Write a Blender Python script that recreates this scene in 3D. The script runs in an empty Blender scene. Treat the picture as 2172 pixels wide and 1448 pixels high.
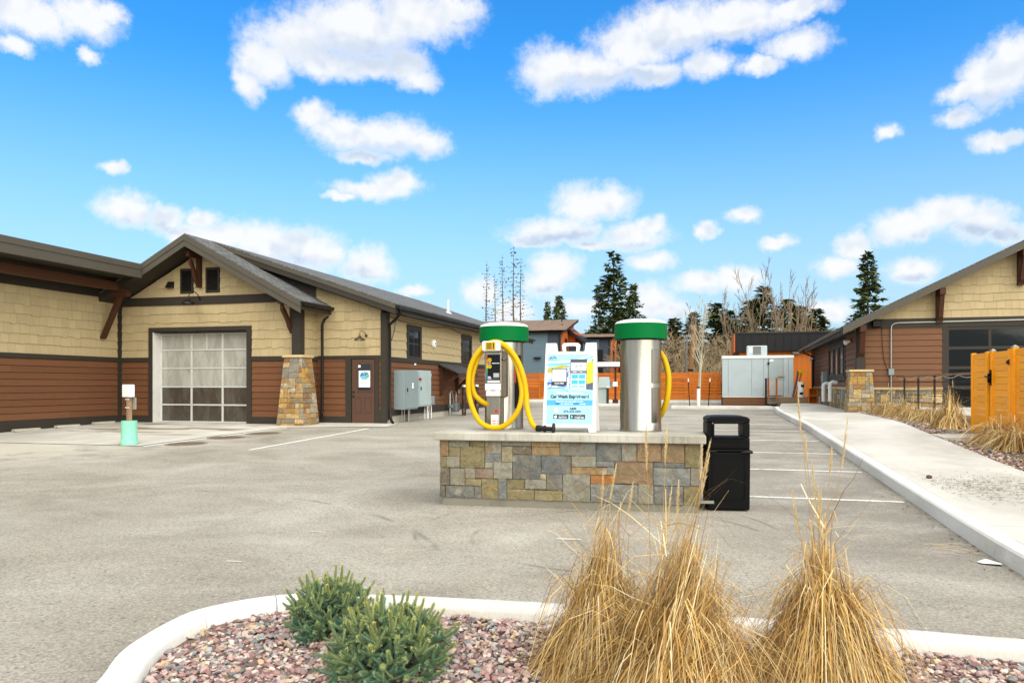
import bpy, math, random
import numpy as np
from mathutils import Vector, Matrix, noise as mnoise
rnd = random.Random(7)
SC = bpy.context.scene
COL = SC.collection
R = math.radians

# ------------------------------------------------------------------ camera
cam = bpy.data.cameras.new('camera'); CAM = bpy.data.objects.new('camera', cam); COL.objects.link(CAM)
CAM.location = (0, 0, 1.53); CAM.rotation_euler = (R(90), 0, R(15.04))
cam.sensor_width = 36; cam.lens = 26.52; cam.shift_y = 0.0424
cam.clip_start = 0.05; cam.clip_end = 3000
SC.camera = CAM

# ------------------------------------------------------------------ colour management, sampling
SC.view_settings.view_transform = 'Standard'; SC.view_settings.look = 'None'
SC.view_settings.gamma = 1; SC.view_settings.use_curve_mapping = False
SC.view_settings.exposure = 1.9
SC.render.engine = 'CYCLES'
SC.cycles.use_denoising = True
SC.cycles.max_bounces = 5; SC.cycles.diffuse_bounces = 3; SC.cycles.glossy_bounces = 2
SC.cycles.transparent_max_bounces = 8; SC.cycles.caustics_reflective = False; SC.cycles.caustics_refractive = False

# ------------------------------------------------------------------ sun: high, soft, behind the camera
SUN_EL, SUN_AZ = 46, 141            # degrees; azimuth clockwise from +Y, the side the light comes from
sl = bpy.data.lights.new('sun', 'SUN'); SUN = bpy.data.objects.new('sun', sl); COL.objects.link(SUN)
sl.energy = 1.5; sl.angle = R(95); sl.color = (1.0, 0.93, 0.80)
_sd = Vector((math.sin(R(SUN_AZ))*math.cos(R(SUN_EL)), math.cos(R(SUN_AZ))*math.cos(R(SUN_EL)), math.sin(R(SUN_EL))))
SUN.rotation_euler = _sd.to_track_quat('Z', 'Y').to_euler()
SUN.location = _sd*40

# ------------------------------------------------------------------ sky: Nishita with cumulus by direction
W = bpy.data.worlds.new('World'); SC.world = W; W.use_nodes = True
nt = W.node_tree; nt.nodes.clear()

class NB:
    """small node builder"""
    def __init__(s, tree): s.t = tree
    def n(s, typ, **kw):
        nd = s.t.nodes.new(typ)
        for k, v in kw.items(): setattr(nd, k, v)
        return nd
    def put(s, sock, v):
        if v is None: return
        if isinstance(v, bpy.types.NodeSocket): s.t.links.new(v, sock)
        else:
            try: sock.default_value = v
            except Exception:
                if hasattr(v, '__len__') and len(v) == 3: sock.default_value = (*v, 1)
                else: raise
    def m(s, op, a, b=None, c=None, clamp=False):
        nd = s.n('ShaderNodeMath', operation=op, use_clamp=clamp)
        for i, v in enumerate((a, b, c)): s.put(nd.inputs[i], v)
        return nd.outputs[0]
    def vm(s, op, a, b=None, c=None):
        nd = s.n('ShaderNodeVectorMath', operation=op)
        for i, v in enumerate((a, b, c)): s.put(nd.inputs[i], v)
        return nd.outputs['Value'] if op in ('LENGTH', 'DOT_PRODUCT', 'DISTANCE') else nd.outputs[0]
    def noise(s, vec, scale, detail=4, rough=.5, dist=0, out=0, dim='3D'):
        nd = s.n('ShaderNodeTexNoise', noise_dimensions=dim)
        s.put(nd.inputs['Vector'], vec); s.put(nd.inputs['Scale'], scale); s.put(nd.inputs['Detail'], detail)
        s.put(nd.inputs['Roughness'], rough); s.put(nd.inputs['Distortion'], dist)
        return nd.outputs[out]
    def voro(s, vec, scale, feature='F1', out='Distance', rand=1):
        nd = s.n('ShaderNodeTexVoronoi', feature=feature)
        s.put(nd.inputs['Vector'], vec); s.put(nd.inputs['Scale'], scale); s.put(nd.inputs['Randomness'], rand)
        return nd.outputs[out]
    def ss(s, v, a, b, lo=0., hi=1.):
        nd = s.n('ShaderNodeMapRange', interpolation_type='SMOOTHSTEP')
        for i, q in enumerate((v, a, b, lo, hi)): s.put(nd.inputs[i], q)
        return nd.outputs[0]
    def mix(s, f, a, b, mode='MIX'):
        nd = s.n('ShaderNodeMix', data_type='RGBA', blend_type=mode)
        s.put(nd.inputs[0], f); s.put(nd.inputs[6], a); s.put(nd.inputs[7], b)
        return nd.outputs[2]
    def ramp(s, f, stops, interp='LINEAR'):
        nd = s.n('ShaderNodeValToRGB'); cr = nd.color_ramp; cr.interpolation = interp
        while len(cr.elements) < len(stops): cr.elements.new(.5)
        for e, (p, c) in zip(cr.elements, stops): e.position = p; e.color = (*c, 1) if len(c) == 3 else c
        s.put(nd.inputs[0], f); return nd.outputs[0]
    def sep(s, v):
        nd = s.n('ShaderNodeSeparateXYZ'); s.put(nd.inputs[0], v); return nd.outputs
    def comb(s, x, y, z):
        nd = s.n('ShaderNodeCombineXYZ')
        for i, q in enumerate((x, y, z)): s.put(nd.inputs[i], q)
        return nd.outputs[0]

# cumulus groups: azimuth (deg, clockwise from +Y), elevation (deg), half widths (deg)
CLOUDS = [(-47.7,22.5,2.8,1.4), (-44.6,22.9,2.2,1.2), (-43.0,23.4,1.0,0.8), (-48.5,20.5,1.0,0.5), (-44.2,20.8,0.7,0.5), (-30.6,23.6,3.7,1.7), (-26.6,24.8,4.8,2.3), (-22.4,25.7,4.2,1.7), (-19.5,26.4,2.1,0.9), (-33.2,22.2,1.9,1.5), (-34.2,20.6,1.0,1.2), (-28.6,22.3,3.0,1.0), (-25.5,22.6,2.1,0.8), (-23.1,22.7,2.1,1.1), (-22.0,21.7,1.6,0.8), (-29.8,19.0,1.5,0.9), (-27.2,18.1,3.1,1.1), (-24.1,18.0,3.1,1.3), (-21.7,17.6,1.8,1.0), (-26.2,16.6,2.1,0.5), (-28.9,18.3,1.3,0.6), (-25.5,14.3,3.1,0.7), (-23.8,14.9,1.9,0.8), (-27.9,13.6,1.5,0.3), (-42.1,11.7,1.7,1.1), (-39.7,11.3,1.5,0.9), (-37.3,11.5,1.1,0.6), (-42.8,14.3,0.8,0.5), (-36.1,10.4,2.8,1.0), (-33.2,10.0,2.9,1.6), (-30.3,9.8,2.7,1.5), (-28.6,9.5,1.2,1.0), (-25.9,8.8,1.9,1.4), (-22.4,7.1,1.2,0.4), (-38.2,10.3,1.5,0.8), (-12.0,22.6,2.5,1.7), (-9.2,22.5,3.2,1.5), (-6.0,23.8,3.1,1.8), (-2.6,24.8,4.1,1.7), (1.5,24.9,4.6,1.3), (5.3,25.0,2.8,0.7), (-4.6,22.0,2.4,0.9), (-0.5,22.4,1.8,1.0), (5.6,22.9,2.4,1.0), (3.1,21.9,1.6,0.6), (-11.7,11.5,3.6,1.0), (-9.9,13.2,2.1,1.4), (-7.8,13.5,2.1,1.2), (-13.5,11.0,2.1,0.5), (-6.0,11.0,2.6,1.0), (-4.6,11.7,1.4,0.8), (-8.8,10.4,1.8,0.4), (-4.6,9.2,1.7,0.7), (-11.7,8.7,1.8,1.4), (-12.7,7.7,1.6,1.1), (-14.9,5.7,1.6,1.1), (-17.4,7.0,1.4,1.1), (-9.9,5.9,2.0,0.7), (-4.6,6.2,1.9,1.4), (-3.2,5.5,1.4,0.7), (-0.5,11.2,0.8,0.6), (2.0,12.1,1.2,0.6), (4.4,10.1,1.1,0.5), (-0.9,7.5,2.0,0.9), (1.5,7.7,2.0,1.0), (9.3,9.6,1.3,1.0), (8.4,8.2,1.5,0.8), (12.5,10.5,2.0,1.1), (14.7,11.1,2.2,1.0), (16.6,10.4,1.8,1.2), (18.1,9.5,1.3,0.7), (12.8,7.7,1.7,0.8), (7.8,5.1,1.4,0.8), (15.8,18.4,1.3,0.7), (17.3,18.8,1.8,1.6), (18.6,19.6,1.5,1.6), (15.8,17.0,1.2,0.6), (11.5,16.7,0.9,0.5), (17.8,15.3,1.5,0.6)]

BASES = [(-25.2, 23.2, 6.6, 1.0), (-25.2, 16.9, 4.2, 0.6), (-11.0, 10.9, 3.9, 0.6), (-5.7, 10.2, 2.6, 0.4), (16.0, 9.5, 3.7, 0.7), (12.5, 7.1, 2.0, 0.4), (-31.9, 8.4, 5.2, 0.9), (-25.9, 7.5, 2.1, 0.5), (-41.2, 10.6, 2.9, 0.4), (-7.4, 21.7, 6.0, 0.6), (1.5, 23.8, 5.6, 0.5), (17.8, 17.5, 2.3, 0.7), (-11.7, 6.8, 2.7, 0.6), (-3.9, 4.4, 2.6, 0.7), (0.8, 6.4, 3.3, 0.5)]     # the shaded undersides
def blobs(b, p, lst):
    """distance to the nearest of a list of ellipses, three at a time"""
    x, y, _ = b.sep(p); X = b.comb(x, x, x); Y = b.comb(y, y, y); cur = None
    lst = list(lst)
    while len(lst) % 3: lst.append(lst[-1])
    for k in range(0, len(lst), 3):
        t = lst[k:k+3]
        qx = b.vm('MULTIPLY_ADD', X, tuple(1/c[2] for c in t), tuple(-c[0]/c[2] for c in t))
        qy = b.vm('MULTIPLY_ADD', Y, tuple(1/c[3] for c in t), tuple(-c[1]/c[3] for c in t))
        d = b.vm('MULTIPLY_ADD', qx, qx, b.vm('MULTIPLY', qy, qy))
        cur = d if cur is None else b.vm('MINIMUM', cur, d)
    x, y, z = b.sep(cur)
    return b.m('SQRT', b.m('MINIMUM', b.m('MINIMUM', x, y), z))
wb = NB(nt)
dirv = wb.n('ShaderNodeTexCoord').outputs['Generated']
dx, dy, dz = wb.sep(dirv)
az = wb.m('MULTIPLY', wb.m('ARCTAN2', dx, dy), 180/math.pi)
el = wb.m('MULTIPLY', wb.m('ARCSINE', dz), 180/math.pi)
ae = wb.comb(az, el, 0)
sky = wb.n('ShaderNodeTexSky', sky_type='NISHITA', sun_disc=False, sun_elevation=R(SUN_EL), sun_rotation=R(SUN_AZ),
           air_density=1.1, dust_density=.6, ozone_density=2.2)
hs = wb.n('ShaderNodeHueSaturation'); hs.inputs['Saturation'].default_value = 1.40; hs.inputs['Hue'].default_value = .5
hs.inputs['Value'].default_value = 1.1
nt.links.new(sky.outputs[0], hs.inputs['Color'])
blue = wb.mix(1, hs.outputs[0], (.68, 1.08, 1.22), 'MULTIPLY')
big = wb.vm('SUBTRACT', wb.noise(ae, .33, 1, .5, out=1), (.5, .5, .5))
fine = wb.vm('SUBTRACT', wb.noise(ae, 1.1, 4, .6, out=1), (.5, .5, .5))
wp = wb.vm('MULTIPLY_ADD', fine, (1.1, .9, 0), wb.vm('MULTIPLY_ADD', big, (1.5, .9, 0), ae))
edge = wb.m('SUBTRACT', wb.noise(ae, .7, 8, .7), .5)
d0 = wb.m('MULTIPLY_ADD', edge, 1.2, wb.m('SUBTRACT', 1.2, blobs(wb, wp, CLOUDS)))
under = wb.ss(wb.m('MULTIPLY_ADD', edge, -.8, blobs(wb, wp, BASES)), 1.5, .35)
# denser unseen cloud over the rest of the sky, added for neutral fill light
pl = wb.vm('SCALE', dirv); pl_n = pl.node
nt.links.new(wb.m('DIVIDE', 1, wb.m('ADD', wb.m('MAXIMUM', dz, 0), .22)), pl_n.inputs['Scale'])
gen = wb.m('MULTIPLY', wb.m('SUBTRACT', wb.noise(pl, 2.1, 5, .58), .36), 4.5)
inview = wb.m('MULTIPLY', wb.m('MULTIPLY', wb.ss(az, -66, -54), wb.ss(az, 32, 22)), wb.ss(el, 36, 29))
dens = wb.m('ADD', wb.m('MULTIPLY', d0, inview), wb.m('MULTIPLY', gen, wb.m('SUBTRACT', 1, inview)))
alpha = wb.m('MULTIPLY', wb.ss(dens, -.22, .78), wb.ss(el, 0, 4, .55, .97))
lower = wb.m('SUBTRACT', wb.noise(wb.vm('ADD', ae, (-.4, 1.1, 0)), .38, 2, .5), wb.noise(ae, .38, 2, .5))
shade = wb.m('MULTIPLY', wb.m('MULTIPLY_ADD', wb.ss(lower, -.02, .2), .5, wb.m('MULTIPLY', under, .9), clamp=True), wb.ss(dens, .2, .8))
shade = wb.m('MULTIPLY', shade, wb.ss(el, 27, 10, .8, 1.))
cl = wb.mix(shade, (5.3, 5.35, 5.4), (3.0, 3.65, 4.6))
haze = wb.mix(wb.ss(el, 24, -1, 0, .9), blue, (2.9, 3.6, 4.4))
col = wb.mix(alpha, haze, cl)
bg = wb.n('ShaderNodeBackground'); bg.inputs['Strength'].default_value = 0.05
nt.links.new(col, bg.inputs['Color'])
wo = wb.n('ShaderNodeOutputWorld'); nt.links.new(bg.outputs[0], wo.inputs[0])
W.cycles.sampling_method = 'MANUAL'; W.cycles.sample_map_resolution = 512

# ------------------------------------------------------------------ helpers
def S(r, g, b):
    def f(c):
        c /= 255
        return c/12.92 if c <= .04045 else ((c+.055)/1.055)**2.4
    return (f(r), f(g), f(b))

MATS = {}
def mat(name, col, rough=.65, metal=0., var=.10, scale=3., bump=0., bscale=60., stretch=(1, 1, 1), spec=.22, objcol=False,
        per=.0, coat=0., dirt=None, dirt_amt=0., dirt_scale=1.5, bdetail=3):
    m = bpy.data.materials.new(name); m.use_nodes = True
    b = NB(m.node_tree); bs = m.node_tree.nodes['Principled BSDF']
    tc = b.n('ShaderNodeTexCoord').outputs['Object']; oi = b.n('ShaderNodeObjectInfo')
    v = b.vm('ADD', tc, b.vm('SCALE', (17.3, 9.1, 5.7)))
    sc_ = [n for n in m.node_tree.nodes if n.type == 'VECT_MATH' and n.operation == 'SCALE'][0]
    b.put(sc_.inputs['Scale'], b.m('MULTIPLY', oi.outputs['Random'], 10.))
    v = b.vm('MULTIPLY', v, stretch)
    n1 = b.noise(v, scale, 5, .6)
    base = oi.outputs['Color'] if objcol else (*col, 1)
    k = b.m('MULTIPLY_ADD', b.m('SUBTRACT', n1, .5), var*4, 1.0)
    if per: k = b.m('MULTIPLY', k, b.m('MULTIPLY_ADD', b.m('SUBTRACT', oi.outputs['Random'], .5), per*2, 1.0))
    kk = b.comb(k, k, k)
    c = b.mix(1, base, kk, 'MULTIPLY')
    if dirt:
        dn = b.ss(b.noise(v, dirt_scale, 6, .65), .5, .72)
        c = b.mix(b.m('MULTIPLY', dn, dirt_amt), c, (*dirt, 1))
    b.put(bs.inputs['Base Color'], c)
    b.put(bs.inputs['Roughness'], b.m('MULTIPLY_ADD', b.m('SUBTRACT', n1, .5), .25, rough, clamp=True))
    bs.inputs['Metallic'].default_value = metal
    bs.inputs['Specular IOR Level'].default_value = spec
    if coat: bs.inputs['Coat Weight'].default_value = coat
    if bump:
        bp = b.n('ShaderNodeBump'); bp.inputs['Strength'].default_value = min(1, bump); bp.inputs['Distance'].default_value = .01*max(1, bump)
        b.put(bp.inputs['Height'], b.noise(v, bscale, bdetail, .6)); b.put(bs.inputs['Normal'], bp.outputs[0])
    MATS[name] = m
    return m

class MB:
    def __init__(s): s.v = []; s.f = []
    def add(s, vs, fs):
        o = len(s.v); s.v += [tuple(p) for p in vs]; s.f += [tuple(i+o for i in q) for q in fs]; return s
    def box(s, x0, x1, y0, y1, z0, z1):
        vs = [(x, y, z) for z in (z0, z1) for y in (y0, y1) for x in (x0, x1)]
        return s.add(vs, [(0, 2, 3, 1), (4, 5, 7, 6), (0, 1, 5, 4), (2, 6, 7, 3), (0, 4, 6, 2), (1, 3, 7, 5)])
    def prism(s, A, B):
        n = len(A)
        return s.add(list(A)+list(B), [tuple(range(n))[::-1], tuple(range(n, 2*n))]+[(i, (i+1) % n, n+(i+1) % n, n+i) for i in range(n)])
    def tube(s, pts, r, n=8, caps=True):
        pts = [Vector(p) for p in pts]; rs = r if isinstance(r, (list, tuple)) else [r]*len(pts)
        o = len(s.v); up = None
        for i, p in enumerate(pts):
            t = (pts[min(i+1, len(pts)-1)]-pts[max(i-1, 0)]).normalized()
            if up is None: up = Vector((0, 0, 1)) if abs(t.z) < .9 else Vector((1, 0, 0))
            a = t.cross(up)
            a = a.normalized() if a.length > 1e-6 else t.orthogonal().normalized()
            up = a.cross(t).normalized(); c = up
            for k in range(n):
                q = 2*math.pi*k/n; s.v.append(tuple(p+(a*math.cos(q)+c*math.sin(q))*rs[i]))
        for i in range(len(pts)-1):
            for k in range(n):
                a0 = o+i*n+k; a1 = o+i*n+(k+1) % n
                s.f.append((a0, a1, a1+n, a0+n))
        if caps:
            s.f.append(tuple(o+k for k in range(n))[::-1]); e = o+(len(pts)-1)*n; s.f.append(tuple(e+k for k in range(n)))
        return s
    def cyl(s, p0, p1, r0, r1=None, n=16): return s.tube([p0, p1], [r0, r0 if r1 is None else r1], n)
    def lathe(s, prof, n=48, c=(0, 0, 0), a0=0., a1=2*math.pi):
        full = abs(a1-a0-2*math.pi) < 1e-6; m = n if full else n+1; o = len(s.v)
        for r, z in prof:
            for k in range(m):
                q = a0+(a1-a0)*k/n; s.v.append((c[0]+r*math.cos(q), c[1]+r*math.sin(q), c[2]+z))
        for i in range(len(prof)-1):
            for k in range(n):
                k1 = (k+1) % m; s.f.append((o+i*m+k, o+i*m+k1, o+(i+1)*m+k1, o+(i+1)*m+k))
        return s
    def xf(s, M): s.v = [tuple(M @ Vector(p)) for p in s.v]; return s
    def mesh(s, name, smooth=None):
        me = bpy.data.meshes.new(name); me.from_pydata(s.v, [], s.f)
        if smooth:
            me.shade_smooth(); me.set_sharp_from_angle(angle=R(smooth))
        me.update(); return me

def setp(o, label=None, cat=None, group=None, kind=None):
    if label: o['label'] = label
    if cat: o['category'] = cat
    if group: o['group'] = group
    if kind: o['kind'] = kind
    return o
ROOT = {}
def link(name, data, m=None, parent=None, loc=None, rot=None, scale=None, wloc=None):
    o = bpy.data.objects.new(name, data); COL.objects.link(o)
    if m is not None and data is not None and len(data.materials) == 0: data.materials.append(m)
    if loc: o.location = loc
    if rot: o.rotation_euler = rot
    if scale: o.scale = scale
    if parent:
        o.parent = parent
        if parent.name in ROOT: o.matrix_parent_inverse = Matrix.Translation(-ROOT[parent.name])
    return o
def ob(name, mb, m, parent=None, smooth=None, bevel=None, segs=2, **kw):
    me = mb.mesh(name, smooth) if isinstance(mb, MB) else mb
    tags = {k: kw.pop(k) for k in ('label', 'cat', 'group', 'kind') if k in kw}
    o = link(name, me, m, parent, **kw)
    if bevel:
        md = o.modifiers.new('bevel', 'BEVEL'); md.width = bevel; md.segments = segs; md.limit_method = 'ANGLE'; md.angle_limit = R(40)
        md.harden_normals = False
    return setp(o, **tags)
def thing(name, label, cat, loc=(0, 0, 0), rz=0., group=None, world=False):
    """an Empty at the thing's base; world=True: its direct parts are given in world coordinates"""
    o = bpy.data.objects.new(name, None); COL.objects.link(o); o.empty_display_size = .2
    o.location = loc; o.rotation_euler = (0, 0, rz); setp(o, label, cat, group)
    if world: ROOT[o.name] = Vector(loc)
    return o
def copy_tree(o, loc, rz=0., label=None, scale=None):
    c = o.copy(); COL.objects.link(c); c.location = loc; c.rotation_euler = (0, 0, rz)
    if scale: c.scale = scale
    if label: c['label'] = label
    for ch in list(o.children):
        d = ch.copy(); COL.objects.link(d); d.parent = c
        for gch in list(ch.children):
            e = gch.copy(); COL.objects.link(e); e.parent = d
    return c
FLIP = Matrix(((1, 0, 0, 0), (0, 0, -1, 0), (0, 1, 0, 0), (0, 0, 0, 1)))   # text plane xy -> standing plane xz facing -y
def text(body, size, m, parent, loc, mtx=None, align='CENTER', bold=0., name='lettering', sx=1., shear=0.):
    cu = bpy.data.curves.new('t', 'FONT'); cu.body = body; cu.size = size; cu.align_x = align; cu.align_y = 'CENTER'; cu.offset = bold; cu.shear = shear
    t = bpy.data.objects.new('t', cu); COL.objects.link(t)
    bpy.context.view_layer.update()
    me = bpy.data.meshes.new_from_object(t.evaluated_get(bpy.context.evaluated_depsgraph_get()))
    bpy.data.objects.remove(t); bpy.data.curves.remove(cu)
    M = Matrix.Translation(loc) @ (mtx if mtx else Matrix.Identity(4)) @ Matrix.Diagonal((sx, 1, 1, 1))
    me.transform(M); me.name = name; me.materials.clear()
    return link(name, me, m, parent)
def clip_poly(poly, convex):
    """clip a 2D polygon by a convex counter-clockwise one"""
    out = poly
    for i in range(len(convex)):
        a, b = convex[i], convex[(i+1) % len(convex)]; inp = out; out = []
        if not inp: return []
        def side(p): return (b[0]-a[0])*(p[1]-a[1])-(b[1]-a[1])*(p[0]-a[0])
        for j in range(len(inp)):
            p, q = inp[j], inp[(j+1) % len(inp)]; sp, sq = side(p), side(q)
            if sp >= 0: out.append(p)
            if (sp > 0 > sq) or (sp < 0 < sq):
                t = sp/(sp-sq); out.append((p[0]+(q[0]-p[0])*t, p[1]+(q[1]-p[1])*t))
    return out
GP = [(-60, 0), (8, 0), (22, .32), (45, .45), (2000, .45)]
def G(Y):
    for (a, b), (c, d) in zip(GP, GP[1:]):
        if Y <= c: return b+(d-b)*(Y-a)/(c-a)
    return .45

class Wall:
    """a vertical wall: origin o, unit direction a along it, outward normal n; positions are (s along, z up, d outward)"""
    def __init__(s, o, a, n): s.o = Vector((*o, 0)); s.a = Vector((*a, 0)); s.n = Vector((*n, 0))
    def p(s, u, z, d): return s.o+s.a*u+s.n*d+Vector((0, 0, z))
    def slab(s, poly, d0, d1, mb=None):
        mb = mb or MB()
        return mb.prism([s.p(u, z, d0) for u, z in poly], [s.p(u, z, d1) for u, z in poly])
    def rect(s, u0, u1, z0, z1, d0, d1, mb=None): return s.slab([(u0, z0), (u1, z0), (u1, z1), (u0, z1)], d0, d1, mb)
    def wedge(s, poly, z0, z1, t0, t1, mb=None):
        """cladding piece: thickness t0 at z0 (bottom) thinning to t1 at z1"""
        mb = mb or MB(); tk = lambda z: t0+(t1-t0)*(z-z0)/(z1-z0)
        return mb.prism([s.p(u, z, 0) for u, z in poly], [s.p(u, z, tk(z)) for u, z in poly])

def minus(iv, cuts):
    out = [iv]
    for c0, c1 in cuts:
        nx = []
        for a, b in out:
            if c1 <= a or c0 >= b: nx.append((a, b)); continue
            if c0 > a: nx.append((a, c0))
            if c1 < b: nx.append((c1, b))
        out = nx
    return out
def lap(wall, parent, m, region, expo, z_from, z_to, holes=(), t=.034, jit=None):
    """horizontal lap boards, one object each, clipped to a convex region; holes are (u0,u1,z0,z1)"""
    us = [p[0] for p in region]; z = z_from
    while z < z_to-.02:
        z1 = min(z+expo, z_to)
        cuts = [(h[0], h[1]) for h in holes if h[2] < z1-.03 and h[3] > z+.03]
        for a, b in minus((min(us), max(us)), cuts):
            segs = [(a, b)]
            if b-a > 4.2:
                j = a+1.5+rnd.random()*(b-a-3); segs = [(a, j-.002), (j+.002, b)]
            for q in segs:
                pl = clip_poly([(q[0], z), (q[1], z), (q[1], z1-.012), (q[0], z1-.012)], region)
                if len(pl) >= 3: ob('siding_board', wall.wedge(pl, z, z+expo, t, .010), m, parent)
        z += expo
SH_LEFT = {}
def shingles(wall, parent, m, region, course, z_from, z_to, holes=(), near=None, store=None):
    """staggered-butt shingles, one object each"""
    us = [p[0] for p in region]; z = z_from; k = 0
    while z < z_to-.03:
        u = min(us)-rnd.random()*.25
        while u < max(us):
            w = rnd.choice((.19, .25, .25, .31, .38)); dz = rnd.choice((0, 0, .018, .034)) if k else 0
            r0 = (u+.002, u+w-.002); u += w
            zb, zt = max(z-dz, z_from), z+course
            hs_ = [h for h in holes if h[2] < zt-.01 and h[3] > zb+.01]
            bits = [(a, b, zb, zt) for a, b in minus(r0, [(h[0], h[1]) for h in hs_])]
            for h in hs_:      # the strips just above and below an opening
                a, b = max(r0[0], h[0]), min(r0[1], h[1])
                if b > a:
                    if h[3] < zt-.03: bits.append((a, b, h[3]+.002, zt))
                    if h[2] > zb+.03: bits.append((a, b, zb, h[2]-.002))
            for a, b, q0, q1 in bits:
                if b-a < .02: continue
                pl = clip_poly([(a, q0), (b, q0), (b, q1), (a, q1)], region)
                if len(pl) < 3: continue
                store.append((wall, pl, z, course, dz, parent, m))
        z += course; k += 1
def flush_shingles(store, limit, stuff_parent, name='shingle', stuff_name='far_shingles'):
    def size(e):
        wl, pl, z = e[0], e[1], e[2]; c = wl.p(sum(p[0] for p in pl)/len(pl), z, 0)
        a = abs(sum(pl[i][0]*pl[(i+1) % len(pl)][1]-pl[(i+1) % len(pl)][0]*pl[i][1] for i in range(len(pl))))/2
        vd = (CAM.location-c); return -a*abs(vd.normalized().dot(wl.n))/vd.length_squared
    store.sort(key=size)
    rest = MB(); mm = None; cache = {}
    for i, (wl, pl, z, course, dz, parent, m) in enumerate(store):
        t0 = .034+rnd.random()*.005
        if i < limit:
            ob(name, wl.wedge(pl, z-dz, z+course, t0, .008), m, parent)
        else: wl.wedge(pl, z-dz, z+course, t0, .008, rest); mm = m
    if rest.v: ob(stuff_name, rest, mm, stuff_parent, kind='stuff')
def ashlar(w, h, cell, seed, maxw=4, maxh=2):
    r = random.Random(seed); nx = max(2, round(w/cell)); ny = max(2, round(h/cell)); used = [[0]*nx for _ in range(ny)]; out = []
    for j in range(ny):
        for i in range(nx):
            if used[j][i]: continue
            ww = r.randint(1, maxw); hh = r.choice([1]*3+list(range(1, maxh+1)))
            if ww > 1 and hh == 1 and r.random() < .5: ww = max(2, ww)
            while ww > 1 and (i+ww > nx or any(used[j][i+q] for q in range(ww))): ww -= 1
            while hh > 1 and (j+hh > ny or any(used[j+q][i+p] for q in range(hh) for p in range(ww))): hh -= 1
            for q in range(hh):
                for p in range(ww): used[j+q][i+p] = 1
            out.append((i*w/nx, (i+ww)*w/nx, j*h/ny, (j+hh)*h/ny))
    return out
def stone_piece(P, x0, x1, z0, z1, dep, rough, seed, gap=.004, nx=4, nz=3):
    """one veneer stone: uneven front grid with sides; P(u,z,d) -> point"""
    mb = MB(); x0 += gap; x1 -= gap; z0 += gap; z1 -= gap
    for j in range(nz+1):
        for i in range(nx+1):
            u = x0+(x1-x0)*i/nx; z = z0+(z1-z0)*j/nz; e = (i in (0, nx)) or (j in (0, nz))
            n = mnoise.noise(Vector((u*9+seed*3.1, z*9, seed*1.7)))+.5*mnoise.noise(Vector((u*25, z*25, seed)))
            d = dep+rough*n-(rough*.25 if e else 0)
            if e: u += .003*mnoise.noise(Vector((u*30, z*30, seed))); z += .003*mnoise.noise(Vector((u*30, z*30, seed+9)))
            mb.v.append(tuple(P(u, z, d)))
    for j in range(nz):
        for i in range(nx):
            a = j*(nx+1)+i; mb.f.append((a, a+1, a+nx+2, a+nx+1))
    rim = [i for i in range(nx+1)]+[(j+1)*(nx+1)+nx for j in range(nz)]+[nz*(nx+1)+i for i in range(nx-1, -1, -1)]+[j*(nx+1) for j in range(nz-1, 0, -1)]
    o = len(mb.v)
    for k, r_ in enumerate(rim):
        i, j = r_ % (nx+1), r_//(nx+1); mb.v.append(tuple(P(x0+(x1-x0)*i/nx, z0+(z1-z0)*j/nz, -.02)))
    for k in range(len(rim)): k1 = (k+1) % len(rim); mb.f.append((rim[k1], rim[k], o+k, o+k1))
    return mb

# ------------------------------------------------------------------ materials
beige = mat('beige_shingle', S(178, 160, 121), .75, var=.05, scale=2.5, bump=.35, bscale=50, stretch=(4, 4, .5), per=.07)
brown = mat('brown_siding', S(108, 71, 46), .7, var=.08, scale=2, bump=.4, bscale=45, stretch=(1, 1, 7), per=.08)
brown2 = mat('taupe_brown_siding', S(112, 78, 54), .7, var=.08, scale=2, bump=.4, bscale=45, stretch=(1, 1, 7), per=.07)
trim = mat('dark_trim', S(54, 49, 42), .6, var=.07, scale=3, bump=.2, bscale=60)
trim2 = mat('fascia_metal', S(82, 77, 67), .45, var=.05, scale=2)
backing = mat('mortar_backing', S(70, 66, 60), .9, var=.08, scale=10)
mortar = mat('grey_mortar', S(112, 108, 96), .9, var=.12, scale=20, bump=.5, bscale=90)
timber = mat('stained_timber', S(70, 42, 27), .62, var=.16, scale=5, bump=.35, bscale=30, stretch=(6, 6, 1))
timberh = mat('stained_timber_beam', S(80, 51, 33), .62, var=.16, scale=5, bump=.35, bscale=30, stretch=(6, 1, 6))
iron = mat('dark_bronze_metal', S(40, 37, 35), .4, metal=.4, var=.06)
black = mat('black_plastic', S(7, 7, 8), .5, var=.05, bump=.25, bscale=260, spec=.12)
plinth_m = mat('grey_plinth_concrete', S(128, 124, 110), .9, var=.12, scale=5, bump=.4, bscale=60, dirt=S(92, 88, 76), dirt_amt=.5, dirt_scale=5)
foundation = mat('pale_foundation_concrete', S(176, 170, 152), .85, var=.08, scale=4, bump=.3, bscale=50, dirt=S(120, 112, 96), dirt_amt=.4)
white = mat('white_plastic', S(232, 232, 228), .4, var=.03, scale=4)
whitep = mat('white_paint', S(222, 220, 212), .55, var=.05, scale=4, dirt=S(170, 164, 150), dirt_amt=.35, dirt_scale=4)
alum = mat('painted_aluminium', S(216, 216, 210), .35, metal=.3, var=.04)
grey_cab = mat('grey_cabinet_paint', S(128, 142, 142), .45, var=.04, scale=2, dirt=S(100, 108, 106), dirt_amt=.25)
grey_cab2 = mat('light_grey_cabinet_paint', S(160, 176, 174), .4, var=.04, scale=2, dirt=S(120, 130, 126), dirt_amt=.2)
conduit_m = mat('galvanized_conduit', S(158, 158, 152), .35, metal=.7, var=.06)
door_m = mat('brown_door_paint', S(86, 62, 50), .5, var=.04, scale=2)
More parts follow.
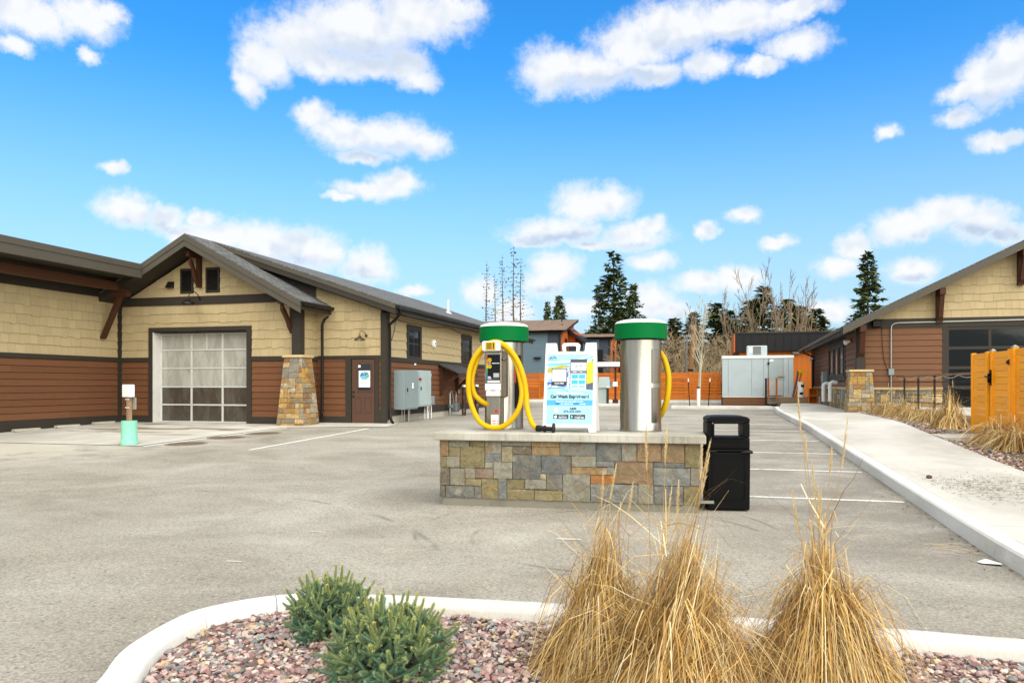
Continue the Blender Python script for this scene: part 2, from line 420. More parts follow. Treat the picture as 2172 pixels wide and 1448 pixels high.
bollard_m = mat('brown_bollard_paint', S(58, 42, 36), .5, var=.1, scale=6, dirt=S(150, 140, 126), dirt_amt=.4, dirt_scale=5)
orange = mat('orange_stained_cedar', S(186, 100, 24), .55, var=.16, scale=3, bump=.2, bscale=30, stretch=(.7, 1, 8), per=.2)
orange_g = mat('honey_stained_cedar', S(250, 164, 20), .5, var=.10, scale=3, bump=.25, bscale=30, stretch=(6, 1, 9), per=.07)
orange_v = mat('orange_stained_post', S(192, 106, 28), .55, var=.12, scale=3, stretch=(8, 8, 1), per=.06)
green = mat('green_vinyl_band', S(0, 104, 48), .4, var=.02, scale=2, spec=.08)
yellow = mat('yellow_hose_rubber', S(208, 166, 2), .5, var=.05, scale=8, bump=.15, bscale=60, spec=.2)
rubber = mat('black_rubber', S(26, 26, 26), .55, var=.1)
letter_dark = mat('dark_teal_print', S(20, 44, 56), .5, var=.01)
letter_white = mat('white_print', S(244, 248, 250), .5, var=.01)
letter_black = mat('black_print', S(18, 20, 24), .5, var=.01)
rustfree = mat('paint_strip_white', S(226, 224, 214), .8, var=.10, scale=6, bump=.3, bscale=120, dirt=S(150, 144, 132), dirt_amt=.75, dirt_scale=8)
faint = mat('worn_paint_strip', S(196, 192, 182), .85, var=.1, scale=6, bump=.3, bscale=120, dirt=S(150, 144, 132), dirt_amt=.9, dirt_scale=10)

def m_steel():
    m = bpy.data.materials.new('brushed_stainless'); m.use_nodes = True; b = NB(m.node_tree); bs = m.node_tree.nodes['Principled BSDF']
    tc = b.n('ShaderNodeTexCoord').outputs['Object']
    v = b.vm('MULTIPLY', tc, (40, 40, .6)); n1 = b.noise(v, 3, 4, .6); n2 = b.noise(b.vm('MULTIPLY', tc, (6, 6, .35)), 2.2, 2)
    b.put(bs.inputs['Base Color'], b.mix(n2, (*S(148, 142, 130), 1), (*S(186, 181, 169), 1)))
    b.put(bs.inputs['Roughness'], b.m('MULTIPLY_ADD', n1, .16, .2)); bs.inputs['Metallic'].default_value = 1
    bs.inputs['Anisotropic'].default_value = .5
    bp = b.n('ShaderNodeBump'); bp.inputs['Strength'].default_value = .25; bp.inputs['Distance'].default_value = .004
    b.put(bp.inputs['Height'], b.m('ADD', b.m('MULTIPLY', n1, .1), b.m('MULTIPLY', n2, 2))); b.put(bs.inputs['Normal'], bp.outputs[0]); return m
steel = m_steel()

def m_glass(name, col, rough=.03, var=0., spec=.8):
    m = bpy.data.materials.new(name); m.use_nodes = True; b = NB(m.node_tree); bs = m.node_tree.nodes['Principled BSDF']
    tc = b.n('ShaderNodeTexCoord').outputs['Object']
    if var:
        v = b.vm('MULTIPLY', tc, (1.6, 1.6, .5)); n = b.noise(v, 2.2, 6, .65, .6)
        b.put(bs.inputs['Base Color'], b.mix(b.ss(n, .35, .7), (*col, 1), (*(min(1, c*(1+var)+.03*var) for c in col), 1)))
        b.put(bs.inputs['Roughness'], b.ss(n, .3, .7, rough, rough+.25))
    else:
        bs.inputs['Base Color'].default_value = (*col, 1); bs.inputs['Roughness'].default_value = rough
    bs.inputs['Specular IOR Level'].default_value = spec
    bp = b.n('ShaderNodeBump'); bp.inputs['Strength'].default_value = .06; bp.inputs['Distance'].default_value = .02
    b.put(bp.inputs['Height'], b.noise(tc, 1.5, 2)); b.put(bs.inputs['Normal'], bp.outputs[0])
    return m
glass = m_glass('dark_window_glass', S(34, 38, 42), .04, spec=.5)
glass_d = m_glass('black_door_glass', S(12, 13, 13), .05, spec=.3)
glass_f = m_glass('frosted_pane_sky_reflection', S(150, 150, 142), .15, .35)  # blotchy frosted glass, with the pale reflection of the sky painted in
glass_s = m_glass('water_marked_pane_dark_reflection', S(66, 60, 52), .10, .35)  # dried water marks, with a dark building's reflection painted into the base tone

def m_stone(name, rough_bump=1.):
    m = bpy.data.materials.new(name); m.use_nodes = True; b = NB(m.node_tree); bs = m.node_tree.nodes['Principled BSDF']
    oi = b.n('ShaderNodeObjectInfo'); g = b.n('ShaderNodeNewGeometry').outputs['Position']
    v = b.vm('ADD', g, b.vm('SCALE', (13., 7., 3.))); sc_ = [n for n in m.node_tree.nodes if n.type == 'VECT_MATH' and n.operation == 'SCALE'][0]
    b.put(sc_.inputs['Scale'], b.m('MULTIPLY', oi.outputs['Random'], 9.))
    n1 = b.noise(v, 9, 7, .7, 1.2); n2 = b.noise(v, 5.5, 5, .6, 1.6); n3 = b.noise(v, 55, 4, .75); n4 = b.noise(v, 6.5, 5, .6, 1.)
    k = b.m('MULTIPLY_ADD', b.m('SUBTRACT', n1, .5), 1.7, b.m('MULTIPLY_ADD', b.m('SUBTRACT', n3, .5), .5, 1.))
    c = b.mix(b.m('MULTIPLY', b.ss(n4, .42, .62), .5), oi.outputs['Color'], (*S(128, 122, 100), 1)); c = b.mix(1, c, b.comb(b.m('MULTIPLY', k, .95), b.m('MULTIPLY', k, .92), b.m('MULTIPLY', k, .88)), 'MULTIPLY')
    rust = b.m('MULTIPLY', b.ss(n2, .5, .62), oi.outputs['Alpha'])
    c = b.mix(rust, c, b.mix(n1, (*S(104, 74, 46), 1), (*S(160, 116, 68), 1)))
    c = b.mix(b.m('MULTIPLY', b.ss(b.noise(v, 5, 3, .5), .62, .72), .5), c, (*S(168, 164, 150), 1))
    b.put(bs.inputs['Base Color'], c); bs.inputs['Roughness'].default_value = .8; bs.inputs['Specular IOR Level'].default_value = .3
    bp = b.n('ShaderNodeBump'); bp.inputs['Strength'].default_value = 1.; bp.inputs['Distance'].default_value = .022*rough_bump
    b.put(bp.inputs['Height'], b.m('ADD', b.m('MULTIPLY', n1, 1.), b.m('MULTIPLY', n3, .35))); b.put(bs.inputs['Normal'], bp.outputs[0]); return m
stone_m = m_stone('ledge_stone')

def m_ground(kind):
    m = bpy.data.materials.new(kind); m.use_nodes = True; b = NB(m.node_tree); bs = m.node_tree.nodes['Principled BSDF']
    g = b.n('ShaderNodeNewGeometry').outputs['Position']; x, y, z = b.sep(g)
    if kind == 'asphalt':
        big = b.noise(b.vm('MULTIPLY', g, (.36, .42, 1)), 1.0, 6, .62, .7); mid = b.noise(b.vm('MULTIPLY', g, (1., 1.1, 1)), 1.1, 6, .65); fine = b.noise(g, 34, 4, .75)
        ag = b.voro(g, 82, out='Color'); ags = b.sep(ag)[0]; ag2 = b.voro(g, 48, out='Color'); ags2 = b.sep(ag2)[1]
        c = b.ramp(big, [(.26, S(126, 119, 105)), (.5, S(152, 146, 133)), (.72, S(170, 165, 153))])
        k = b.m('MULTIPLY_ADD', b.m('SUBTRACT', mid, .5), .42, 1.0)
        k = b.m('MULTIPLY', k, b.m('MULTIPLY_ADD', b.m('SUBTRACT', fine, .5), .85, 1.))
        k = b.m('MULTIPLY', k, b.m('MULTIPLY_ADD', b.m('SUBTRACT', ags, .5), .5, 1.))
        c = b.mix(1, c, b.comb(k, k, k), 'MULTIPLY')
        c = b.mix(b.m('MULTIPLY', b.ss(ags2, .965, .98), .45), c, (*S(70, 66, 60), 1))
        c = b.mix(b.m('MULTIPLY', b.ss(ags2, .03, .018), .3), c, (*S(196, 190, 178), 1))
        # wheel-worn paler lanes, pale silt near the concrete apron on the left, darker bays by the walk
        lane = b.ss(b.noise(b.vm('MULTIPLY', g, (.25, .7, 1)), 1.3, 4, .6, .8), .5, .66)
        c = b.mix(b.m('MULTIPLY', lane, .18), c, (*S(178, 173, 162), 1))
        bay = b.m('MULTIPLY', b.m('MULTIPLY', b.ss(x, -.6, 1.2), b.ss(y, 6, 8)), b.ss(mid, .36, .6))
        c = b.mix(b.m('MULTIPLY', bay, .5), c, (*S(104, 99, 90), 1))
        silt = b.m('MULTIPLY', b.m('MULTIPLY', b.ss(x, -9.5, -15), b.ss(y, 9.5, 12.5)), b.ss(b.m('ADD', mid, b.ss(x, -10, -18, 0, .25)), .42, .62))
        c = b.mix(b.m('MULTIPLY', silt, .7), c, (*S(196, 190, 174), 1))
        # curved tyre scuffs
        for cx, cy, rr, w in ((-.9, 7.6, 1.5, .05), (-1.2, 7.9, 1.9, .04), (-7, 4, 5.2, .06)):
            dd = b.m('ABSOLUTE', b.m('SUBTRACT', b.vm('LENGTH', b.vm('SUBTRACT', b.comb(x, y, 0), (cx, cy, 0))), rr))
            sc_ = b.m('MULTIPLY', b.ss(dd, w, 0), b.ss(b.noise(g, .9, 4), .52, .62))
            c = b.mix(b.m('MULTIPLY', sc_, .55), c, (*S(92, 88, 80), 1))
        # hairline cracks / seam
        seam = b.m('ABSOLUTE', b.m('SUBTRACT', b.m('ADD', x, b.m('MULTIPLY', b.noise(g, .6, 4), .5)), -5.05))
        c = b.mix(b.m('MULTIPLY', b.ss(seam, .02, 0), .25), c, (*S(84, 80, 72), 1))
        rough, bd, bh = .9, .012, b.m('ADD', b.m('MULTIPLY', ags, .5), b.m('MULTIPLY', fine, .6))
    elif kind in ('concrete', 'kerb_concrete', 'slab_concrete'):
        big = b.noise(b.vm('MULTIPLY', g, (1, .5, 1)), .7, 5, .6); fine = b.noise(g, 55, 4, .7); streak = b.noise(b.vm('MULTIPLY', g, (3, 14, 3)), 3, 3)
        lo, hi = {'concrete': (S(176, 172, 160), S(197, 194, 184)), 'kerb_concrete': (S(198, 195, 185), S(224, 222, 214)), 'slab_concrete': (S(146, 141, 125), S(192, 188, 176))}[kind]
        c = b.mix(b.ss(big, .35, .65), (*lo, 1), (*hi, 1))
        k = b.m('MULTIPLY', b.m('MULTIPLY_ADD', b.m('SUBTRACT', fine, .5), .28, 1.), b.m('MULTIPLY_ADD', b.m('SUBTRACT', streak, .5), .12, 1.))
        c = b.mix(1, c, b.comb(k, k, k), 'MULTIPLY')
        if kind == 'concrete':
            # blown soil and clippings on the walk; wet marks by the wash door
            dm = b.m('MULTIPLY', b.m('MULTIPLY', b.ss(x, 2.7, 3.2), b.ss(x, 6, 4.9)), b.m('MULTIPLY', b.ss(y, 9.2, 10.1), b.ss(y, 12.4, 10.8)))
            sp = b.ss(b.noise(b.vm('MULTIPLY', g, (1, 2.2, 1)), 7, 7, .75), .5, .58)
            c = b.mix(b.m('MULTIPLY', b.m('MULTIPLY', dm, sp), .75), c, (*S(112, 104, 86), 1))
            wet = b.m('MULTIPLY', b.m('MULTIPLY', b.ss(x, -18.6, -17.6), b.ss(x, -12.6, -13.4)), b.m('MULTIPLY', b.ss(y, 16.4, 17.2), b.ss(b.noise(b.vm('MULTIPLY', g, (.35, 1.2, 1)), 1., 4, .5, .4), .54, .57)))
            c = b.mix(b.m('MULTIPLY', wet, .8), c, (*S(112, 96, 76), 1))
        if kind == 'kerb_concrete':
            st = b.ss(b.noise(b.vm('MULTIPLY', g, (5, 5, 1)), 3, 5, .7), .6, .75); c = b.mix(b.m('MULTIPLY', st, .35), c, (*S(140, 134, 120), 1))
        if kind == 'slab_concrete':
            st = b.ss(b.noise(b.vm('MULTIPLY', g, (9, 9, .6)), 3, 5, .7), .52, .7)
            fz = b.sep(b.n('ShaderNodeNewGeometry').outputs['Normal'])[2]
            c = b.mix(b.m('MULTIPLY', b.m('MULTIPLY', st, .5), b.ss(fz, .6, .2)), c, (*S(104, 98, 82), 1))
        rough, bd, bh = .85, .004, b.m('ADD', fine, b.m('MULTIPLY', big, .4))
    else:
        big = b.noise(g, .15, 5, .6); fine = b.noise(g, 9, 5, .7)
        c = b.mix(big, (*S(104, 98, 70), 1), (*S(126, 112, 82), 1)); k = b.m('MULTIPLY_ADD', b.m('SUBTRACT', fine, .5), .6, 1.)
        c = b.mix(1, c, b.comb(k, k, k), 'MULTIPLY'); rough, bd, bh = .95, .03, fine
    b.put(bs.inputs['Base Color'], c); bs.inputs['Roughness'].default_value = rough; bs.inputs['Specular IOR Level'].default_value = .25
    bp = b.n('ShaderNodeBump'); bp.inputs['Strength'].default_value = .7; bp.inputs['Distance'].default_value = bd
    b.put(bp.inputs['Height'], bh); b.put(bs.inputs['Normal'], bp.outputs[0]); return m
asphalt = m_ground('asphalt'); concrete = m_ground('concrete'); kerb_m = m_ground('kerb_concrete'); slab_m = m_ground('slab_concrete'); soil = m_ground('dry_soil')

def m_roof(name, c0, c1):
    m = bpy.data.materials.new(name); m.use_nodes = True; b = NB(m.node_tree); bs = m.node_tree.nodes['Principled BSDF']
    tc = b.n('ShaderNodeTexCoord').outputs['Object']
    br = b.n('ShaderNodeTexBrick'); br.inputs['Scale'].default_value = 1.; br.inputs['Brick Width'].default_value = .3; br.inputs['Row Height'].default_value = .14
    br.inputs['Mortar Size'].default_value = .012; br.inputs['Color1'].default_value = (*c0, 1); br.inputs['Color2'].default_value = (*c1, 1); br.inputs['Mortar'].default_value = (*(q*.45 for q in c0), 1)
    uv = b.n('ShaderNodeUVMap').outputs[0]; b.put(br.inputs['Vector'], uv)
    n = b.noise(tc, 2.2, 6, .7); k = b.m('MULTIPLY_ADD', b.m('SUBTRACT', n, .5), .9, 1.); f = b.noise(tc, 60, 3, .7); k = b.m('MULTIPLY', k, b.m('MULTIPLY_ADD', b.m('SUBTRACT', f, .5), .7, 1.))
    b.put(bs.inputs['Base Color'], b.mix(1, br.outputs['Color'], b.comb(k, k, k), 'MULTIPLY')); bs.inputs['Roughness'].default_value = .85
    bp = b.n('ShaderNodeBump'); bp.inputs['Strength'].default_value = .6; bp.inputs['Distance'].default_value = .02
    b.put(bp.inputs['Height'], b.m('ADD', b.m('MULTIPLY', br.outputs['Fac'], -1.), f)); b.put(bs.inputs['Normal'], bp.outputs[0]); return m
roof_m = m_roof('charcoal_roof_shingles', S(82, 82, 80), S(106, 106, 104))
roof_br = m_roof('brown_roof_shingles', S(112, 92, 74), S(136, 112, 92))
roof_dk = m_roof('dark_roof_shingles', S(58, 56, 54), S(74, 72, 70))
def uv_slope(o, along, down):
    me = o.data; uvl = me.uv_layers.new(name='UVMap'); a = Vector(along).normalized(); d = Vector(down).normalized()
    for lp in me.loops:
        p = me.vertices[lp.vertex_index].co; uvl.data[lp.index].uv = (p.dot(a), p.dot(d))

def m_attr(name, rough=.8, spec=.3, trans=0., noise_amt=.0):
    m = bpy.data.materials.new(name); m.use_nodes = True; b = NB(m.node_tree); bs = m.node_tree.nodes['Principled BSDF']
    at = b.n('ShaderNodeAttribute', attribute_name='Col'); c = at.outputs['Color']
    if noise_amt:
        g = b.n('ShaderNodeNewGeometry').outputs['Position']; n = b.noise(g, 60, 4, .7)
        k = b.m('MULTIPLY_ADD', b.m('SUBTRACT', n, .5), noise_amt*2, 1.); c = b.mix(1, c, b.comb(k, k, k), 'MULTIPLY')
    b.put(bs.inputs['Base Color'], c); bs.inputs['Roughness'].default_value = rough; bs.inputs['Specular IOR Level'].default_value = spec
    if trans:
        bs2 = b.n('ShaderNodeBsdfTranslucent'); b.put(bs2.inputs['Color'], c); mx = b.n('ShaderNodeMixShader'); mx.inputs[0].default_value = trans
        m.node_tree.links.new(bs.outputs[0], mx.inputs[1]); m.node_tree.links.new(bs2.outputs[0], mx.inputs[2])
        out = [n for n in m.node_tree.nodes if n.type == 'OUTPUT_MATERIAL'][0]; m.node_tree.links.new(mx.outputs[0], out.inputs[0])
    return m
gravel_m = m_attr('river_gravel', .75, .35, noise_amt=.25)
straw_m = m_attr('dry_straw', .7, .3, trans=.25)
needle_m = m_attr('spruce_needles', .6, .3)
bark_m = mat('bark', S(92, 78, 62), .9, var=.25, scale=6, bump=.4, bscale=30)
pale_bark = mat('pale_bark', S(186, 176, 150), .85, var=.2, scale=5)
grey_bark = mat('grey_brown_bark', S(134, 118, 98), .9, var=.2, scale=5)
twig_m = mat('bare_twigs', S(150, 132, 104), .9, var=.25, scale=.6)
def m_leaf(name, c0, c1):
    m = bpy.data.materials.new(name); m.use_nodes = True; b = NB(m.node_tree); bs = m.node_tree.nodes['Principled BSDF']
    tc = b.n('ShaderNodeTexCoord').outputs['Object']; oi = b.n('ShaderNodeObjectInfo')
    n = b.noise(tc, 1.1, 5, .7); b.put(bs.inputs['Base Color'], b.mix(b.ss(n, .3, .7), (*c0, 1), (*c1, 1))); bs.inputs['Roughness'].default_value = .75; bs.inputs['Specular IOR Level'].default_value = .25; return m
conifer_m = m_leaf('conifer_needles', S(66, 84, 52), S(112, 124, 76))
conifer_y = m_leaf('olive_conifer_needles', S(96, 100, 56), S(134, 130, 78))
larch_m = m_leaf('sparse_larch_tufts', S(70, 66, 40), S(112, 108, 58))

# ------------------------------------------------------------------ ground, lot, walks, kerbs
def sheet(name, xs, ys, zf, m, **kw):
    mb = MB()
    for y in ys:
        for x in xs: mb.v.append((x, y, zf(x, y)))
    n = len(xs)
    for j in range(len(ys)-1):
        for i in range(n-1): a = j*n+i; mb.f.append((a, a+1, a+n+1, a+n))
    return ob(name, mb, m, **kw)
YS = [-60, -20, 0, 4, 8, 11, 14, 18, 22, 28, 34, 40, 45]
sheet('ground', [-1200, -300, -60, 0, 60, 300, 1200], [-1200, -300]+YS+[70, 120, 300, 1500], lambda x, y: G(y)-.05, soil, kind='structure')
sheet('asphalt_lot', [-70, -40, -20, -10, 0, 10, 30], YS+[50], lambda x, y: G(y), asphalt, kind='structure')

def strip_poly(name, poly, dz, m, parent=None, th=None, **kw):
    """a sheet that follows the fall of the lot; poly in plan"""
    ysp = [p[0] for p in GP[1:-1]]; lo = min(p[1] for p in poly); hi = max(p[1] for p in poly)
    cuts = [lo]+[y for y in ysp if lo < y < hi]+[hi]; mb = MB()
    for a, b in zip(cuts, cuts[1:]):
        pl = clip_poly([(-1e3, a), (1e3, a), (1e3, b), (-1e3, b)], poly)
        if len(pl) < 3: continue
        if th: mb.prism([(x, y, G(y)+dz-th) for x, y in pl], [(x, y, G(y)+dz) for x, y in pl])
        else: mb.add([(x, y, G(y)+dz) for x, y in pl], [tuple(range(len(pl)))])
    return ob(name, mb, m, parent, **kw)
strip_poly('concrete_apron', [(-40, 14.1), (-12.6, 14.3), (-12.28, 19.62), (-12.28, 30), (-40, 30)], .012, concrete, kind='structure')
strip_poly('door_apron', [(-12.27, 19.66), (-9.35, 20.55), (-9.55, 21.9), (-12.27, 21.9)], .014, concrete, kind='structure')
def line(x0, y0, x1, y1, w=.1, m=rustfree):
    d = Vector((x1-x0, y1-y0)).normalized(); n = Vector((-d.y, d.x))*w/2
    return strip_poly('painted_line', [(x0-n.x, y0-n.y), (x0+n.x, y0+n.y), (x1+n.x, y1+n.y), (x1-n.x, y1-n.y)][::-1], .005, m, kind='structure')
line(-9.6, 14.1, -9.62, 19.9); line(-12.42, 14.25, -12.14, 19.72)
yl = [10.44, 13.24, 15.85, 18.5, 21.2, 24.1, 26.95, 29.7, 32.5, 35.2]
for i, y in enumerate(yl): line(-2.9 if i else .0, y, 2.3, y, .085)
line(-4.08, 7.05, -3.9, 7.05, .035, faint); line(-4.1, 5.68, -3.95, 5.7, .03, faint); line(-1.52, 7.36, -1.28, 7.38, .06, faint)

# manhole covers set in the lot
for k, (x, y, lab) in enumerate([(-11.87, 14.98, 'rusty round manhole cover nearest the camera of three beside painted line'), (-11.92, 16.54, 'middle rusty round manhole cover beside painted line'), (-11.7, 17.85, 'rusty round manhole cover farthest back, near stone pillar')]):
    t = thing('manhole_cover', lab, 'manhole cover', (x, y, G(y)), 0, 'manhole covers by the wash bay')
    ob('ring', MB().lathe([(.47, 0), (.47, .007), (.40, .009), (.40, 0)], 32), mat('rusty_ring', S(124, 116, 104), .8, var=.2) if 'rusty_ring' not in MATS else MATS['rusty_ring'], t, rot=(R(1.3), 0, 0))
    lid = MB().lathe([(.395, 0), (.395, .006), (0, .006)], 32)
    ob('lid', lid, mat('rusty_lid', S(104, 88, 76), .75, var=.3, scale=9, bump=.8, bscale=40) if 'rusty_lid' not in MATS else MATS['rusty_lid'], t, rot=(R(1.3), 0, 0))

# --- walk on the right with its kerb of separate pours
KX = 2.40
def kerbx(y): return KX+(.0 if y < 30 else (y-30)**2*.006)
walk_in = [(4.0, 2), (4.27, 12.3), (4.52, 17.2), (4.74, 19.6), (5.1, 26), (4.9, 29.2), (5.0, 46)]
def inx(y):
    for (a, b), (c, d) in zip(walk_in, walk_in[1:]):
        if y <= d: return a+(c-a)*(y-b)/(d-b)
    return walk_in[-1][0]
KZ = .155
ys = [-4, -.6, 2.4, 5.2, 7.55, 9.95, 12.3, 14.7, 17.1, 19.5, 22, 24.6, 27.4, 30.4, 33.4, 36.2]
kroot = thing('walk_kerb', 'long pale concrete kerb edging the walk beside the parking bays', 'kerb', (KX, 9, 0), 0, world=True)
for a, b in zip(ys, ys[1:]):
    mb = MB()
    A = [(kerbx(a)-.02, a+.006, G(a)-.1), (kerbx(a)+.17, a+.006, G(a)-.1), (kerbx(a)+.17, a+.006, G(a)+KZ), (kerbx(a)+.018, a+.006, G(a)+KZ), (kerbx(a), a+.006, G(a)+KZ-.02)]
    B = [(kerbx(b)-.02, b-.006, G(b)-.1), (kerbx(b)+.17, b-.006, G(b)-.1), (kerbx(b)+.17, b-.006, G(b)+KZ), (kerbx(b)+.018, b-.006, G(b)+KZ), (kerbx(b), b-.006, G(b)+KZ-.02)]
    ob('kerb_section', mb.prism(A, B), kerb_m, kroot)
wys = [-4, 2.4, 8.3, 13.5, 18.9, 24.2, 29.4, 34.6, 40.9]
for a, b in zip(wys, wys[1:]):
    mb = MB()
    yy = [a+.006, b-.006]
    sub = [a+.006]+[p[0] for p in GP[1:-1] if a < p[0] < b]+[q for q in (30., 33.) if a < q < b]+[b-.006]
    sub.sort()
    for p, q in zip(sub, sub[1:]):
        zs = lambda y, k: G(y)+KZ+.001+k*.03
        A = [(kerbx(p)+.176, p, zs(p, 0)), (inx(p), p, zs(p, 1)), (inx(p), p, zs(p, 0)-.2), (kerbx(p)+.176, p, zs(p, 0)-.2)]
        B = [(kerbx(q)+.176, q, zs(q, 0)), (inx(q), q, zs(q, 1)), (inx(q), q, zs(q, 0)-.2), (kerbx(q)+.176, q, zs(q, 0)-.2)]
        mb.prism(A, B)
    ob('walk_slab', mb, concrete, kind='structure')
# branch walk to the gate
mb = MB(); z0 = G(18.2)+KZ+.035
mb.prism([(4.66, 17.75, z0-.2), (6.6, 17.75, z0-.17), (6.6, 18.95, z0-.17), (4.72, 18.95, z0-.2)], [(4.66, 17.75, z0-.002), (6.6, 17.75, z0+.02), (6.6, 18.95, z0+.03), (4.72, 18.95, z0)])
ob('gate_walk', mb, concrete, kind='structure')
# soil of the beds between the walk and the patio / fence
def bed_soil(y0, y1, x1):
    mb = MB(); n = 6
    for i in range(n+1):
        y = y0+(y1-y0)*i/n; mb.v += [(inx(y)-.05, y, G(y)+KZ-.02), (x1, y, G(y)+KZ+.03)]
    for i in range(n): mb.f.append((2*i, 2*i+1, 2*i+3, 2*i+2))
    return ob('bed_soil', mb, soil, kind='structure')
bed_soil(4, 17.74, 9); bed_soil(18.96, 29.4, 6.45)

# --- foreground planting bed: rounded kerb and gravel
outer = [(-2.1, -3), (-2.35, 1.2), (-2.6, 2.3), (-2.82, 2.91), (-3.03, 3.3), (-3.12, 3.62), (-3.15, 3.95), (-3.10, 4.14), (-3.01, 4.29), (-2.89, 4.42), (-2.74, 4.52), (-2.5, 4.6), (-1.87, 4.70), (-.92, 4.77), (.12, 4.78), (1.01, 4.78), (1.65, 4.77), (2.38, 4.76)]
def offset(pl, d):
    out = []
    for i, p in enumerate(pl):
        a = Vector(pl[max(i-1, 0)]); b = Vector(pl[min(i+1, len(pl)-1)]); t = (b-a).normalized(); out.append((p[0]+t.y*d, p[1]-t.x*d))
    return out
def smoothpl(pl, n=5):
    out = []
    for i in range(len(pl)-1):
        p0, p1, p2, p3 = [Vector(pl[max(0, min(len(pl)-1, i+k))]) for k in (-1, 0, 1, 2)]
        for j in range(n):
            t = j/n; out.append(tuple(.5*((2*p1)+(-p0+p2)*t+(2*p0-5*p1+4*p2-p3)*t*t+(-p0+3*p1-3*p2+p3)*t**3)))
    out.append(tuple(pl[-1])); return out
OUT = smoothpl(outer); 
prof = [(0., -.06), (-.008, .09), (.004, .121), (.022, .13), (.138, .13), (.16, .12), (.172, .09), (.18, -.05)]
rings = [offset(OUT, d) for d, _ in prof]
kb = thing('bed_kerb', 'rounded white concrete kerb round the gravel bed in the foreground', 'kerb', (-3.1, 3.9, 0), 0, world=True)
joints = [0, 30, 47, 58, 66, 75, len(OUT)-1]
for a, b in zip(joints, joints[1:]):
    mb = MB(); npf = len(prof)
    for i in range(a, b+1):
        for k, (d, z) in enumerate(prof):
            x, y = rings[k][i]
            if i == b and b != len(OUT)-1:
                x0, y0 = rings[k][i-1]; L = math.hypot(x-x0, y-y0); x -= (x-x0)/L*.006; y -= (y-y0)/L*.006
            wob = .004*mnoise.noise(Vector((x*3, y*3, d*9))); mb.v.append((x, y, z+wob))
    for i in range(b-a):
        for k in range(npf-1): q = i*npf+k; mb.f.append((q, q+1, q+npf+1, q+npf))
    mb.f.append(tuple(range(npf))); mb.f.append(tuple((b-a)*npf+k for k in range(npf))[::-1])
    ob('kerb_section', mb, kerb_m, kb, smooth=50)
INN = offset(OUT, .172)
mb = MB(); base = [(x, y, .05) for x, y in INN]+[(2.38, -3, .05)]
mb.add(base, [tuple(range(len(base)))]); ob('gravel_bed_soil', mb, mat('gravel_dust', S(112, 92, 84), .95, var=.2, scale=30), kind='structure')

# gravel: real little stones
ICO_V = None
def ico():
    t = (1+5**.5)/2; v = np.array([(-1, t, 0), (1, t, 0), (-1, -t, 0), (1, -t, 0), (0, -1, t), (0, 1, t), (0, -1, -t), (0, 1, -t), (t, 0, -1), (t, 0, 1), (-t, 0, -1), (-t, 0, 1)], float)
    v /= np.linalg.norm(v[0]); f = np.array([(0, 11, 5), (0, 5, 1), (0, 1, 7), (0, 7, 10), (0, 10, 11), (1, 5, 9), (5, 11, 4), (11, 10, 2), (10, 7, 6), (7, 1, 8), (3, 9, 4), (3, 4, 2), (3, 2, 6), (3, 6, 8), (3, 8, 9), (4, 9, 5), (2, 4, 11), (6, 2, 10), (8, 6, 7), (9, 8, 1)]); return v, f
PAL = [S(*c) for c in ((176, 134, 122), (158, 112, 102), (188, 152, 138), (146, 108, 104), (128, 92, 90), (176, 164, 150), (150, 152, 142), (128, 136, 128), (110, 116, 112), (196, 182, 162), (186, 160, 122), (142, 128, 130), (204, 172, 158), (164, 128, 106), (186, 156, 104), (98, 86, 84))]
def gravel(name, pts, smin, smax, zf, seed, **kw):
    g = np.random.default_rng(seed); v, f = ico(); n = len(pts); V = np.zeros((n, 12, 3)); C = np.zeros((n, 12, 4))
    for i, (x, y) in enumerate(pts):
        s = smin+(smax-smin)*g.random()**1.6
        w = v*(1+.42*(g.random((12, 1))-.5)*2)*np.array([1.05, .66+.3*g.random(), .34+.28*g.random()])*s
        a, b, c = g.random()*6.28, (g.random()-.5)*1.1, (g.random()-.5)*1.1
        ca, sa, cb, sb, cc, sc2 = math.cos(a), math.sin(a), math.cos(b), math.sin(b), math.cos(c), math.sin(c)
        Rm = np.array([[ca, -sa, 0], [sa, ca, 0], [0, 0, 1]]) @ np.array([[cb, 0, sb], [0, 1, 0], [-sb, 0, cb]]) @ np.array([[1, 0, 0], [0, cc, -sc2], [0, sc2, cc]])
        V[i] = w @ Rm.T+np.array([x, y, zf(x, y)+g.random()*s*.9+.1*s])
        p = PAL[g.integers(len(PAL))] if g.random() < .72 else PAL[g.integers(6)]
        pm = np.array(p); C[i, :, :3] = (pm*.72+pm.mean()*.28)*(.85+.35*g.random()); C[i, :, 3] = 1
    F = (f[None]+(np.arange(n)*12)[:, None, None]).reshape(-1, 3)
    me = bpy.data.meshes.new(name); me.from_pydata(V.reshape(-1, 3), [], F)
    ca_ = me.color_attributes.new('Col', 'FLOAT_COLOR', 'POINT'); ca_.data.foreach_set('color', C.reshape(-1).astype(np.float32))
    return ob(name, me, gravel_m, kind='stuff', **kw)
def in_poly(x, y, pl):
    c = False; j = len(pl)-1
    for i in range(len(pl)):
        if (pl[i][1] > y) != (pl[j][1] > y) and x < (pl[j][0]-pl[i][0])*(y-pl[i][1])/(pl[j][1]-pl[i][1])+pl[i][0]: c = not c
        j = i
    return c
bedpoly = [(x, y) for x, y in offset(OUT, .19)]+[(2.38, -3)]
g1 = random.Random(3); pts = []
while len(pts) < 26000:
    x, y = g1.uniform(-3.1, 2.38), g1.uniform(2.2, 4.6)
    if in_poly(x, y, bedpoly): pts.append((x, y))
gravel('gravel', pts, .009, .025, lambda x, y: .05+.02*mnoise.noise(Vector((x*1.5, y*1.5, 0))), 1, label='loose pink, grey and tan river gravel filling the foreground bed', cat='gravel')
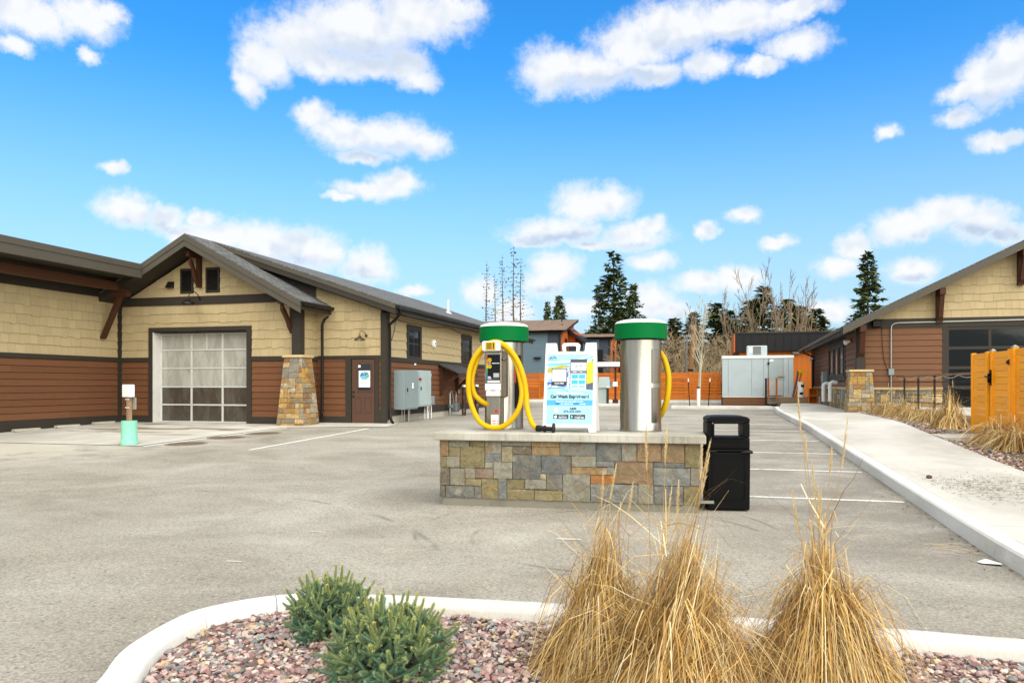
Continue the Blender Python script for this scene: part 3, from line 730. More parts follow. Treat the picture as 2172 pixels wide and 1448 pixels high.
pts = []
while len(pts) < 2600:
    y = g1.uniform(6.5, 17.7); x = inx(y)+.02+2.2*g1.random()**1.3; pts.append((x, y))
while len(pts) < 4200:
    y = g1.uniform(18.98, 29.); x = inx(y)+.02+1.4*g1.random()**1.3
    if x < 6.2: pts.append((x, y))
gravel('bed_gravel', pts, .018, .042, lambda x, y: G(y)+KZ-.015, 2, label='purple grey gravel in the strip bed between walk and fence', cat='gravel')

# ------------------------------------------------------------------ car wash building on the left
LB = thing('car_wash_building', 'long brown and beige building with stone pillar and glazed roll-up door at left', 'building', (-14, 21, .25), 0, world=True)
FY, RY, SX, WX = 20.9, 21.8, -9.94, -19.18      # facade, recessed wall, side wall, wing wall
fac = Wall((WX, FY), (1, 0), (0, -1)); rec = Wall((-15.9, RY), (1, 0), (0, -1)); side = Wall((SX, RY), (0, 1), (1, 0))
ret = Wall((-12.36, FY), (0, 1), (1, 0)); wing = Wall((WX, FY), (0, -1), (1, 0))
def slope_main(x): return 6.2-.3415*(x+15.9)
def slope_gab(x): return 6.19-.54*abs(x+15.9)
FW = 6.82
fx = lambda X: X-WX
# backing walls
ob('wall', fac.slab([(0, .1), (fx(-17.86), .1), (fx(-17.86), 3.27), (fx(-14.26), 3.27), (fx(-14.26), .1), (FW, .1), (FW, 3.98), (fx(-15.9), 5.85), (0, 4.05)], -.2, 0), backing, LB)
ob('wall', rec.slab([(0, .1), (fx(0)*0+5.96, .1), (5.96, 3.85), (0, 5.85)], -.2, 0), backing, LB)
ob('wall', side.rect(0, 17.2, .1, 3.85, -.2, 0), backing, LB)
ob('wall', ret.rect(0, .9, .1, 4.0, -.2, -.001), backing, LB)
ob('wall', wing.rect(0, 14, .1, 4.9, -.2, 0), backing, LB)
ob('wall', MB().box(-30, -9.96, 38.8, 39, .1, 3.8), backing, LB)
ob('wall', MB().box(-30, -29.8, 6.9, 39, .1, 4.5), backing, LB)
# trims
T = lambda w, *a: ob('trim_board', w.rect(*a), trim, LB)
D = .052
# facade: base, belt, band, corners, door casing
for a, b in ((.06, fx(-17.97)), (fx(-14.12), 6.3)): T(fac, a, b, .1, .53, 0, D); T(fac, a, b, 2.29, 2.43, 0, D)
T(fac, .13, FW-.13, 4.12, 4.39, 0, D)
T(fac, 0, .13, .1, 4.39, 0, D+.004)
T(fac, FW-.13, FW, .1, 4.05, 0, D+.004)
T(fac, fx(-17.97), fx(-17.83), .1, 3.27, 0, D+.01); T(fac, fx(-14.29), fx(-14.12), .1, 3.27, 0, D+.01); T(fac, fx(-17.97), fx(-14.12), 3.27, 3.40, 0, D+.012)
# recessed wall and return
rx = lambda X: X+15.9
T(rec, rx(-12.3), rx(-11.31), .1, .53, 0, D); T(rec, rx(-12.3), rx(-10.1), 2.36, 2.46, 0, D)
T(rec, rx(-11.31), rx(-11.12), .1, 2.36, 0, D+.008); T(rec, rx(-10.30), rx(-10.17), .1, 2.36, 0, D+.008)
T(rec, rx(-10.17), rx(-10.1), .1, .75, 0, D); T(rec, rx(-10.1), rx(-9.9), .1, 3.8, 0, D+.012)
T(ret, .04, .86, .1, .53, 0, D); T(ret, .04, .86, 2.30, 2.43, 0, D)
# side wall
T(side, -.046, .14, .44, 3.8, 0, D+.01); T(side, .14, 17.2, .55, .80, 0, D); T(side, .14, 17.2, 2.28, 2.42, 0, D)
ob('foundation', side.rect(-.04, 17.25, .05, .55, -.15, .02), foundation, LB)
# wing wall
T(wing, .04, 14, .1, .53, 0, D); T(wing, .04, 14, 2.31, 2.44, 0, D); T(wing, .04, 14, 4.36, 4.9, 0, D+.01)
T(wing, .0, .10, .53, 4.36, 0, D+.003)
# lap boards
lap(fac, LB, brown, [(.13, 0), (FW-.13, 0), (FW-.13, 3), (.13, 3)], .1955, .53, 2.29, [(fx(-17.97), fx(-14.12), 0, 3)])
lap(rec, LB, brown, [(rx(-12.33), 0), (rx(-10.1), 0), (rx(-10.1), 3), (rx(-12.33), 3)], .1955, .53, 2.36, [(rx(-11.31), rx(-10.17), 0, 3)])
lap(ret, LB, brown, [(.04, 0), (.88, 0), (.88, 3), (.04, 3)], .1955, .53, 2.30)
lap(side, LB, brown, [(.14, 0), (17.2, 0), (17.2, 3), (.14, 3)], .185, .80, 2.28)
lap(wing, LB, brown, [(.1, 0), (14, 0), (14, 3), (.1, 3)], .1955, .53, 2.31)
# shingles
st = []
shingles(fac, LB, beige, [(.13, 2.43), (FW-.13, 2.43), (FW-.13, 4.12), (.13, 4.12)], .282, 2.43, 4.12, [(fx(-17.97), fx(-14.12), 0, 3.4)], store=st)
gb = [(.02, 4.39), (FW, 4.39), (FW, 4.39), (fx(-15.9), 5.84)]
shingles(fac, LB, beige, [(.45, 4.39), (fx(-13.0), 4.39), (fx(-15.9), 5.86)], .282, 4.39, 5.86, [(fx(-16.78), fx(-16.26), 4.48, 5.3), (fx(-15.82), fx(-15.28), 4.48, 5.3)], store=st)
shingles(rec, LB, beige, [(rx(-12.36), 2.46), (rx(-10.1), 2.46), (rx(-10.1), 3.88), (rx(-12.36), 4.65)], .282, 2.46, 4.66, store=st)
shingles(ret, LB, beige, [(.04, 2.43), (.9, 2.43), (.9, 4.0), (.04, 4.0)], .282, 2.43, 4.0, store=st)
wins = [(23.37-RY, 24.66-RY, 2.42, 3.56), (28.97-RY, 30.32-RY, 2.44, 3.58), (34.2-RY, 35.5-RY, 2.44, 3.58)]
shingles(side, LB, beige, [(.14, 2.42), (17.2, 2.42), (17.2, 3.8), (.14, 3.8)], .282, 2.42, 3.8, wins, store=st)
shingles(wing, LB, beige, [(.1, 2.44), (8.6, 2.44), (8.6, 4.36), (.1, 4.36)], .282, 2.44, 4.36, store=st)
flush_shingles(st, 290, LB)
# windows of the side wall
for (a, b, z0, z1) in wins:
    wn = ob('window', MB(), trim, LB); mb = MB(); wn.data = mb.mesh('window')
    for q in ((a, a+.15, z0, z1), (b-.15, b, z0, z1), (a+.15, b-.15, z1-.17, z1), (a+.15, b-.15, z0, z0+.06)): side.rect(*q, 0, .05, mb)
    wn.data = mb.mesh('window'); wn.data.materials.append(trim)
    mb = MB(); fr = .045
    for q in ((a+.15, a+.15+fr, z0+.06, z1-.17), (b-.15-fr, b-.15, z0+.06, z1-.17), (a+.15+fr, b-.15-fr, z1-.17-fr, z1-.17), (a+.15+fr, b-.15-fr, z0+.06, z0+.06+fr)): side.rect(*q, 0, .035, mb)
    ob('sash', mb, iron, wn)
    ob('pane', side.rect(a+.15+fr, b-.15-fr, z0+.06+fr, z1-.17-fr, .004, .012), glass, wn)
    mb = MB(); c = (a+b)/2; cz = (z0+z1)/2-.06
    side.rect(c-.011, c+.011, z0+.11, z1-.22, .013, .02, mb); side.rect(a+.2, c-.011, cz-.011, cz+.011, .013, .02, mb); side.rect(c+.011, b-.2, cz-.011, cz+.011, .013, .02, mb)
    ob('muntin', mb, trim2, wn)
# roll-up door
DY = FY+.35
rd = ob('roll_up_door', MB(), alum, LB)
mb = MB(); cols = [-17.80, -16.62, -15.44, -14.30]; rows = [.28, .88, 1.47, 2.08, 2.68, 3.22]
for i, z in enumerate(rows): w = .05 if 0 < i < 5 else .07; mb.box(-17.80, -14.30, DY-.03, DY+.03, z-(w/2 if i else 0), z+(w/2 if i < 5 else 0)+(.03 if i == 0 else 0))
for x in cols:
    for a, b in zip(rows, rows[1:]): mb.box(x-.034, x+.034, DY-.026, DY+.026, a+.03, b-.03)
mb.box(-16.06, -16.02, DY-.026, DY+.026, rows[4]+.03, rows[5]-.03)
rd.data = mb.mesh('roll_up_door'); rd.data.materials.append(alum)
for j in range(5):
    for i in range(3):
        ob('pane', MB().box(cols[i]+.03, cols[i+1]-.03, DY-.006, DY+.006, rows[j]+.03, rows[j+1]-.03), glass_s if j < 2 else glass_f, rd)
mb = MB(); mb.box(-17.85, -17.81, FY-.03, DY+.05, .2, 3.26); mb.box(-14.29, -14.25, FY-.03, DY+.05, .2, 3.26)
ob('jamb', mb, whitep, LB)
ob('head_jamb', MB().box(-17.80, -14.3, FY-.02, DY+.05, 3.24, 3.268), iron, LB)
ob('interior', MB().box(-18.2, -13.9, DY+.3, DY+.35, .2, 3.6), mat('dim_interior', S(60, 58, 54), .9, var=.2), LB)
# man door with glazed upper half and a notice
X0, X1 = -11.115, -10.305
md = ob('door', MB().box(X0+.02, X1-.02, RY-.03, RY+.02, .33, 2.34), door_m, LB, bevel=.004)
mb = MB(); gx0, gx1 = X0+.2, X1-.11
for q in ((gx0, gx1, 1.32, 1.36), (gx0, gx1, 2.19, 2.23), (gx0, gx0+.03, 1.36, 2.19), (gx1-.03, gx1, 1.36, 2.19)): mb.box(q[0], q[1], RY-.05, RY-.031, q[2], q[3])
ob('lite_frame', mb, door_m, md)
ob('pane', MB().box(gx0+.03, gx1-.03, RY-.036, RY-.0315, 1.36, 2.19), glass, md)
mb = MB()
for a in (X0+.13, X0+.46):
    for q in ((a, a+.22, .65, .665), (a, a+.22, 1.13, 1.145), (a, a+.014, .665, 1.13), (a+.206, a+.22, .665, 1.13)): mb.box(q[0], q[1], RY-.042, RY-.031, q[2], q[3])
ob('panel_moulding', mb, door_m, md)
hd = MB().lathe([(.03, 0), (.03, .02), (.012, .03), (.012, .06), (0, .06)], 12)
for z in (1.31, 1.17): ob('handle', MB().add(hd.v, hd.f).xf(Matrix.Translation((X0+.075, RY-.031, z)) @ Matrix.Rotation(R(90), 4, 'X')), iron, md, smooth=40)
ob('threshold', MB().box(X0-.02, X1+.02, RY-.1, RY-.02, .27, .328), alum, LB)
nx0, nx1, nz0, nz1 = gx0+.055, gx1-.055, 1.46, 1.98
ob('notice', MB().box(nx0, nx1, RY-.0385, RY-.0365, nz0, nz1), letter_white, md)
cx = (nx0+nx1)/2
el = MB().lathe([(.0, 0), (1, 0)], 40); el.xf(Matrix.Translation((cx, RY-.0395, 1.82)) @ Matrix.Diagonal((.165, 1, .11, 1)) @ Matrix.Rotation(R(90), 4, 'X'))
ob('emblem_disc', el, mat('emblem_blue', S(110, 186, 222), .5, var=.12, scale=12), md)
el = MB().lathe([(.0, 0), (1, 0)], 24); el.xf(Matrix.Translation((cx+.09, RY-.0405, 1.79)) @ Matrix.Rotation(R(20), 4, 'Y') @ Matrix.Diagonal((.075, 1, .03, 1)) @ Matrix.Rotation(R(90), 4, 'X'))
ob('emblem_leaf', el, mat('emblem_green', S(120, 176, 80), .5, var=.2, scale=20), md)
text('A', .19, letter_dark, md, (cx-.07, RY-.0415, 1.855), FLIP, shear=-.1); text('&', .09, letter_dark, md, (cx+.015, RY-.0415, 1.87), FLIP); text('M', .16, letter_dark, md, (cx+.085, RY-.0415, 1.865), FLIP, sx=.9)
mb = MB(); mb.tube([(cx-.03, RY-.0415, 1.93), (cx+.02, RY-.0415, 1.955), (cx+.09, RY-.0415, 1.925)], .006, 5); ob('emblem_roof', mb, letter_dark, md)
ob('emblem_line', MB().box(cx-.12, cx+.12, RY-.0415, RY-.0412, 1.712, 1.722), letter_dark, md)
text('406-730-2198', .058, letter_black, md, (cx, RY-.0415, 1.6), FLIP, sx=.88, bold=.0006)
ob('sticker', MB().box(gx0+.035, gx0+.115, RY-.0385, RY-.0366, 2.08, 2.155), letter_white, md)
# louvre vents and hood vent in the gable
for a, b in ((-16.76, -16.28), (-15.80, -15.30)):
    v = MB(); z0, z1 = 4.50, 5.27
    for q in ((a, a+.05, z0, z1), (b-.05, b, z0, z1), (a+.05, b-.05, z0, z0+.05), (a+.05, b-.05, z1-.05, z1)): v.box(q[0], q[1], FY-.05, FY, q[2], q[3])
    lv = ob('louvre_vent', v, trim, LB); ob('back', MB().box(a+.05, b-.05, FY-.008, FY, z0+.05, z1-.05), black, lv)
    for k in range(9):
        z = z0+.06+k*.073; s_ = MB(); s_.prism([(a+.05, FY-.045, z), (a+.05, FY-.04, z-.005), (a+.05, FY-.01, z+.055), (a+.05, FY-.012, z+.062)], [(b-.05, FY-.045, z), (b-.05, FY-.04, z-.005), (b-.05, FY-.01, z+.055), (b-.05, FY-.012, z+.062)])
        ob('slat', s_, iron, lv)
mb = MB(); mb.prism([(-17.23, FY, 4.89), (-17.23, FY-.05, 4.89), (-17.23, FY-.2, 4.68), (-17.23, FY, 4.68)], [(-17.0, FY, 4.89), (-17.0, FY-.05, 4.89), (-17.0, FY-.2, 4.68), (-17.0, FY, 4.68)])
ob('hood_vent', mb, iron, LB)
# roofs
def roof_pair(pts_top, y0, y1, th, name='roof_slab'):
    (xa, za), (xb, zb) = pts_top
    return MB().prism([(xa, y0, za), (xb, y0, zb), (xb, y0, zb-th), (xa, y0, za-th)], [(xa, y1, za), (xb, y1, zb), (xb, y1, zb-th), (xa, y1, za-th)])
def roof(name, xa, za, xb, zb, y0, y1, th, m_top, parent, over=.03):
    s_ = ob(name, roof_pair(((xa, za), (xb, zb)), y0, y1, th), trim, parent)
    d = Vector((xb-xa, 0, zb-za)).normalized(); xe, ze = xb+d.x*over, zb+d.z*over
    sh = ob('roof_shingles', roof_pair(((xa, za+.045), (xe, ze+.045)), y0-over, y1, .04), m_top, s_)
    uv_slope(sh, (0, 1, 0), d); return s_
mr = roof('roof', -15.9, 6.2, -9.4, slope_main(-9.4), 21.3, 39.3, .24, roof_m, LB)
roof('roof', -15.9, 6.17, -19.4, 4.35, 21.8, 39.3, .24, roof_m, LB)
ob('roof', MB().box(-29.9, -19.3, 20.0, 39.3, 4.3, 4.5), trim, LB)
gr = roof('roof', -15.9, 6.19, -11.87, slope_gab(-11.87), 20.0, 21.98, .22, roof_m, LB)
roof('roof', -15.9, 6.18, -19.3, slope_gab(-19.3), 20.0, 21.78, .22, roof_m, LB)
wr = ob('roof', MB().prism([(-30, 6, 6.3), (-17.5, 6, 5.3), (-17.5, 6, 4.93), (-30, 6, 4.93)], [(-30, 20.0, 6.3), (-17.5, 20.0, 5.3), (-17.5, 20.0, 4.93), (-30, 20.0, 4.93)]), trim, LB)
ob('roof', MB().box(-30, -18.05, 20.001, 21.75, 4.75, 5.1), trim, LB)
# fascia boards: a lighter drip trim over a darker board
def rake(xa, za, xb, zb, y, th0, th1, m, proud, par=None):
    mb = MB().prism([(xa, y-proud, za), (xb, y-proud, zb), (xb, y-proud, zb-th0), (xa, y-proud, za-th0)], [(xa, y+.01, za), (xb, y+.01, zb), (xb, y+.01, zb-th0), (xa, y+.01, za-th0)])
    ob('rake_board', mb, m, LB)
rake(-15.9, 6.2, -11.87, slope_gab(-11.87)+.01, 20.0, .17, 0, trim2, .045); rake(-15.9, 6.04, -11.87, slope_gab(-11.87)-.15, 20.0, .2, 0, trim2, .022)
rake(-15.9, 6.2, -17.47, slope_gab(-17.47)+.01, 20.0, .17, 0, trim2, .045); rake(-15.9, 6.04, -17.47, slope_gab(-17.47)-.15, 20.0, .2, 0, trim2, .022)
rake(-15.7, slope_main(-15.7), -9.4, slope_main(-9.4), 21.3, .12, 0, trim2, .04); rake(-15.7, slope_main(-15.7)-.12, -9.4, slope_main(-9.4)-.12, 21.3, .17, 0, trim, .02)
ob('fascia_board', MB().box(-17.51, -17.455, 6, 19.96, 5.16, 5.34), trim2, LB); ob('fascia_board', MB().box(-17.51, -17.475, 6, 19.975, 4.9, 5.16), trim2, LB)
ob('fascia_board', MB().box(-9.42, -9.39, 21.33, 39.3, slope_main(-9.4)-.25, slope_main(-9.4)-.02), trim, LB)
# gutters
def gutter(x, y0, y1, z, name='gutter', par=None, m=iron):
    P = [(0, 0), (.1, 0), (.125, .035), (.125, .1), (.118, .1), (.112, .04), (.095, .008), (0.006, .008), (.006, .1), (0, .1)]
    return ob(name, MB().prism([(x+a, y0, z+b) for a, b in P], [(x+a, y1, z+b) for a, b in P]), m, par)
gutter(-9.39, 21.3, 39.3, slope_main(-9.4)-.13, par=LB); gutter(-11.84, 20.0, 22.2, slope_gab(-11.87)-.12, par=LB)
ob('eave_fascia', MB().box(-11.88, -11.845, 20.0, 22.2, slope_gab(-11.87)-.24, slope_gab(-11.87)-.01), trim, LB)
# downspouts
ob('downspout', MB().tube([(-11.8, 21.9, 3.93), (-11.8, 21.9, 3.84), (-12.05, 21.74, 3.62), (-12.12, 21.72, 3.45), (-12.12, 21.72, .72), (-12.12, 21.70, .62), (-12.08, 21.6, .55)], .042, 8), iron, LB, smooth=50)
ob('downspout', MB().tube([(-9.33, 21.5, 3.86), (-9.35, 21.55, 3.72), (-9.6, 21.72, 3.55), (-9.84, 21.84, 3.42), (-9.86, 21.9, 3.2), (-9.86, 21.9, .82), (-9.82, 21.86, .62), (-9.8, 21.82, .5), (-9.72, 21.72, .40), (-9.62, 21.6, .36)], .045, 8), iron, LB, smooth=50)
# knee braces and beam
def brace(parent, wall, u, zlow, zhigh, reach, w=.14, head=True, m=timber):
    """post on the wall, arm out under the eave, curved diagonal"""
    b = ob('knee_brace', wall.rect(u-w/2, u+w/2, zlow, zhigh, .03, .17), m, parent)
    ob('brace_arm', wall.rect(u-w/2+.006, u+w/2-.006, zhigh-.17, zhigh-.004, .172, reach), m, b)
    mb = MB(); N = 8; A = []; B = []
    for i in range(N+1):
        t = i/N; d = .17+(reach-.3)*t; z = zlow+.03+(zhigh-.2-zlow)*(t**.62)
        A.append((d, z)); B.append((d+.02+.09*(1-t), z-.17*(.4+.6*t)))
    B[0] = (A[0][0], A[0][1]-.02)
    poly = [(d, z) for d, z in A]+[(max(d, .171), max(z, zlow+.01)) for d, z in B[::-1]]
    mb.prism([wall.p(u-w/2+.02, z, d) for d, z in poly], [wall.p(u+w/2-.02, z, d) for d, z in poly])
    ob('diagonal', mb, m, b); return b
brace(LB, fac, fx(-16.0), 4.66, 5.74, .66, .13); brace(LB, fac, fx(-12.62), 3.12, 4.14, .85)
bw = ob('knee_brace', MB().prism([(WX+.02, 20.04, 3.02), (WX+.14, 20.04, 3.02), (-18.35, 20.04, 4.36), (-18.5, 20.04, 4.36)], [(WX+.02, 20.2, 3.02), (WX+.14, 20.2, 3.02), (-18.35, 20.2, 4.36), (-18.5, 20.2, 4.36)]), timber, LB)
ob('brace_arm', MB().box(WX+.03, -18.1, 20.03, 20.21, 4.362, 4.54), timber, bw)
ob('beam', MB().box(-18.62, -18.38, 6, 20.32, 4.545, 4.8), timberh, LB)
# vent pipe on the roof
vp = ob('vent_pipe', MB().cyl((-11.5, 31.8, 4.6), (-11.5, 31.8, 5.32), .05, n=12), whitep, LB); ob('flashing', MB().lathe([(.2, -.06), (.09, .08), (.05, .12)], 14, (-11.5, 31.8, 4.72)), alum, vp)
# cables sagging under the eave
c1 = [(-9.86, 22.0+t*8, 3.72-.13*abs(math.sin(t*4.2+.4))-.02*math.sin(t*17)) for t in [i/30 for i in range(31)]]
ob('cable', MB().tube(c1, .011, 5), iron, LB); ob('cable', MB().tube([(-9.86, 22.35, 3.6), (-9.87, 22.3, 3.3), (-9.87, 22.1, 3.0), (-9.88, 21.98, 2.85)], .011, 5), iron, LB)

# --- stone pillar at the facade corner (a tapered shaft, veneer stones, cap)
STONE_COLS = [S(176, 140, 84), S(160, 124, 66), S(188, 162, 112), S(150, 146, 132), S(128, 128, 120), S(168, 150, 116), S(146, 104, 62), S(186, 148, 72), S(138, 124, 98), S(170, 160, 138)]
def pillar(root, cx, cy, z0, z1, wb, wt, cell, seed, faces, capm):
    r = random.Random(seed); dirs = {'f': ((1, 0), (0, -1)), 'r': ((0, 1), (1, 0)), 'l': ((0, -1), (-1, 0)), 'b': ((-1, 0), (0, 1))}
    H_ = z1-z0; k = MB().prism([(cx+sx*wb/2*.94, cy+sy*wb/2*.94, z0) for sx, sy in ((-1, -1), (1, -1), (1, 1), (-1, 1))], [(cx+sx*wt/2*.93, cy+sy*wt/2*.93, z1) for sx, sy in ((-1, -1), (1, -1), (1, 1), (-1, 1))])
    ob('core', k, mortar, root)
    for fc in faces:
        a, n = dirs[fc]
        for (u0, u1, v0, v1) in ashlar(1., H_, cell, seed+ord(fc), 3, 2):
            def P(u, z, d, a=a, n=n):
                w = wb+(wt-wb)*z/H_; uu = (u-.5)*w; dd = w/2*.955+d
                return Vector((cx+a[0]*uu+n[0]*dd, cy+a[1]*uu+n[1]*dd, z0+z))
            o = ob('stone', stone_piece(P, u0, u1, v0, v1, .018+r.random()*.012, .012, r.random()*50, gap=.006), stone_m, root)
            c = r.choice(STONE_COLS); q = .85+.3*r.random(); o.color = (c[0]*q, c[1]*q, c[2]*q, r.choice((0, .0, .35, .8)))
    ob('cap', MB().prism([(cx+sx*(wt/2+.05), cy+sy*(wt/2+.05), z1) for sx, sy in ((-1, -1), (1, -1), (1, 1), (-1, 1))], [(cx+sx*(wt/2+.04), cy+sy*(wt/2+.04), z1+.075) for sx, sy in ((-1, -1), (1, -1), (1, 1), (-1, 1))]), capm, root, bevel=.008)
cap_m = mat('sandstone_cap', S(190, 168, 124), .8, var=.14, scale=6, bump=.5, bscale=50)
PL = thing('stone_pillar', 'tall tapered pillar of tan ledge stone at the corner of the wash bay', 'pillar', (-12.42, 20.8, .26), 0, world=True)
pillar(PL, -12.42, 20.78, .2, 2.37, .96, .60, .155, 5, 'fr', cap_m)
ob('post', MB().box(-12.56, -12.28, 20.64, 20.92, 2.446, 4.0), trim, PL)

# --- gooseneck lamps
def gooseneck(label, x, y, z, m, s=1.):
    t = thing('wall_lamp', label, 'lamp', (x, y, z), 0, 'gooseneck wall lamps')
    ob('mount', MB().lathe([(0, 0), (.055*s, 0), (.055*s, .02), (.02, .04)], 16).xf(Matrix.Rotation(R(90), 4, 'X')), m, t, smooth=40)
    ob('gooseneck', MB().tube([(0, -.02, 0), (0, -.12*s, .09*s), (-.02, -.24*s, .17*s), (-.06, -.34*s, .15*s), (-.09*s, -.38*s, .05*s), (-.1*s, -.38*s, -.03*s)], .012*s, 8), m, t, smooth=60)
    ob('shade', MB().lathe([(.03, .02), (.045, -.02), (.09, -.07), (.15, -.1), (.19, -.15), (.2, -.18), (.185, -.175), (.14, -.11), (.03, -.03)], 28, (-.1*s, -.38*s, -.02)).xf(Matrix.Diagonal((s, 1, s, 1)) if s != 1 else Matrix.Identity(4)), m, t, smooth=50)
    ob('bulb', MB().lathe([(0, -.16), (.035, -.15), (.04, -.12), (.02, -.08)], 12, (-.1*s, -.38*s, -.02)), white, t, smooth=60)
gooseneck('black gooseneck barn lamp on the dark band over the roll-up door', -15.99, FY-.036, 4.31, iron, 1.15)
gooseneck('bronze gooseneck barn lamp above the brown entry door', -10.6, RY-.03, 3.08, mat('bronze_lamp', S(92, 80, 66), .4, metal=.5), .85)
# --- round white bell unit on the shingles
t = thing('alarm_bell', 'round white alarm sounder on beige shingles between two windows', 'alarm', (SX+.03, 25.8, 3.03))
ob('housing', MB().lathe([(0, .1), (.1, .1), (.14, .07), (.15, 0)], 24).xf(Matrix.Rotation(R(90), 4, 'Y')), white, t, smooth=40); ob('eye', MB().lathe([(0, .012), (.035, .01), (.04, 0)], 14).xf(Matrix.Translation((.098, 0, 0)) @ Matrix.Rotation(R(90), 4, 'Y')), black, t)
# --- small white sensor on the belt
ob('sensor_box', MB().box(SX+.023, SX+.06, 24.02, 24.12, 2.2, 2.27), white, bevel=.006, label='tiny white sensor box high on the brown siding above cabinets', cat='sensor')

# --- electrical cabinets
def cabinet(name, label, y0, y1, z0, z1, dep, m, handle_y, door=True):
    t = thing(name, label, 'cabinet', (SX+.03, (y0+y1)/2, z0), 0, 'electrical gear on the side wall', world=True)
    ob('case', MB().box(SX+.03, SX+dep, y0, y1, z0, z1), m, t, bevel=.008)
    dr = ob('door', MB().box(SX+dep+.003, SX+dep+.022, y0+.03, y1-.03, z0+.04, z1-.03), m, t, bevel=.005)
    ob('handle', MB().box(SX+dep+.022, SX+dep+.05, handle_y, handle_y+.03, (z0+z1)/2-.06, (z0+z1)/2+.06), iron, dr)
    for z in (z0+.15, z1-.15): ob('hinge', MB().cyl((SX+dep+.015, y1-.012, z-.05), (SX+dep+.015, y1-.012, z+.05), .012, n=8), m, dr)
    return t
a = cabinet('electrical_cabinet', 'tall grey-green electrical cabinet nearest the downspout', 22.3, 23.38, .74, 2.0, .42, grey_cab, 22.42)
ob('warning_label', MB().box(SX+.4425, SX+.444, 22.85, 22.95, 1.42, 1.6), letter_white, a)
b_ = cabinet('electrical_cabinet', 'tall pale grey electrical cabinet with red switch beside the darker one', 23.5, 24.62, .8, 2.02, .40, grey_cab2, 23.62)
ob('switch_handle', MB().box(SX+.4, SX+.47, 23.52, 23.6, 1.68, 1.76), mat('red_plastic', S(170, 30, 36), .4), b_)
t = thing('electric_meter', 'round glass electric meter beside the pale cabinet', 'meter', (SX+.02, 24.8, 1.8), 0, world=True)
ob('base', MB().box(SX+.024, SX+.1, 24.68, 24.92, 1.68, 1.92), grey_cab2, t, bevel=.006); ob('dome', MB().lathe([(0, .12), (.07, .11), (.09, .07), (.095, 0)], 20).xf(Matrix.Translation((SX+.1, 24.8, 1.8)) @ Matrix.Rotation(R(90), 4, 'Y')), mat('meter_glass', S(190, 194, 190), .1, spec=.8), t, smooth=40)
for nm, lab, y0, y1, z0, z1, m in (('junction_box', 'small pale junction box under the meter', 24.66, 24.92, .82, 1.1, grey_cab2), ('junction_box', 'small grey junction box right of the pale one', 24.96, 25.5, .82, 1.14, grey_cab)):
    t = thing(nm, lab, 'junction box', (SX+.03, y0, z0), 0, 'electrical gear on the side wall', world=True)
    ob('case', MB().box(SX+.035, SX+.2, y0, y1, z0, z1), m, t, bevel=.006); ob('cover', MB().box(SX+.202, SX+.212, y0+.015, y1-.015, z0+.015, z1-.015), m, t, bevel=.003)
cr = thing('conduit_run', 'grey and white conduits rising from the ground below the cabinets', 'conduit', (SX+.1, 24.2, .4), 0, world=True)
for y, r, m, zt in ((22.75, .02, conduit_m, .75), (22.95, .02, conduit_m, .75), (23.3, .055, conduit_m, .75), (24.75, .022, white, .83), (24.98, .022, white, .83), (25.1, .022, white, .83), (25.22, .022, conduit_m, .83), (25.38, .022, white, .83)):
    ob('conduit', MB().cyl((SX+.12, y, G(y)-.05), (SX+.12, y, zt), r, n=10), m, cr, smooth=50)
ob('conduit', MB().tube([(SX+.2, 23.36, .5), (SX+.2, 24.3, .5), (SX+.2, 24.5, .56), (SX+.2, 24.55, .8)], .022, 8), conduit_m, cr, smooth=50)
ob('marker_tag', MB().box(SX+.15, SX+.155, 25.02, 25.08, .62, .74), yellow, cr)
# --- little awning roof on brackets
aw = thing('meter_awning', 'small dark shingled awning on timber brackets over the gas meter', 'awning', (SX, 27.8, 2.3), 0, world=True)
sh = ob('roof_shingles', MB().prism([(SX+.03, 26.3, 2.34), (SX+.85, 26.3, 1.98), (SX+.85, 26.3, 1.93), (SX+.03, 26.3, 2.28)], [(SX+.03, 28.6, 2.34), (SX+.85, 28.6, 1.98), (SX+.85, 28.6, 1.93), (SX+.03, 28.6, 2.28)]), roof_dk, aw); uv_slope(sh, (0, 1, 0), (.9, 0, -.4))
ob('fascia', MB().box(SX+.8, SX+.84, 26.32, 28.58, 1.82, 1.925), timber, aw)
for y in (26.55, 28.3):
    br = ob('bracket', MB().box(SX+.024, SX+.15, y-.07, y+.07, 1.15, 2.2), timber, aw)
    ob('bracket_arm', MB().prism([(SX+.15, y-.06, 1.35), (SX+.15, y-.06, 1.5), (SX+.66, y-.06, 1.98), (SX+.78, y-.06, 1.9)], [(SX+.15, y+.06, 1.35), (SX+.15, y+.06, 1.5), (SX+.66, y+.06, 1.98), (SX+.78, y+.06, 1.9)]), timber, br)
gm = thing('gas_meter', 'grey gas meter with looped pipes below the awning', 'gas meter', (SX+.3, 27.5, .4), 0, world=True)
ob('meter_body', MB().box(SX+.15, SX+.4, 27.35, 27.75, .5, .86), mat('gas_grey', S(110, 118, 116), .5, metal=.2), gm, bevel=.05, segs=3)
ob('riser_pipe', MB().tube([(SX+.25, 27.0, G(27)-.05), (SX+.25, 27.0, 1.2), (SX+.25, 27.06, 1.28), (SX+.25, 27.2, 1.28), (SX+.25, 27.26, 1.2), (SX+.25, 27.4, .86)], .03, 8), conduit_m, gm, smooth=50)
ob('outlet_pipe', MB().tube([(SX+.25, 27.68, .86), (SX+.25, 27.7, 1.2), (SX+.2, 27.75, 1.28), (SX+.04, 27.8, 1.28)], .028, 8), conduit_m, gm, smooth=50)
ob('regulator', MB().lathe([(0, -.05), (.1, -.05), (.11, 0), (.1, .05), (0, .05)], 18, (SX+.27, 27.05, .72)), MATS['gas_grey'], gm, smooth=40)
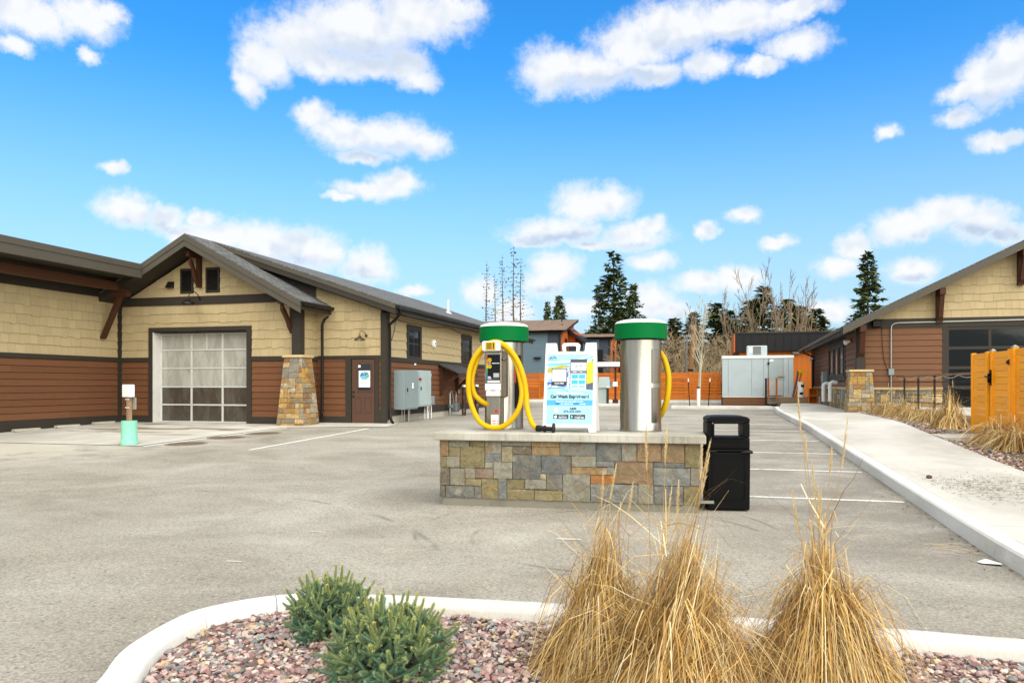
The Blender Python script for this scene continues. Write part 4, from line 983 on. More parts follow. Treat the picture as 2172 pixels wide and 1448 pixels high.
hb = thing('hose_bib', 'short pipe tap sticking out of the siding right of the awning', 'tap', (SX+.02, 27.95, 1.25), 0, world=True)
ob('pipe', MB().cyl((SX+.02, 28.05, 1.26), (SX+.3, 28.05, 1.26), .025, n=8), conduit_m, hb); ob('valve', MB().cyl((SX+.24, 28.05, 1.2), (SX+.24, 28.05, 1.34), .035, n=8), conduit_m, hb)
# --- bollards
for x, y, lab in ((-9.3, 27.5, 'brown pipe bollard with worn pale top before the gas meter'), (-9.3, 29.1, 'second brown pipe bollard farther along the side wall, behind the yellow hose')):
    t = thing('bollard', lab, 'bollard', (x, y, G(y)), 0, 'bollards guarding the gas meter')
    ob('pipe', MB().cyl((0, 0, -.05), (0, 0, 1.12), .085, n=20), bollard_m, t, smooth=40); ob('cap', MB().lathe([(.086, 1.1), (.086, 1.15), (.06, 1.18), (0, 1.195)], 20), whitep, t, smooth=50)
# --- wheel stops along the wing wall
for y, lab in ((17.1, 'concrete wheel stop farthest left against the brown wing wall'), (18.5, 'middle concrete wheel stop of three along the wing wall'), (19.9, 'concrete wheel stop nearest the inner corner of the building')):
    mb = MB(); P = [(-.08, 0), (.08, 0), (.055, .075), (-.055, .075)]
    mb.prism([(-18.86+a, y-.42, G(y)+.014+b) for a, b in P], [(-18.86+a, y+.42, G(y)+.014+b) for a, b in P]); ob('wheel_stop', mb, foundation, bevel=.01, label=lab, cat='wheel stop', group='wheel stops along the wing wall')
# --- keypad pedestal with green base
t = thing('keypad_pedestal', 'white box on a brown post in a pale green plastic drum', 'pedestal', (-13.03, 14.5, G(14.5)), R(-22))
mint = mat('mint_plastic', S(136, 206, 178), .45, var=.05, scale=3, dirt=S(96, 140, 118), dirt_amt=.4, dirt_scale=4)
ob('drum', MB().lathe([(0, .0), (.19, 0), (.19, .07), (.178, .1), (.172, .12), (.17, .56), (.155, .56), (.155, .5), (0, .5)], 32), mint, t, smooth=40)
ob('post', MB().box(-.055, .055, -.04, .04, .5, 1.14), mat('weathered_post', S(150, 124, 98), .8, var=.2, scale=6), t, bevel=.004)
ob('box', MB().box(-.165, .165, -.09, .05, 1.1, 1.39), white, t, bevel=.02, segs=3)
ob('side_plate', MB().box(-.12, .19, .05, .07, .82, 1.09), mat('tinted_plate', S(150, 146, 132), .4), t)
for z in (.86, 1.05): ob('strap', MB().box(-.09, .09, -.052, -.042, z-.01, z+.01), white, t)
mb = MB(); gr_ = random.Random(5)
for _ in range(90):
    a = gr_.random()*6.28; r_ = .17+.07*gr_.random(); x, y = r_*math.cos(a), r_*math.sin(a); mb.add([(x, y, 0), (x+.03*gr_.uniform(-1, 1), y+.03*gr_.uniform(-1, 1), .03), (x+.02*gr_.uniform(-1, 1), y+.02*gr_.uniform(-1, 1), .008)], [(0, 1, 2)])
ob('leaf_litter', mb, mat('dry_litter', S(150, 128, 82), .9, var=.3), t, kind='stuff')

# ------------------------------------------------------------------ stone island with vacuums, sign, bin
IS = thing('vacuum_island', 'low wall of multicoloured ledge stone with a thick concrete top', 'stone wall', (-1.78, 9.56, 0), R(3))
IW, ID = 3.17, 1.08       # stone body
ob('core', MB().box(-IW/2+.03, IW/2-.03, -ID/2+.03, ID/2-.03, .0, .842), mortar, IS)
ob('plinth', MB().box(-IW/2+.02, IW/2-.02, -ID/2+.012, ID/2-.012, -.05, .125), plinth_m, IS, bevel=.006)
ob('slab', MB().box(-1.655, 1.655, -.625, .625, .842, .94), slab_m, IS, bevel=.012, segs=3)
PC = {'o': S(122, 114, 82), 'b': S(118, 122, 120), 'g': S(136, 134, 122), 's': S(102, 106, 106), 'r': S(138, 116, 90), 'R': S(164, 104, 50), 't': S(150, 128, 92), 'c': S(164, 154, 128), 'd': S(98, 94, 84), 'p': S(136, 120, 106), 'O': S(134, 124, 90)}
ROCKS = [(78,135,165,262,'r',.6),(137,277,165,207,'g',0),(280,384,165,207,'o',.1),(137,215,207,265,'o',.1),(217,384,207,338,'o',.15),(386,497,167,250,'g',.5),(386,497,250,303,'b',0),(386,443,303,340,'g',0),(78,122,265,332,'o',.2),(122,213,265,333,'g',.5),
 (78,145,335,440,'d',.2),(148,248,338,443,'g',.1),(250,318,338,403,'g',.35),(320,443,342,402,'p',.6),(445,570,303,405,'g',.2),(250,360,405,447,'O',.2),(362,475,405,532,'O',.35),(476,533,405,537,'b',.2),(78,112,443,515,'d',0),(115,312,447,524,'s',.15),(313,362,450,528,'b',.1),
 (499,697,170,203,'g',0),(499,572,205,303,'c',.3),(574,697,207,255,'d',.2),(699,883,175,208,'t',.5),(699,883,209,262,'t',.45),(885,1117,178,264,'b',.25),(572,760,257,410,'s',.2),(762,958,264,378,'s',.25),(960,1117,266,335,'g',.1),(757,795,378,412,'c',0),(960,1187,337,383,'t',.6),(1188,1235,337,387,'g',.1),
 (797,902,378,480,'s',.2),(655,795,412,472,'g',.2),(535,652,410,470,'o',.2),(535,715,472,543,'O',.1),(717,902,482,550,'O',.1),(904,1080,380,556,'g',.0),(1083,1235,388,443,'R',.4),(1083,1382,445,568,'b',.3),(1119,1278,182,300,'s',.15),(1119,1235,300,335,'b',.0),(1280,1375,184,301,'g',.4),(1378,1525,186,303,'r',.35),
 (1527,1670,190,310,'r',.6),(1673,1762,192,342,'o',.5),(1238,1476,303,443,'r',.45),(1478,1670,310,342,'s',.1),(1478,1705,343,455,'b',.15),(1707,1762,343,456,'g',.2),(1384,1480,445,572,'g',.7),(1482,1662,457,578,'s',.2),(1664,1762,457,584,'o',.35)]
sr = random.Random(12)
def island_stone(P, u0, u1, z0, z1, code, rust, i):
    big = code in 'osOdbcr'
    o = ob('stone', stone_piece(P, u0, u1, z0, z1, .018+sr.random()*.010, .013 if big else .005, i*1.37, gap=.0016, nx=max(3, min(8, int((u1-u0)/.03))), nz=max(3, min(6, int((z1-z0)/.03)))), stone_m, IS)
    q = .92+.2*sr.random(); c = PC[code]; o.color = (c[0]*q, c[1]*q, c[2]*q, rust); return o
for i, (x0, x1, y0, y1, c, ru) in enumerate(ROCKS):
    def tz(x, y):
        top = 163+(x-78)/1684*26; bot = 516+(x-78)/1684*66
        return .842-(min(1, max(0, (y-top)/(bot-top))))*.722
    xm = (x0+x1)/2; u0, u1 = [(x-78)/1684*IW-IW/2 for x in (x0, x1)]
    P = lambda u, z, d: Vector((u, -ID/2+.012-d, z))
    island_stone(P, u0, u1, tz(xm, y1), tz(xm, y0), c, ru, i)
for k, (P, L) in enumerate(((lambda u, z, d: Vector((-IW/2+.012-d, u-ID/2, z)), ID), (lambda u, z, d: Vector((IW/2-.012+d, u-ID/2, z)), ID), (lambda u, z, d: Vector((u-IW/2, ID/2-.012+d, z)), IW))):
    for j, (u0, u1, v0, v1) in enumerate(ashlar(L, .72, .1, 40+k, 3, 2)): island_stone(P, u0, u1, .12+v0, .12+v1, sr.choice('obgsrtcdpO'), sr.choice((0, .2, .5)), 100+j+k*60)

# --- vacuums
def vacuum(label, x, y, rz):
    t = thing('vacuum_station', label, 'vacuum', (x, y, .94), rz, 'stainless coin vacuums on the island')
    ob('body', MB().lathe([(0, .0), (.262, 0), (.262, .03), (.26, .035), (.26, 1.2), (0, 1.2)], 64), steel, t, smooth=40)
    ob('base_ring', MB().lathe([(.262, 0), (.272, 0), (.272, .02), (.262, .022)], 64), steel, t, smooth=40)
    c = ob('cap', MB().lathe([(.262, 1.155), (.325, 1.165), (.33, 1.17), (.33, 1.175)], 64), black, t, smooth=40)
    ob('green_band', MB().lathe([(.33, 1.172), (.333, 1.172), (.333, 1.365), (.33, 1.367)], 64), green, c, smooth=40)
    ob('dome', MB().lathe([(.333, 1.367), (.326, 1.376)]+[(.322*math.cos(a), 1.376+.058*math.sin(a)) for a in [i*math.pi/2/10 for i in range(11)]], 64), white, c, smooth=60)
    return t
VL = vacuum('stainless vacuum with green top and yellow hose loop, left on the island', -2.75, 9.82, 0)
VR = vacuum('stainless vacuum with green top without front panel, right on the island', -.917, 9.77, 0)
# left: control panel
cxl, cyl_ = -.035, -.26
pn = ob('control_panel', MB().box(-.145, .075, -.40, -.2, .44, 1.02), steel, VL, bevel=.006)
ob('panel_side', MB().box(.0755, .12, -.33, -.18, .44, 1.02), mat('steel_side', S(140, 130, 116), .3, metal=.9), VL)
ob('face', MB().box(-.125, .058, -.4045, -.401, .62, .985), mat('black_face', S(20, 21, 26), .3, var=.02), pn)
rb = MB()
for i, cc in enumerate(((196, 60, 30), (220, 140, 20), (210, 200, 30), (40, 150, 60), (20, 110, 160), (24, 60, 130))):
    ob('rainbow_stripe', MB().box(-.122, -.108, -.4065, -.405, .985-.06*(i+1), .985-.06*i), mat('stripe%d' % i, S(*cc), .4, var=.02), pn)
for z, m in ((.915, yellow), (.83, yellow)):
    ob('button', MB().lathe([(.026, 0), (.026, .006), (0, .006)], 24).xf(Matrix.Translation((-.08, -.4045, z)) @ Matrix.Rotation(R(90), 4, 'X')), m, pn)
ob('button', MB().lathe([(.022, 0), (.022, .008), (0, .008)], 24).xf(Matrix.Translation((-.08, -.4045, .872)) @ Matrix.Rotation(R(90), 4, 'X')), steel, pn)
for z in (.913, .828): ob('button_mark', MB().box(-.094, -.066, -.4112, -.4108, z, z+.005), letter_black, pn)
ob('arrow_mark', MB().box(-.05, .05, -.4065, -.405, .868, .875), letter_white, pn)
lcd = ob('display', MB().box(-.03, .05, -.413, -.405, .685, .745), mat('grey_bezel', S(150, 150, 146), .4), pn); ob('screen', MB().box(-.022, .042, -.4145, -.4132, .695, .738), mat('lcd', S(160, 180, 168), .2), lcd) if False else ob('screen', MB().box(-.022, .042, -.4145, -.4132, .695, .738), mat('lcd', S(160, 180, 168), .2), pn)
ob('coin_slot', MB().box(-.04, .05, -.415, -.405, .655, .675), mat('slot_grey', S(70, 70, 72), .4), pn)
for z, w in ((.69, .02), (.668, .028)): ob('print_line', MB().box(-.085-w, -.085+w, -.4065, -.4055, z, z+.009), letter_white, pn)
ob('label_strip', MB().box(-.11, .055, -.4072, -.4055, .622, .648), white, pn)
ob('lower_box', MB().box(-.14, .07, -.425, -.403, .52, .605), white, pn, bevel=.006); ob('lower_box', MB().box(-.125, .065, -.418, -.403, .445, .515), white, pn, bevel=.006)
ob('keyhole', MB().box(-.06, .0, -.427, -.4255, .518, .523), black, pn)
ob('lock', MB().lathe([(.022, 0), (.024, .03), (.012, .05), (0, .05)], 16).xf(Matrix.Translation((.098, -.33, .93)) @ Matrix.Rotation(R(90), 4, 'X')), steel, VL, smooth=40)
hk = ob('hose_hook', MB().box(-.155, .085, -.515, -.24, 1.025, 1.155), white, VL, bevel=.02, segs=3)
ob('badge', MB().box(-.1, .025, -.5175, -.5155, 1.045, 1.14), yellow, hk); ob('badge_frame', MB().box(-.104, .029, -.5162, -.5152, 1.041, 1.144), letter_black, hk)
for z in (1.06, 1.085, 1.11): ob('badge_bar', MB().box(-.09, -.02, -.5185, -.5177, z, z+.013), letter_black, hk)
ob('badge_bar', MB().box(-.005, .01, -.5185, -.5177, 1.055, 1.13), letter_black, hk)
# lower leg with stickers
ob('lower_leg', MB().box(-.15, .04, -.33, -.2, .0, .44), steel, VL, bevel=.006)
ob('leg_trim', MB().box(.0405, .072, -.31, -.2, .02, .43), MATS['steel_side'], VL)
ob('sticker', MB().box(-.085, .02, -.3325, -.331, .05, .2), white, VL)
for z in (.08, .115): ob('sticker_line', MB().box(-.07, -.02, -.3335, -.3327, z, z+.01), mat('red_print', S(196, 48, 56), .5) if 'red_print' not in MATS else MATS['red_print'], VL); ob('sticker_line', MB().box(-.005, .012, -.3335, -.3327, z, z+.01), MATS['red_print'], VL)
ob('sticker', MB().lathe([(.024, 0), (0, 0)], 20).xf(Matrix.Translation((-.015, -.3315, .245)) @ Matrix.Rotation(R(90), 4, 'X')), MATS['red_print'], VL)
for z in (.06, .36, .72, .95):
    ob('latch', MB().box(-.185, -.148, -.31, -.27, z-.02, z+.02), steel, VL, bevel=.004)
ob('hinge_strip', MB().box(-.166, -.15, -.31, -.27, .02, 1.0), iron, VL)
# decal strip on the right flank of each vacuum
def decal(par, a0, a1, z0, z1, m, r=.2612): return ob('decal', MB().lathe([(r, z0), (r, z1)], 10, a0=R(a0), a1=R(a1)), m, par, smooth=60)
decal(VL, -42, -14, .28, .985, letter_black); decal(VL, -41, -37, .62, .98, mat('red_decal', S(206, 60, 30), .4, var=.1), .2622)
for i, (z0, z1, mm) in enumerate(((.74, .98, 'red_decal'), (.62, .74, 'stripe1'), (.5, .62, 'stripe2'), (.38, .5, 'stripe3'), (.26, .38, 'stripe4'), (.14, .26, 'stripe5'))): decal(VR, 186, 200, z0, z1, MATS[mm], .2615)
for z0, z1 in ((.12, .55), (.62, 1.03)):
    ob('access_door', MB().lathe([(.264, z0), (.264, z1)], 10, a0=R(-52), a1=R(-8)), steel, VR, smooth=60)
    ob('door_gap', MB().lathe([(.2625, z0-.006), (.2625, z1+.006)], 10, a0=R(-54), a1=R(-6)), MATS['steel_side'], VR, smooth=60)
# yellow hoses
hp = [(-2.87,9.6,1.27),(-2.9,9.5,1.28),(-2.97,9.44,1.33),(-3.04,9.42,1.41),(-3.07,9.41,1.54),(-3.06,9.41,1.67),(-3.01,9.42,1.84),(-2.95,9.44,1.97),(-2.86,9.45,2.05),(-2.77,9.46,2.08),(-2.67,9.45,2.05),(-2.55,9.42,1.94),(-2.46,9.4,1.78),(-2.4,9.37,1.56),(-2.38,9.34,1.4),(-2.41,9.31,1.23),(-2.49,9.3,1.1),(-2.6,9.3,1.01),(-2.71,9.3,.982),(-2.84,9.3,1.0),(-2.95,9.3,1.08),(-3.03,9.31,1.23),(-3.085,9.33,1.4),(-3.095,9.33,1.54),(-3.08,9.34,1.72),(-3.02,9.35,1.88),(-2.93,9.37,2.0),(-2.84,9.38,2.06),(-2.75,9.38,2.085),(-2.65,9.38,2.06),(-2.53,9.38,1.96),(-2.43,9.37,1.81),(-2.36,9.36,1.62),(-2.325,9.35,1.43),(-2.305,9.31,1.27),(-2.26,9.26,1.13),(-2.2,9.2,1.03),(-2.12,9.15,.985)]
def spl(pl, n=6):
    out = []
    for i in range(len(pl)-1):
        p0, p1, p2, p3 = [Vector(pl[max(0, min(len(pl)-1, i+k))]) for k in (-1, 0, 1, 2)]
        for j in range(n):
            t = j/n; out.append(.5*((2*p1)+(-p0+p2)*t+(2*p0-5*p1+4*p2-p3)*t*t+(-p0+3*p1-3*p2+p3)*t**3))
    out.append(Vector(pl[-1])); return out
vo = Vector((-2.75, 9.82, .94)); pth = [p-vo for p in spl(hp)]
hs_ = ob('hose', MB().tube(pth, [.033+.0012*(i % 2) for i in range(len(pth))], 14), yellow, VL, smooth=60)
nz = ob('nozzle', MB().lathe([(.036, -.01), (.04, 0), (.04, .05), (.034, .055), (.034, .085), (.042, .09), (.042, .115), (.03, .12), (.028, .2), (.075, .205), (.075, .222), (0, .222)], 20).xf(Matrix.Translation(Vector((-2.14, 9.155, .99))-vo) @ Matrix.Rotation(R(92), 4, 'Y')), rubber, VL, smooth=40)
vo = Vector((-.917, 9.77, .94)); rp = [(-.7, 10.0, 1.97), (-.63, 9.95, 1.86), (-.58, 9.92, 1.68), (-.575, 9.9, 1.5), (-.6, 9.9, 1.32), (-.66, 9.95, 1.16), (-.74, 10.05, 1.08)]
ob('hose', MB().tube([p-vo for p in spl(rp)], .036, 14), yellow, VR, smooth=60)

# --- A-frame sign
SG = thing('a_frame_sign', 'white plastic A-frame sign with pale blue poster between the vacuums', 'sign', (-1.76, 9.46, .942), R(2))
SWD, SHT = .64, 1.13
tilt = R(9)
def sign_panel(name, y0, ang):
    out = [(-SWD/2-.015, 0), (-SWD/2+.07, 0), (-SWD/2+.08, .055), (SWD/2-.08, .055), (SWD/2-.07, 0), (SWD/2+.015, 0), (SWD/2, SHT), (SWD/2-.13, SHT), (SWD/2-.145, SHT-.11), (.1, SHT-.11), (.115, SHT-.03), (.09, SHT), (-.09, SHT), (-.115, SHT-.03), (-.1, SHT-.11), (-SWD/2+.145, SHT-.11), (-SWD/2+.13, SHT), (-SWD/2, SHT)]
    hole = [(-.068, SHT-.1), (-.072, SHT-.05), (-.055, SHT-.035), (.055, SHT-.035), (.072, SHT-.05), (.068, SHT-.1)]
    # outline with a slit to the handle hole
    body = out[:9]+[(.1, SHT-.11), (.0681, SHT-.11)]
    mb = MB()
    def pr(poly): mb.prism([(x, -.018, z) for x, z in poly], [(x, .018, z) for x, z in poly])
    pr([out[0], out[1], (-SWD/2+.08, .055), (-SWD/2-.014, .055)]); pr([(SWD/2-.08, .055), out[4], out[5], (SWD/2+.014, .055)])
    pr([(-SWD/2-.014, .0551), (SWD/2+.014, .0551), (SWD/2+.003, SHT-.1101), (-SWD/2-.003, SHT-.1101)])
    pr([(-SWD/2-.003, SHT-.11), (-SWD/2+.145, SHT-.11), (-SWD/2+.13, SHT), (-SWD/2, SHT)]); pr([(SWD/2-.145, SHT-.11), (SWD/2+.003, SHT-.11), (SWD/2, SHT), (SWD/2-.13, SHT)])
    pr([(-.1, SHT-.11), (-.068, SHT-.11), (-.072, SHT-.05), (-.055, SHT-.035), (-.09, SHT), (-.115, SHT-.03)]); pr([(.068, SHT-.11), (.1, SHT-.11), (.115, SHT-.03), (.09, SHT), (.055, SHT-.035), (.072, SHT-.05)]); pr([(-.055, SHT-.035), (.055, SHT-.035), (.09, SHT), (-.09, SHT)])
    return ob(name, mb, white, SG, loc=(0, y0, 0), rot=(ang, 0, 0))
fp = sign_panel('front_panel', -.19, -tilt); bp_ = sign_panel('back_panel', .19, tilt)
F0 = -.0185
def sm(name, c, **k): return MATS[name] if name in MATS else mat(name, S(*c), .45, var=k.pop('var', .02), **k)
def plate(x0, x1, z0, z1, d, m, name='print_panel'): return ob(name, MB().box(x0, x1, F0-d, F0-d+.0007, z0, z1), m, fp)
def shape(poly, d, m, name='print_shape'): return ob(name, MB().add([(x, F0-d, z) for x, z in poly], [tuple(range(len(poly)))]), m, fp)
px0, px1, pz0, pz1 = -.29, .29, .1, .985
plate(px0-.012, px1+.012, pz0-.012, pz1+.012, .002, sm('poster_edge', (214, 218, 216)), 'poster_holder')
plate(px0, px1, pz0, pz1, .0035, sm('poster_blue', (158, 204, 226)), 'poster')
def band(zl, zr, th, bow, d, m, x0=px0, x1=px1):
    N = 14; top = []; bot = []
    for i in range(N+1):
        t = i/N; x = x0+(x1-x0)*t; z = zl+(zr-zl)*t**1.8+bow*math.sin(math.pi*t); top.append((x, z+th*(.4+.6*t))); bot.append((x, z))
    return shape(bot+top[::-1], d, m)
band(.875, .93, .05, -.02, .0045, sm('pale_swoosh', (222, 240, 248))); band(.85, .945, .018, -.012, .0052, sm('teal_swoosh', (70, 180, 160))); band(.87, .955, .01, -.018, .0056, sm('sky_swoosh', (150, 208, 236)))
# picture strip: car in suds
N = 12; top = [(px0+(px1-px0)*i/N, .80+.115*(i/N)**1.5) for i in range(N+1)]; bot = [(px0+(px1-px0)*i/N, .545-.03*math.sin(math.pi*i/N)*-1-(.02*i/N)) for i in range(N+1)]
def m_pic():
    m = bpy.data.materials.new('car_wash_picture'); m.use_nodes = True; b = NB(m.node_tree); bs = m.node_tree.nodes['Principled BSDF']
    tc = b.n('ShaderNodeTexCoord').outputs['Object']; v = b.vm('MULTIPLY', tc, (6, 1, 13)); n = b.noise(v, 1., 3, .55, 1.4)
    b.put(bs.inputs['Base Color'], b.ramp(n, [(.32, S(40, 70, 150)), (.43, S(70, 110, 200)), (.5, S(200, 214, 232)), (.58, S(240, 244, 248)), (.66, S(90, 130, 200))])); bs.inputs['Roughness'].default_value = .4; return m
shape(bot+top[::-1], .0060, m_pic(), 'picture')
shape([(px0, .74), (-.12, .78), (-.02, .84), (-.1, .845), (px0, .80)], .0064, sm('olive_print', (176, 168, 70), var=.2, scale=30)); shape([(-.2, .735), (-.02, .75), (.0, .83), (-.12, .80)], .0068, sm('grey_print', (176, 182, 184), var=.2, scale=20))
shape([(.2, .60), (px1, .62), (px1, .9), (.2, .87)], .0064, sm('brush_yellow', (226, 208, 60), var=.3, scale=60)); shape([(.2, .52), (px1, .52), (px1, .625), (.2, .60)], .0068, sm('tyre_grey', (86, 96, 110), var=.3, scale=30))
# scan box (its code left blank)
plate(-.235, -.04, .585, .80, .0076, sm('scan_box', (52, 56, 62))); plate(-.225, -.05, .635, .79, .0084, letter_white); text('SCAN HERE', .022, letter_white, fp, (-.137, F0-.0086, .61), FLIP, bold=.0005)
# phone
plate(.0, .21, .52, .92, .0078, sm('phone_edge', (90, 96, 108)), 'phone_picture'); plate(.008, .202, .535, .905, .0086, letter_white); plate(.008, .202, .875, .912, .0092, sm('phone_bar', (74, 78, 90)))
plate(.008, .202, .735, .775, .0093, sm('phone_grey', (110, 124, 132))); plate(.035, .08, .752, .758, .0096, letter_white); plate(.12, .15, .752, .758, .0096, letter_white)
for i, z in enumerate((.67, .6)):
    for j, x in enumerate((.018, .109)): plate(x, x+.083, z, z+.055, .0093, sm('button_blue', (70, 178, 214)))
for x in (.018, .109): plate(x, x+.083, .552, .59, .0093, sm('button_pale', (140, 208, 232)))
def logo(cx, cz, s, d):
    text('A', .07*s, letter_dark, fp, (cx-.028*s, F0-d, cz), FLIP, shear=-.1); text('&', .03*s, letter_dark, fp, (cx, F0-d, cz+.004*s), FLIP); text('M', .06*s, letter_dark, fp, (cx+.03*s, F0-d, cz+.003*s), FLIP, sx=.85)
    ob('emblem', MB().tube([(cx-.07*s, F0-d, cz-.03*s), (cx-.055*s, F0-d, cz+.005*s), (cx, F0-d, cz+.04*s), (cx+.055*s, F0-d, cz+.005*s), (cx+.07*s, F0-d, cz-.03*s)], .002*s, 4), sm('teal_line', (40, 150, 176)), fp)
    shape([(cx-.07*s, cz-.032*s), (cx+.07*s, cz-.032*s), (cx+.06*s, cz-.038*s), (cx-.06*s, cz-.038*s)], d, sm('teal_line', (40, 150, 176)))
logo(-.225, .935, .8, .0062); logo(.105, .825, .85, .0098); plate(.085, .125, .786, .79, .0098, sm('red_print2', (190, 80, 80)))
# lower lettering
N = 14; shape([(px0, .5), (px1, .5)]+[(px1-(px1-px0)*i/N, .545-.02*abs(1-2*i/N)**2+(-.0)) for i in range(N+1)], .0088, sm('poster_blue2', (164, 210, 230)))
band(.535, .50, .012, .03, .0094, sm('green_swoosh', (80, 186, 140)), px0, -.02)
text('Enjoy Our Convenient', .036, letter_white, fp, (0, F0-.0105, .487), FLIP, bold=.0012); text('Car Wash Experience!', .054, letter_dark, fp, (0, F0-.0105, .443), FLIP, sx=.98, bold=.0018)
plate(px0, px1, .335, .40, .0050, sm('text_band_blue', (84, 164, 212))); text('Download our App today to earn', .025, letter_white, fp, (0, F0-.0062, .382), FLIP, bold=.0004)
text('FREE', .025, sm('deep_blue', (20, 96, 150)), fp, (-.155, F0-.0062, .353), FLIP, bold=.0008); text('car washes and', .025, letter_white, fp, (-.035, F0-.0062, .353), FLIP, bold=.0004); text('SAVE', .025, MATS['deep_blue'], fp, (.085, F0-.0062, .353), FLIP, bold=.0008); text('money!', .025, letter_white, fp, (.165, F0-.0062, .353), FLIP, bold=.0004)
text('A&M', .036, letter_dark, fp, (.045, F0-.0055, .292), FLIP, bold=.0012, sx=1.15); text('575-222-2201', .036, letter_dark, fp, (.04, F0-.0055, .256), FLIP, bold=.001, sx=1.12)
el = MB().lathe([(0, 0), (1, 0)], 24); el.xf(Matrix.Translation((-.165, F0-.0055, .272)) @ Matrix.Diagonal((.027, 1, .027, 1)) @ Matrix.Rotation(R(90), 4, 'X')); ob('round_mark', el, letter_white, fp)
for x0, a, b in ((-.2, 'Download on the', 'App Store'), (.01, 'GET IT ON', 'Google play')):
    plate(x0, x0+.19, .163, .218, .005, sm('badge_dark', (56, 58, 66)), 'store_badge'); text(a, .0125, letter_white, fp, (x0+.112, F0-.0056, .206), FLIP); text(b, .028, letter_white, fp, (x0+.117, F0-.0056, .184), FLIP, sx=.9, bold=.0004)
el = MB().lathe([(0, 0), (1, 0)], 20); el.xf(Matrix.Translation((-.172, F0-.0056, .187)) @ Matrix.Diagonal((.016, 1, .018, 1)) @ Matrix.Rotation(R(90), 4, 'X')); ob('badge_mark', el, letter_white, fp); shape([(-.172, .206), (-.163, .214), (-.16, .208)], .0056, letter_white)
shape([(.025, .17), (.05, .19), (.025, .211)], .0056, sm('play_teal', (120, 214, 220)))

# --- black litter bin
BN = thing('litter_bin', 'black plastic litter bin with square opening standing right of the island', 'bin', (.13, 9.56, G(9.5)), R(7))
def rbox(x0, x1, y0, y1, z0, z1, tx=0, ty=0):
    return MB().prism([(x0, y0, z0), (x1, y0, z0), (x1, y1, z0), (x0, y1, z0)], [(x0-tx, y0-ty, z1), (x1+tx, y0-ty, z1), (x1+tx, y1+ty, z1), (x0-tx, y1+ty, z1)])
hw = .245
ob('body', rbox(-hw, hw, -.24, .24, .012, .70, .006, .006), black, BN, bevel=.018, segs=3)
for q in ((-.19, .19, .13, .142), (-.19, .19, .648, .66)): ob('panel_rib', MB().box(q[0], q[1], -.252, -.238, q[2], q[3]), black, BN)
for x in (-.19, .182): ob('panel_rib', MB().box(x, x+.008, -.252, -.238, .142, .648), black, BN)
ob('lid_rim', rbox(-hw-.01, hw+.01, -.255, .255, .702, .73, 0, 0), black, BN, bevel=.01)
# lid: open hood with four posts and a domed top; openings front and back
hd = MB()
hd.box(-hw, hw, -.24, .24, .7305, .87)
for x0, x1 in ((-hw, -hw+.065), (hw-.065, hw)): hd.box(x0, x1, -.24, .24, .8705, 1.045)
lid = ob('hood', hd, black, BN, bevel=.012, segs=2)
P = []; 
for i in range(13):
    t = i/12*2-1; P.append((t*hw, 1.125-.014*abs(t)**4-(.014 if abs(t) == 1 else 0)))
ob('hood_top', MB().prism([(x, -.245, z) for x, z in [(-hw, 1.046), (hw, 1.046)]+P[::-1]], [(x, .245, z) for x, z in [(-hw, 1.046), (hw, 1.046)]+P[::-1]]), black, BN, bevel=.012, segs=2, smooth=40)
fr = MB()
for q in ((-.18, .18, .86, .884), (-.18, .18, 1.035, 1.06), (-.19, -.165, .884, 1.035), (.165, .19, .884, 1.035)): fr.box(q[0], q[1], -.262, -.24, q[2], q[3])
ob('opening_frame', fr, black, BN, bevel=.006)
for z in (.76, .82): ob('hood_rib', MB().box(-.2, .2, -.25, -.2395, z, z+.008), black, BN)
ob('latch', MB().tube([(.14, -.27, .695), (.2, -.28, .705), (.262, -.265, .70), (.268, -.2, .71)], [.008, .016, .018, .008], 8), rubber, BN, smooth=60); ob('latch', MB().tube([(-.25, -.26, .72), (-.2, -.27, .705), (-.14, -.258, .705)], .009, 6), rubber, BN, smooth=60)
ob('anchor_strap', MB().box(-.46, -.17, -.258, -.252, .085, .12), conduit_m, BN)

# ------------------------------------------------------------------ restaurant building on the right (own axes, turned a little)
RB = thing('restaurant_building', 'brown sided gabled building with stone base and glazed door at right', 'building', (4.96, 29.5, 0), R(-1.5))
rf = Wall((0, 0), (1, 0), (0, -1)); rs = Wall((0, 0), (0, 1), (-1, 0))
class _W(Wall): pass
LEN, WID = 17., 14.
def rz_(x): return 3.64+.493*(x+.42)
ob('wall', rf.slab([(0, .2), (WID, .2), (WID, 3.62), (WID/2, 7.1), (0, 3.64)], -.2, 0), backing, RB)
ob('wall', rs.rect(0, LEN, .2, 3.55, -.2, 0), backing, RB)
ob('wall', MB().box(.2, WID, LEN-.2, LEN, .2, 3.5), backing, RB); ob('wall', MB().box(WID-.2, WID, 0, LEN, .2, 3.5), backing, RB)
T2 = lambda w, *a: ob('trim_board', w.rect(*a), trim, RB)
T2(rf, .24, WID, 3.56, 3.88, 0, .035); T2(rf, 2.74, 2.90, .6, 3.56, 0, .037); T2(rf, .0, .24, .3, 3.56, 0, .04)
T2(rs, -.042, .16, .3, 3.5, 0, .04); T2(rs, 15.3, 15.6, .3, 3.45, 0, .04)
lap(rf, RB, brown2, [(.24, 0), (2.74, 0), (2.74, 4), (.24, 4)], .208, 1.45, 3.56)
lap(rs, RB, brown2, [(.16, 0), (LEN, 0), (LEN, 4), (.16, 4)], .208, 1.45, 3.5, [(2.85, 8.5, 1.72, 3.38), (15.3, 15.6, 0, 4)])
st = []
shingles(rf, RB, beige, [(.46, 3.88), (7, 3.88), (7, 7.08)], .28, 3.88, 7.08, store=st)
flush_shingles(st, 290, RB)
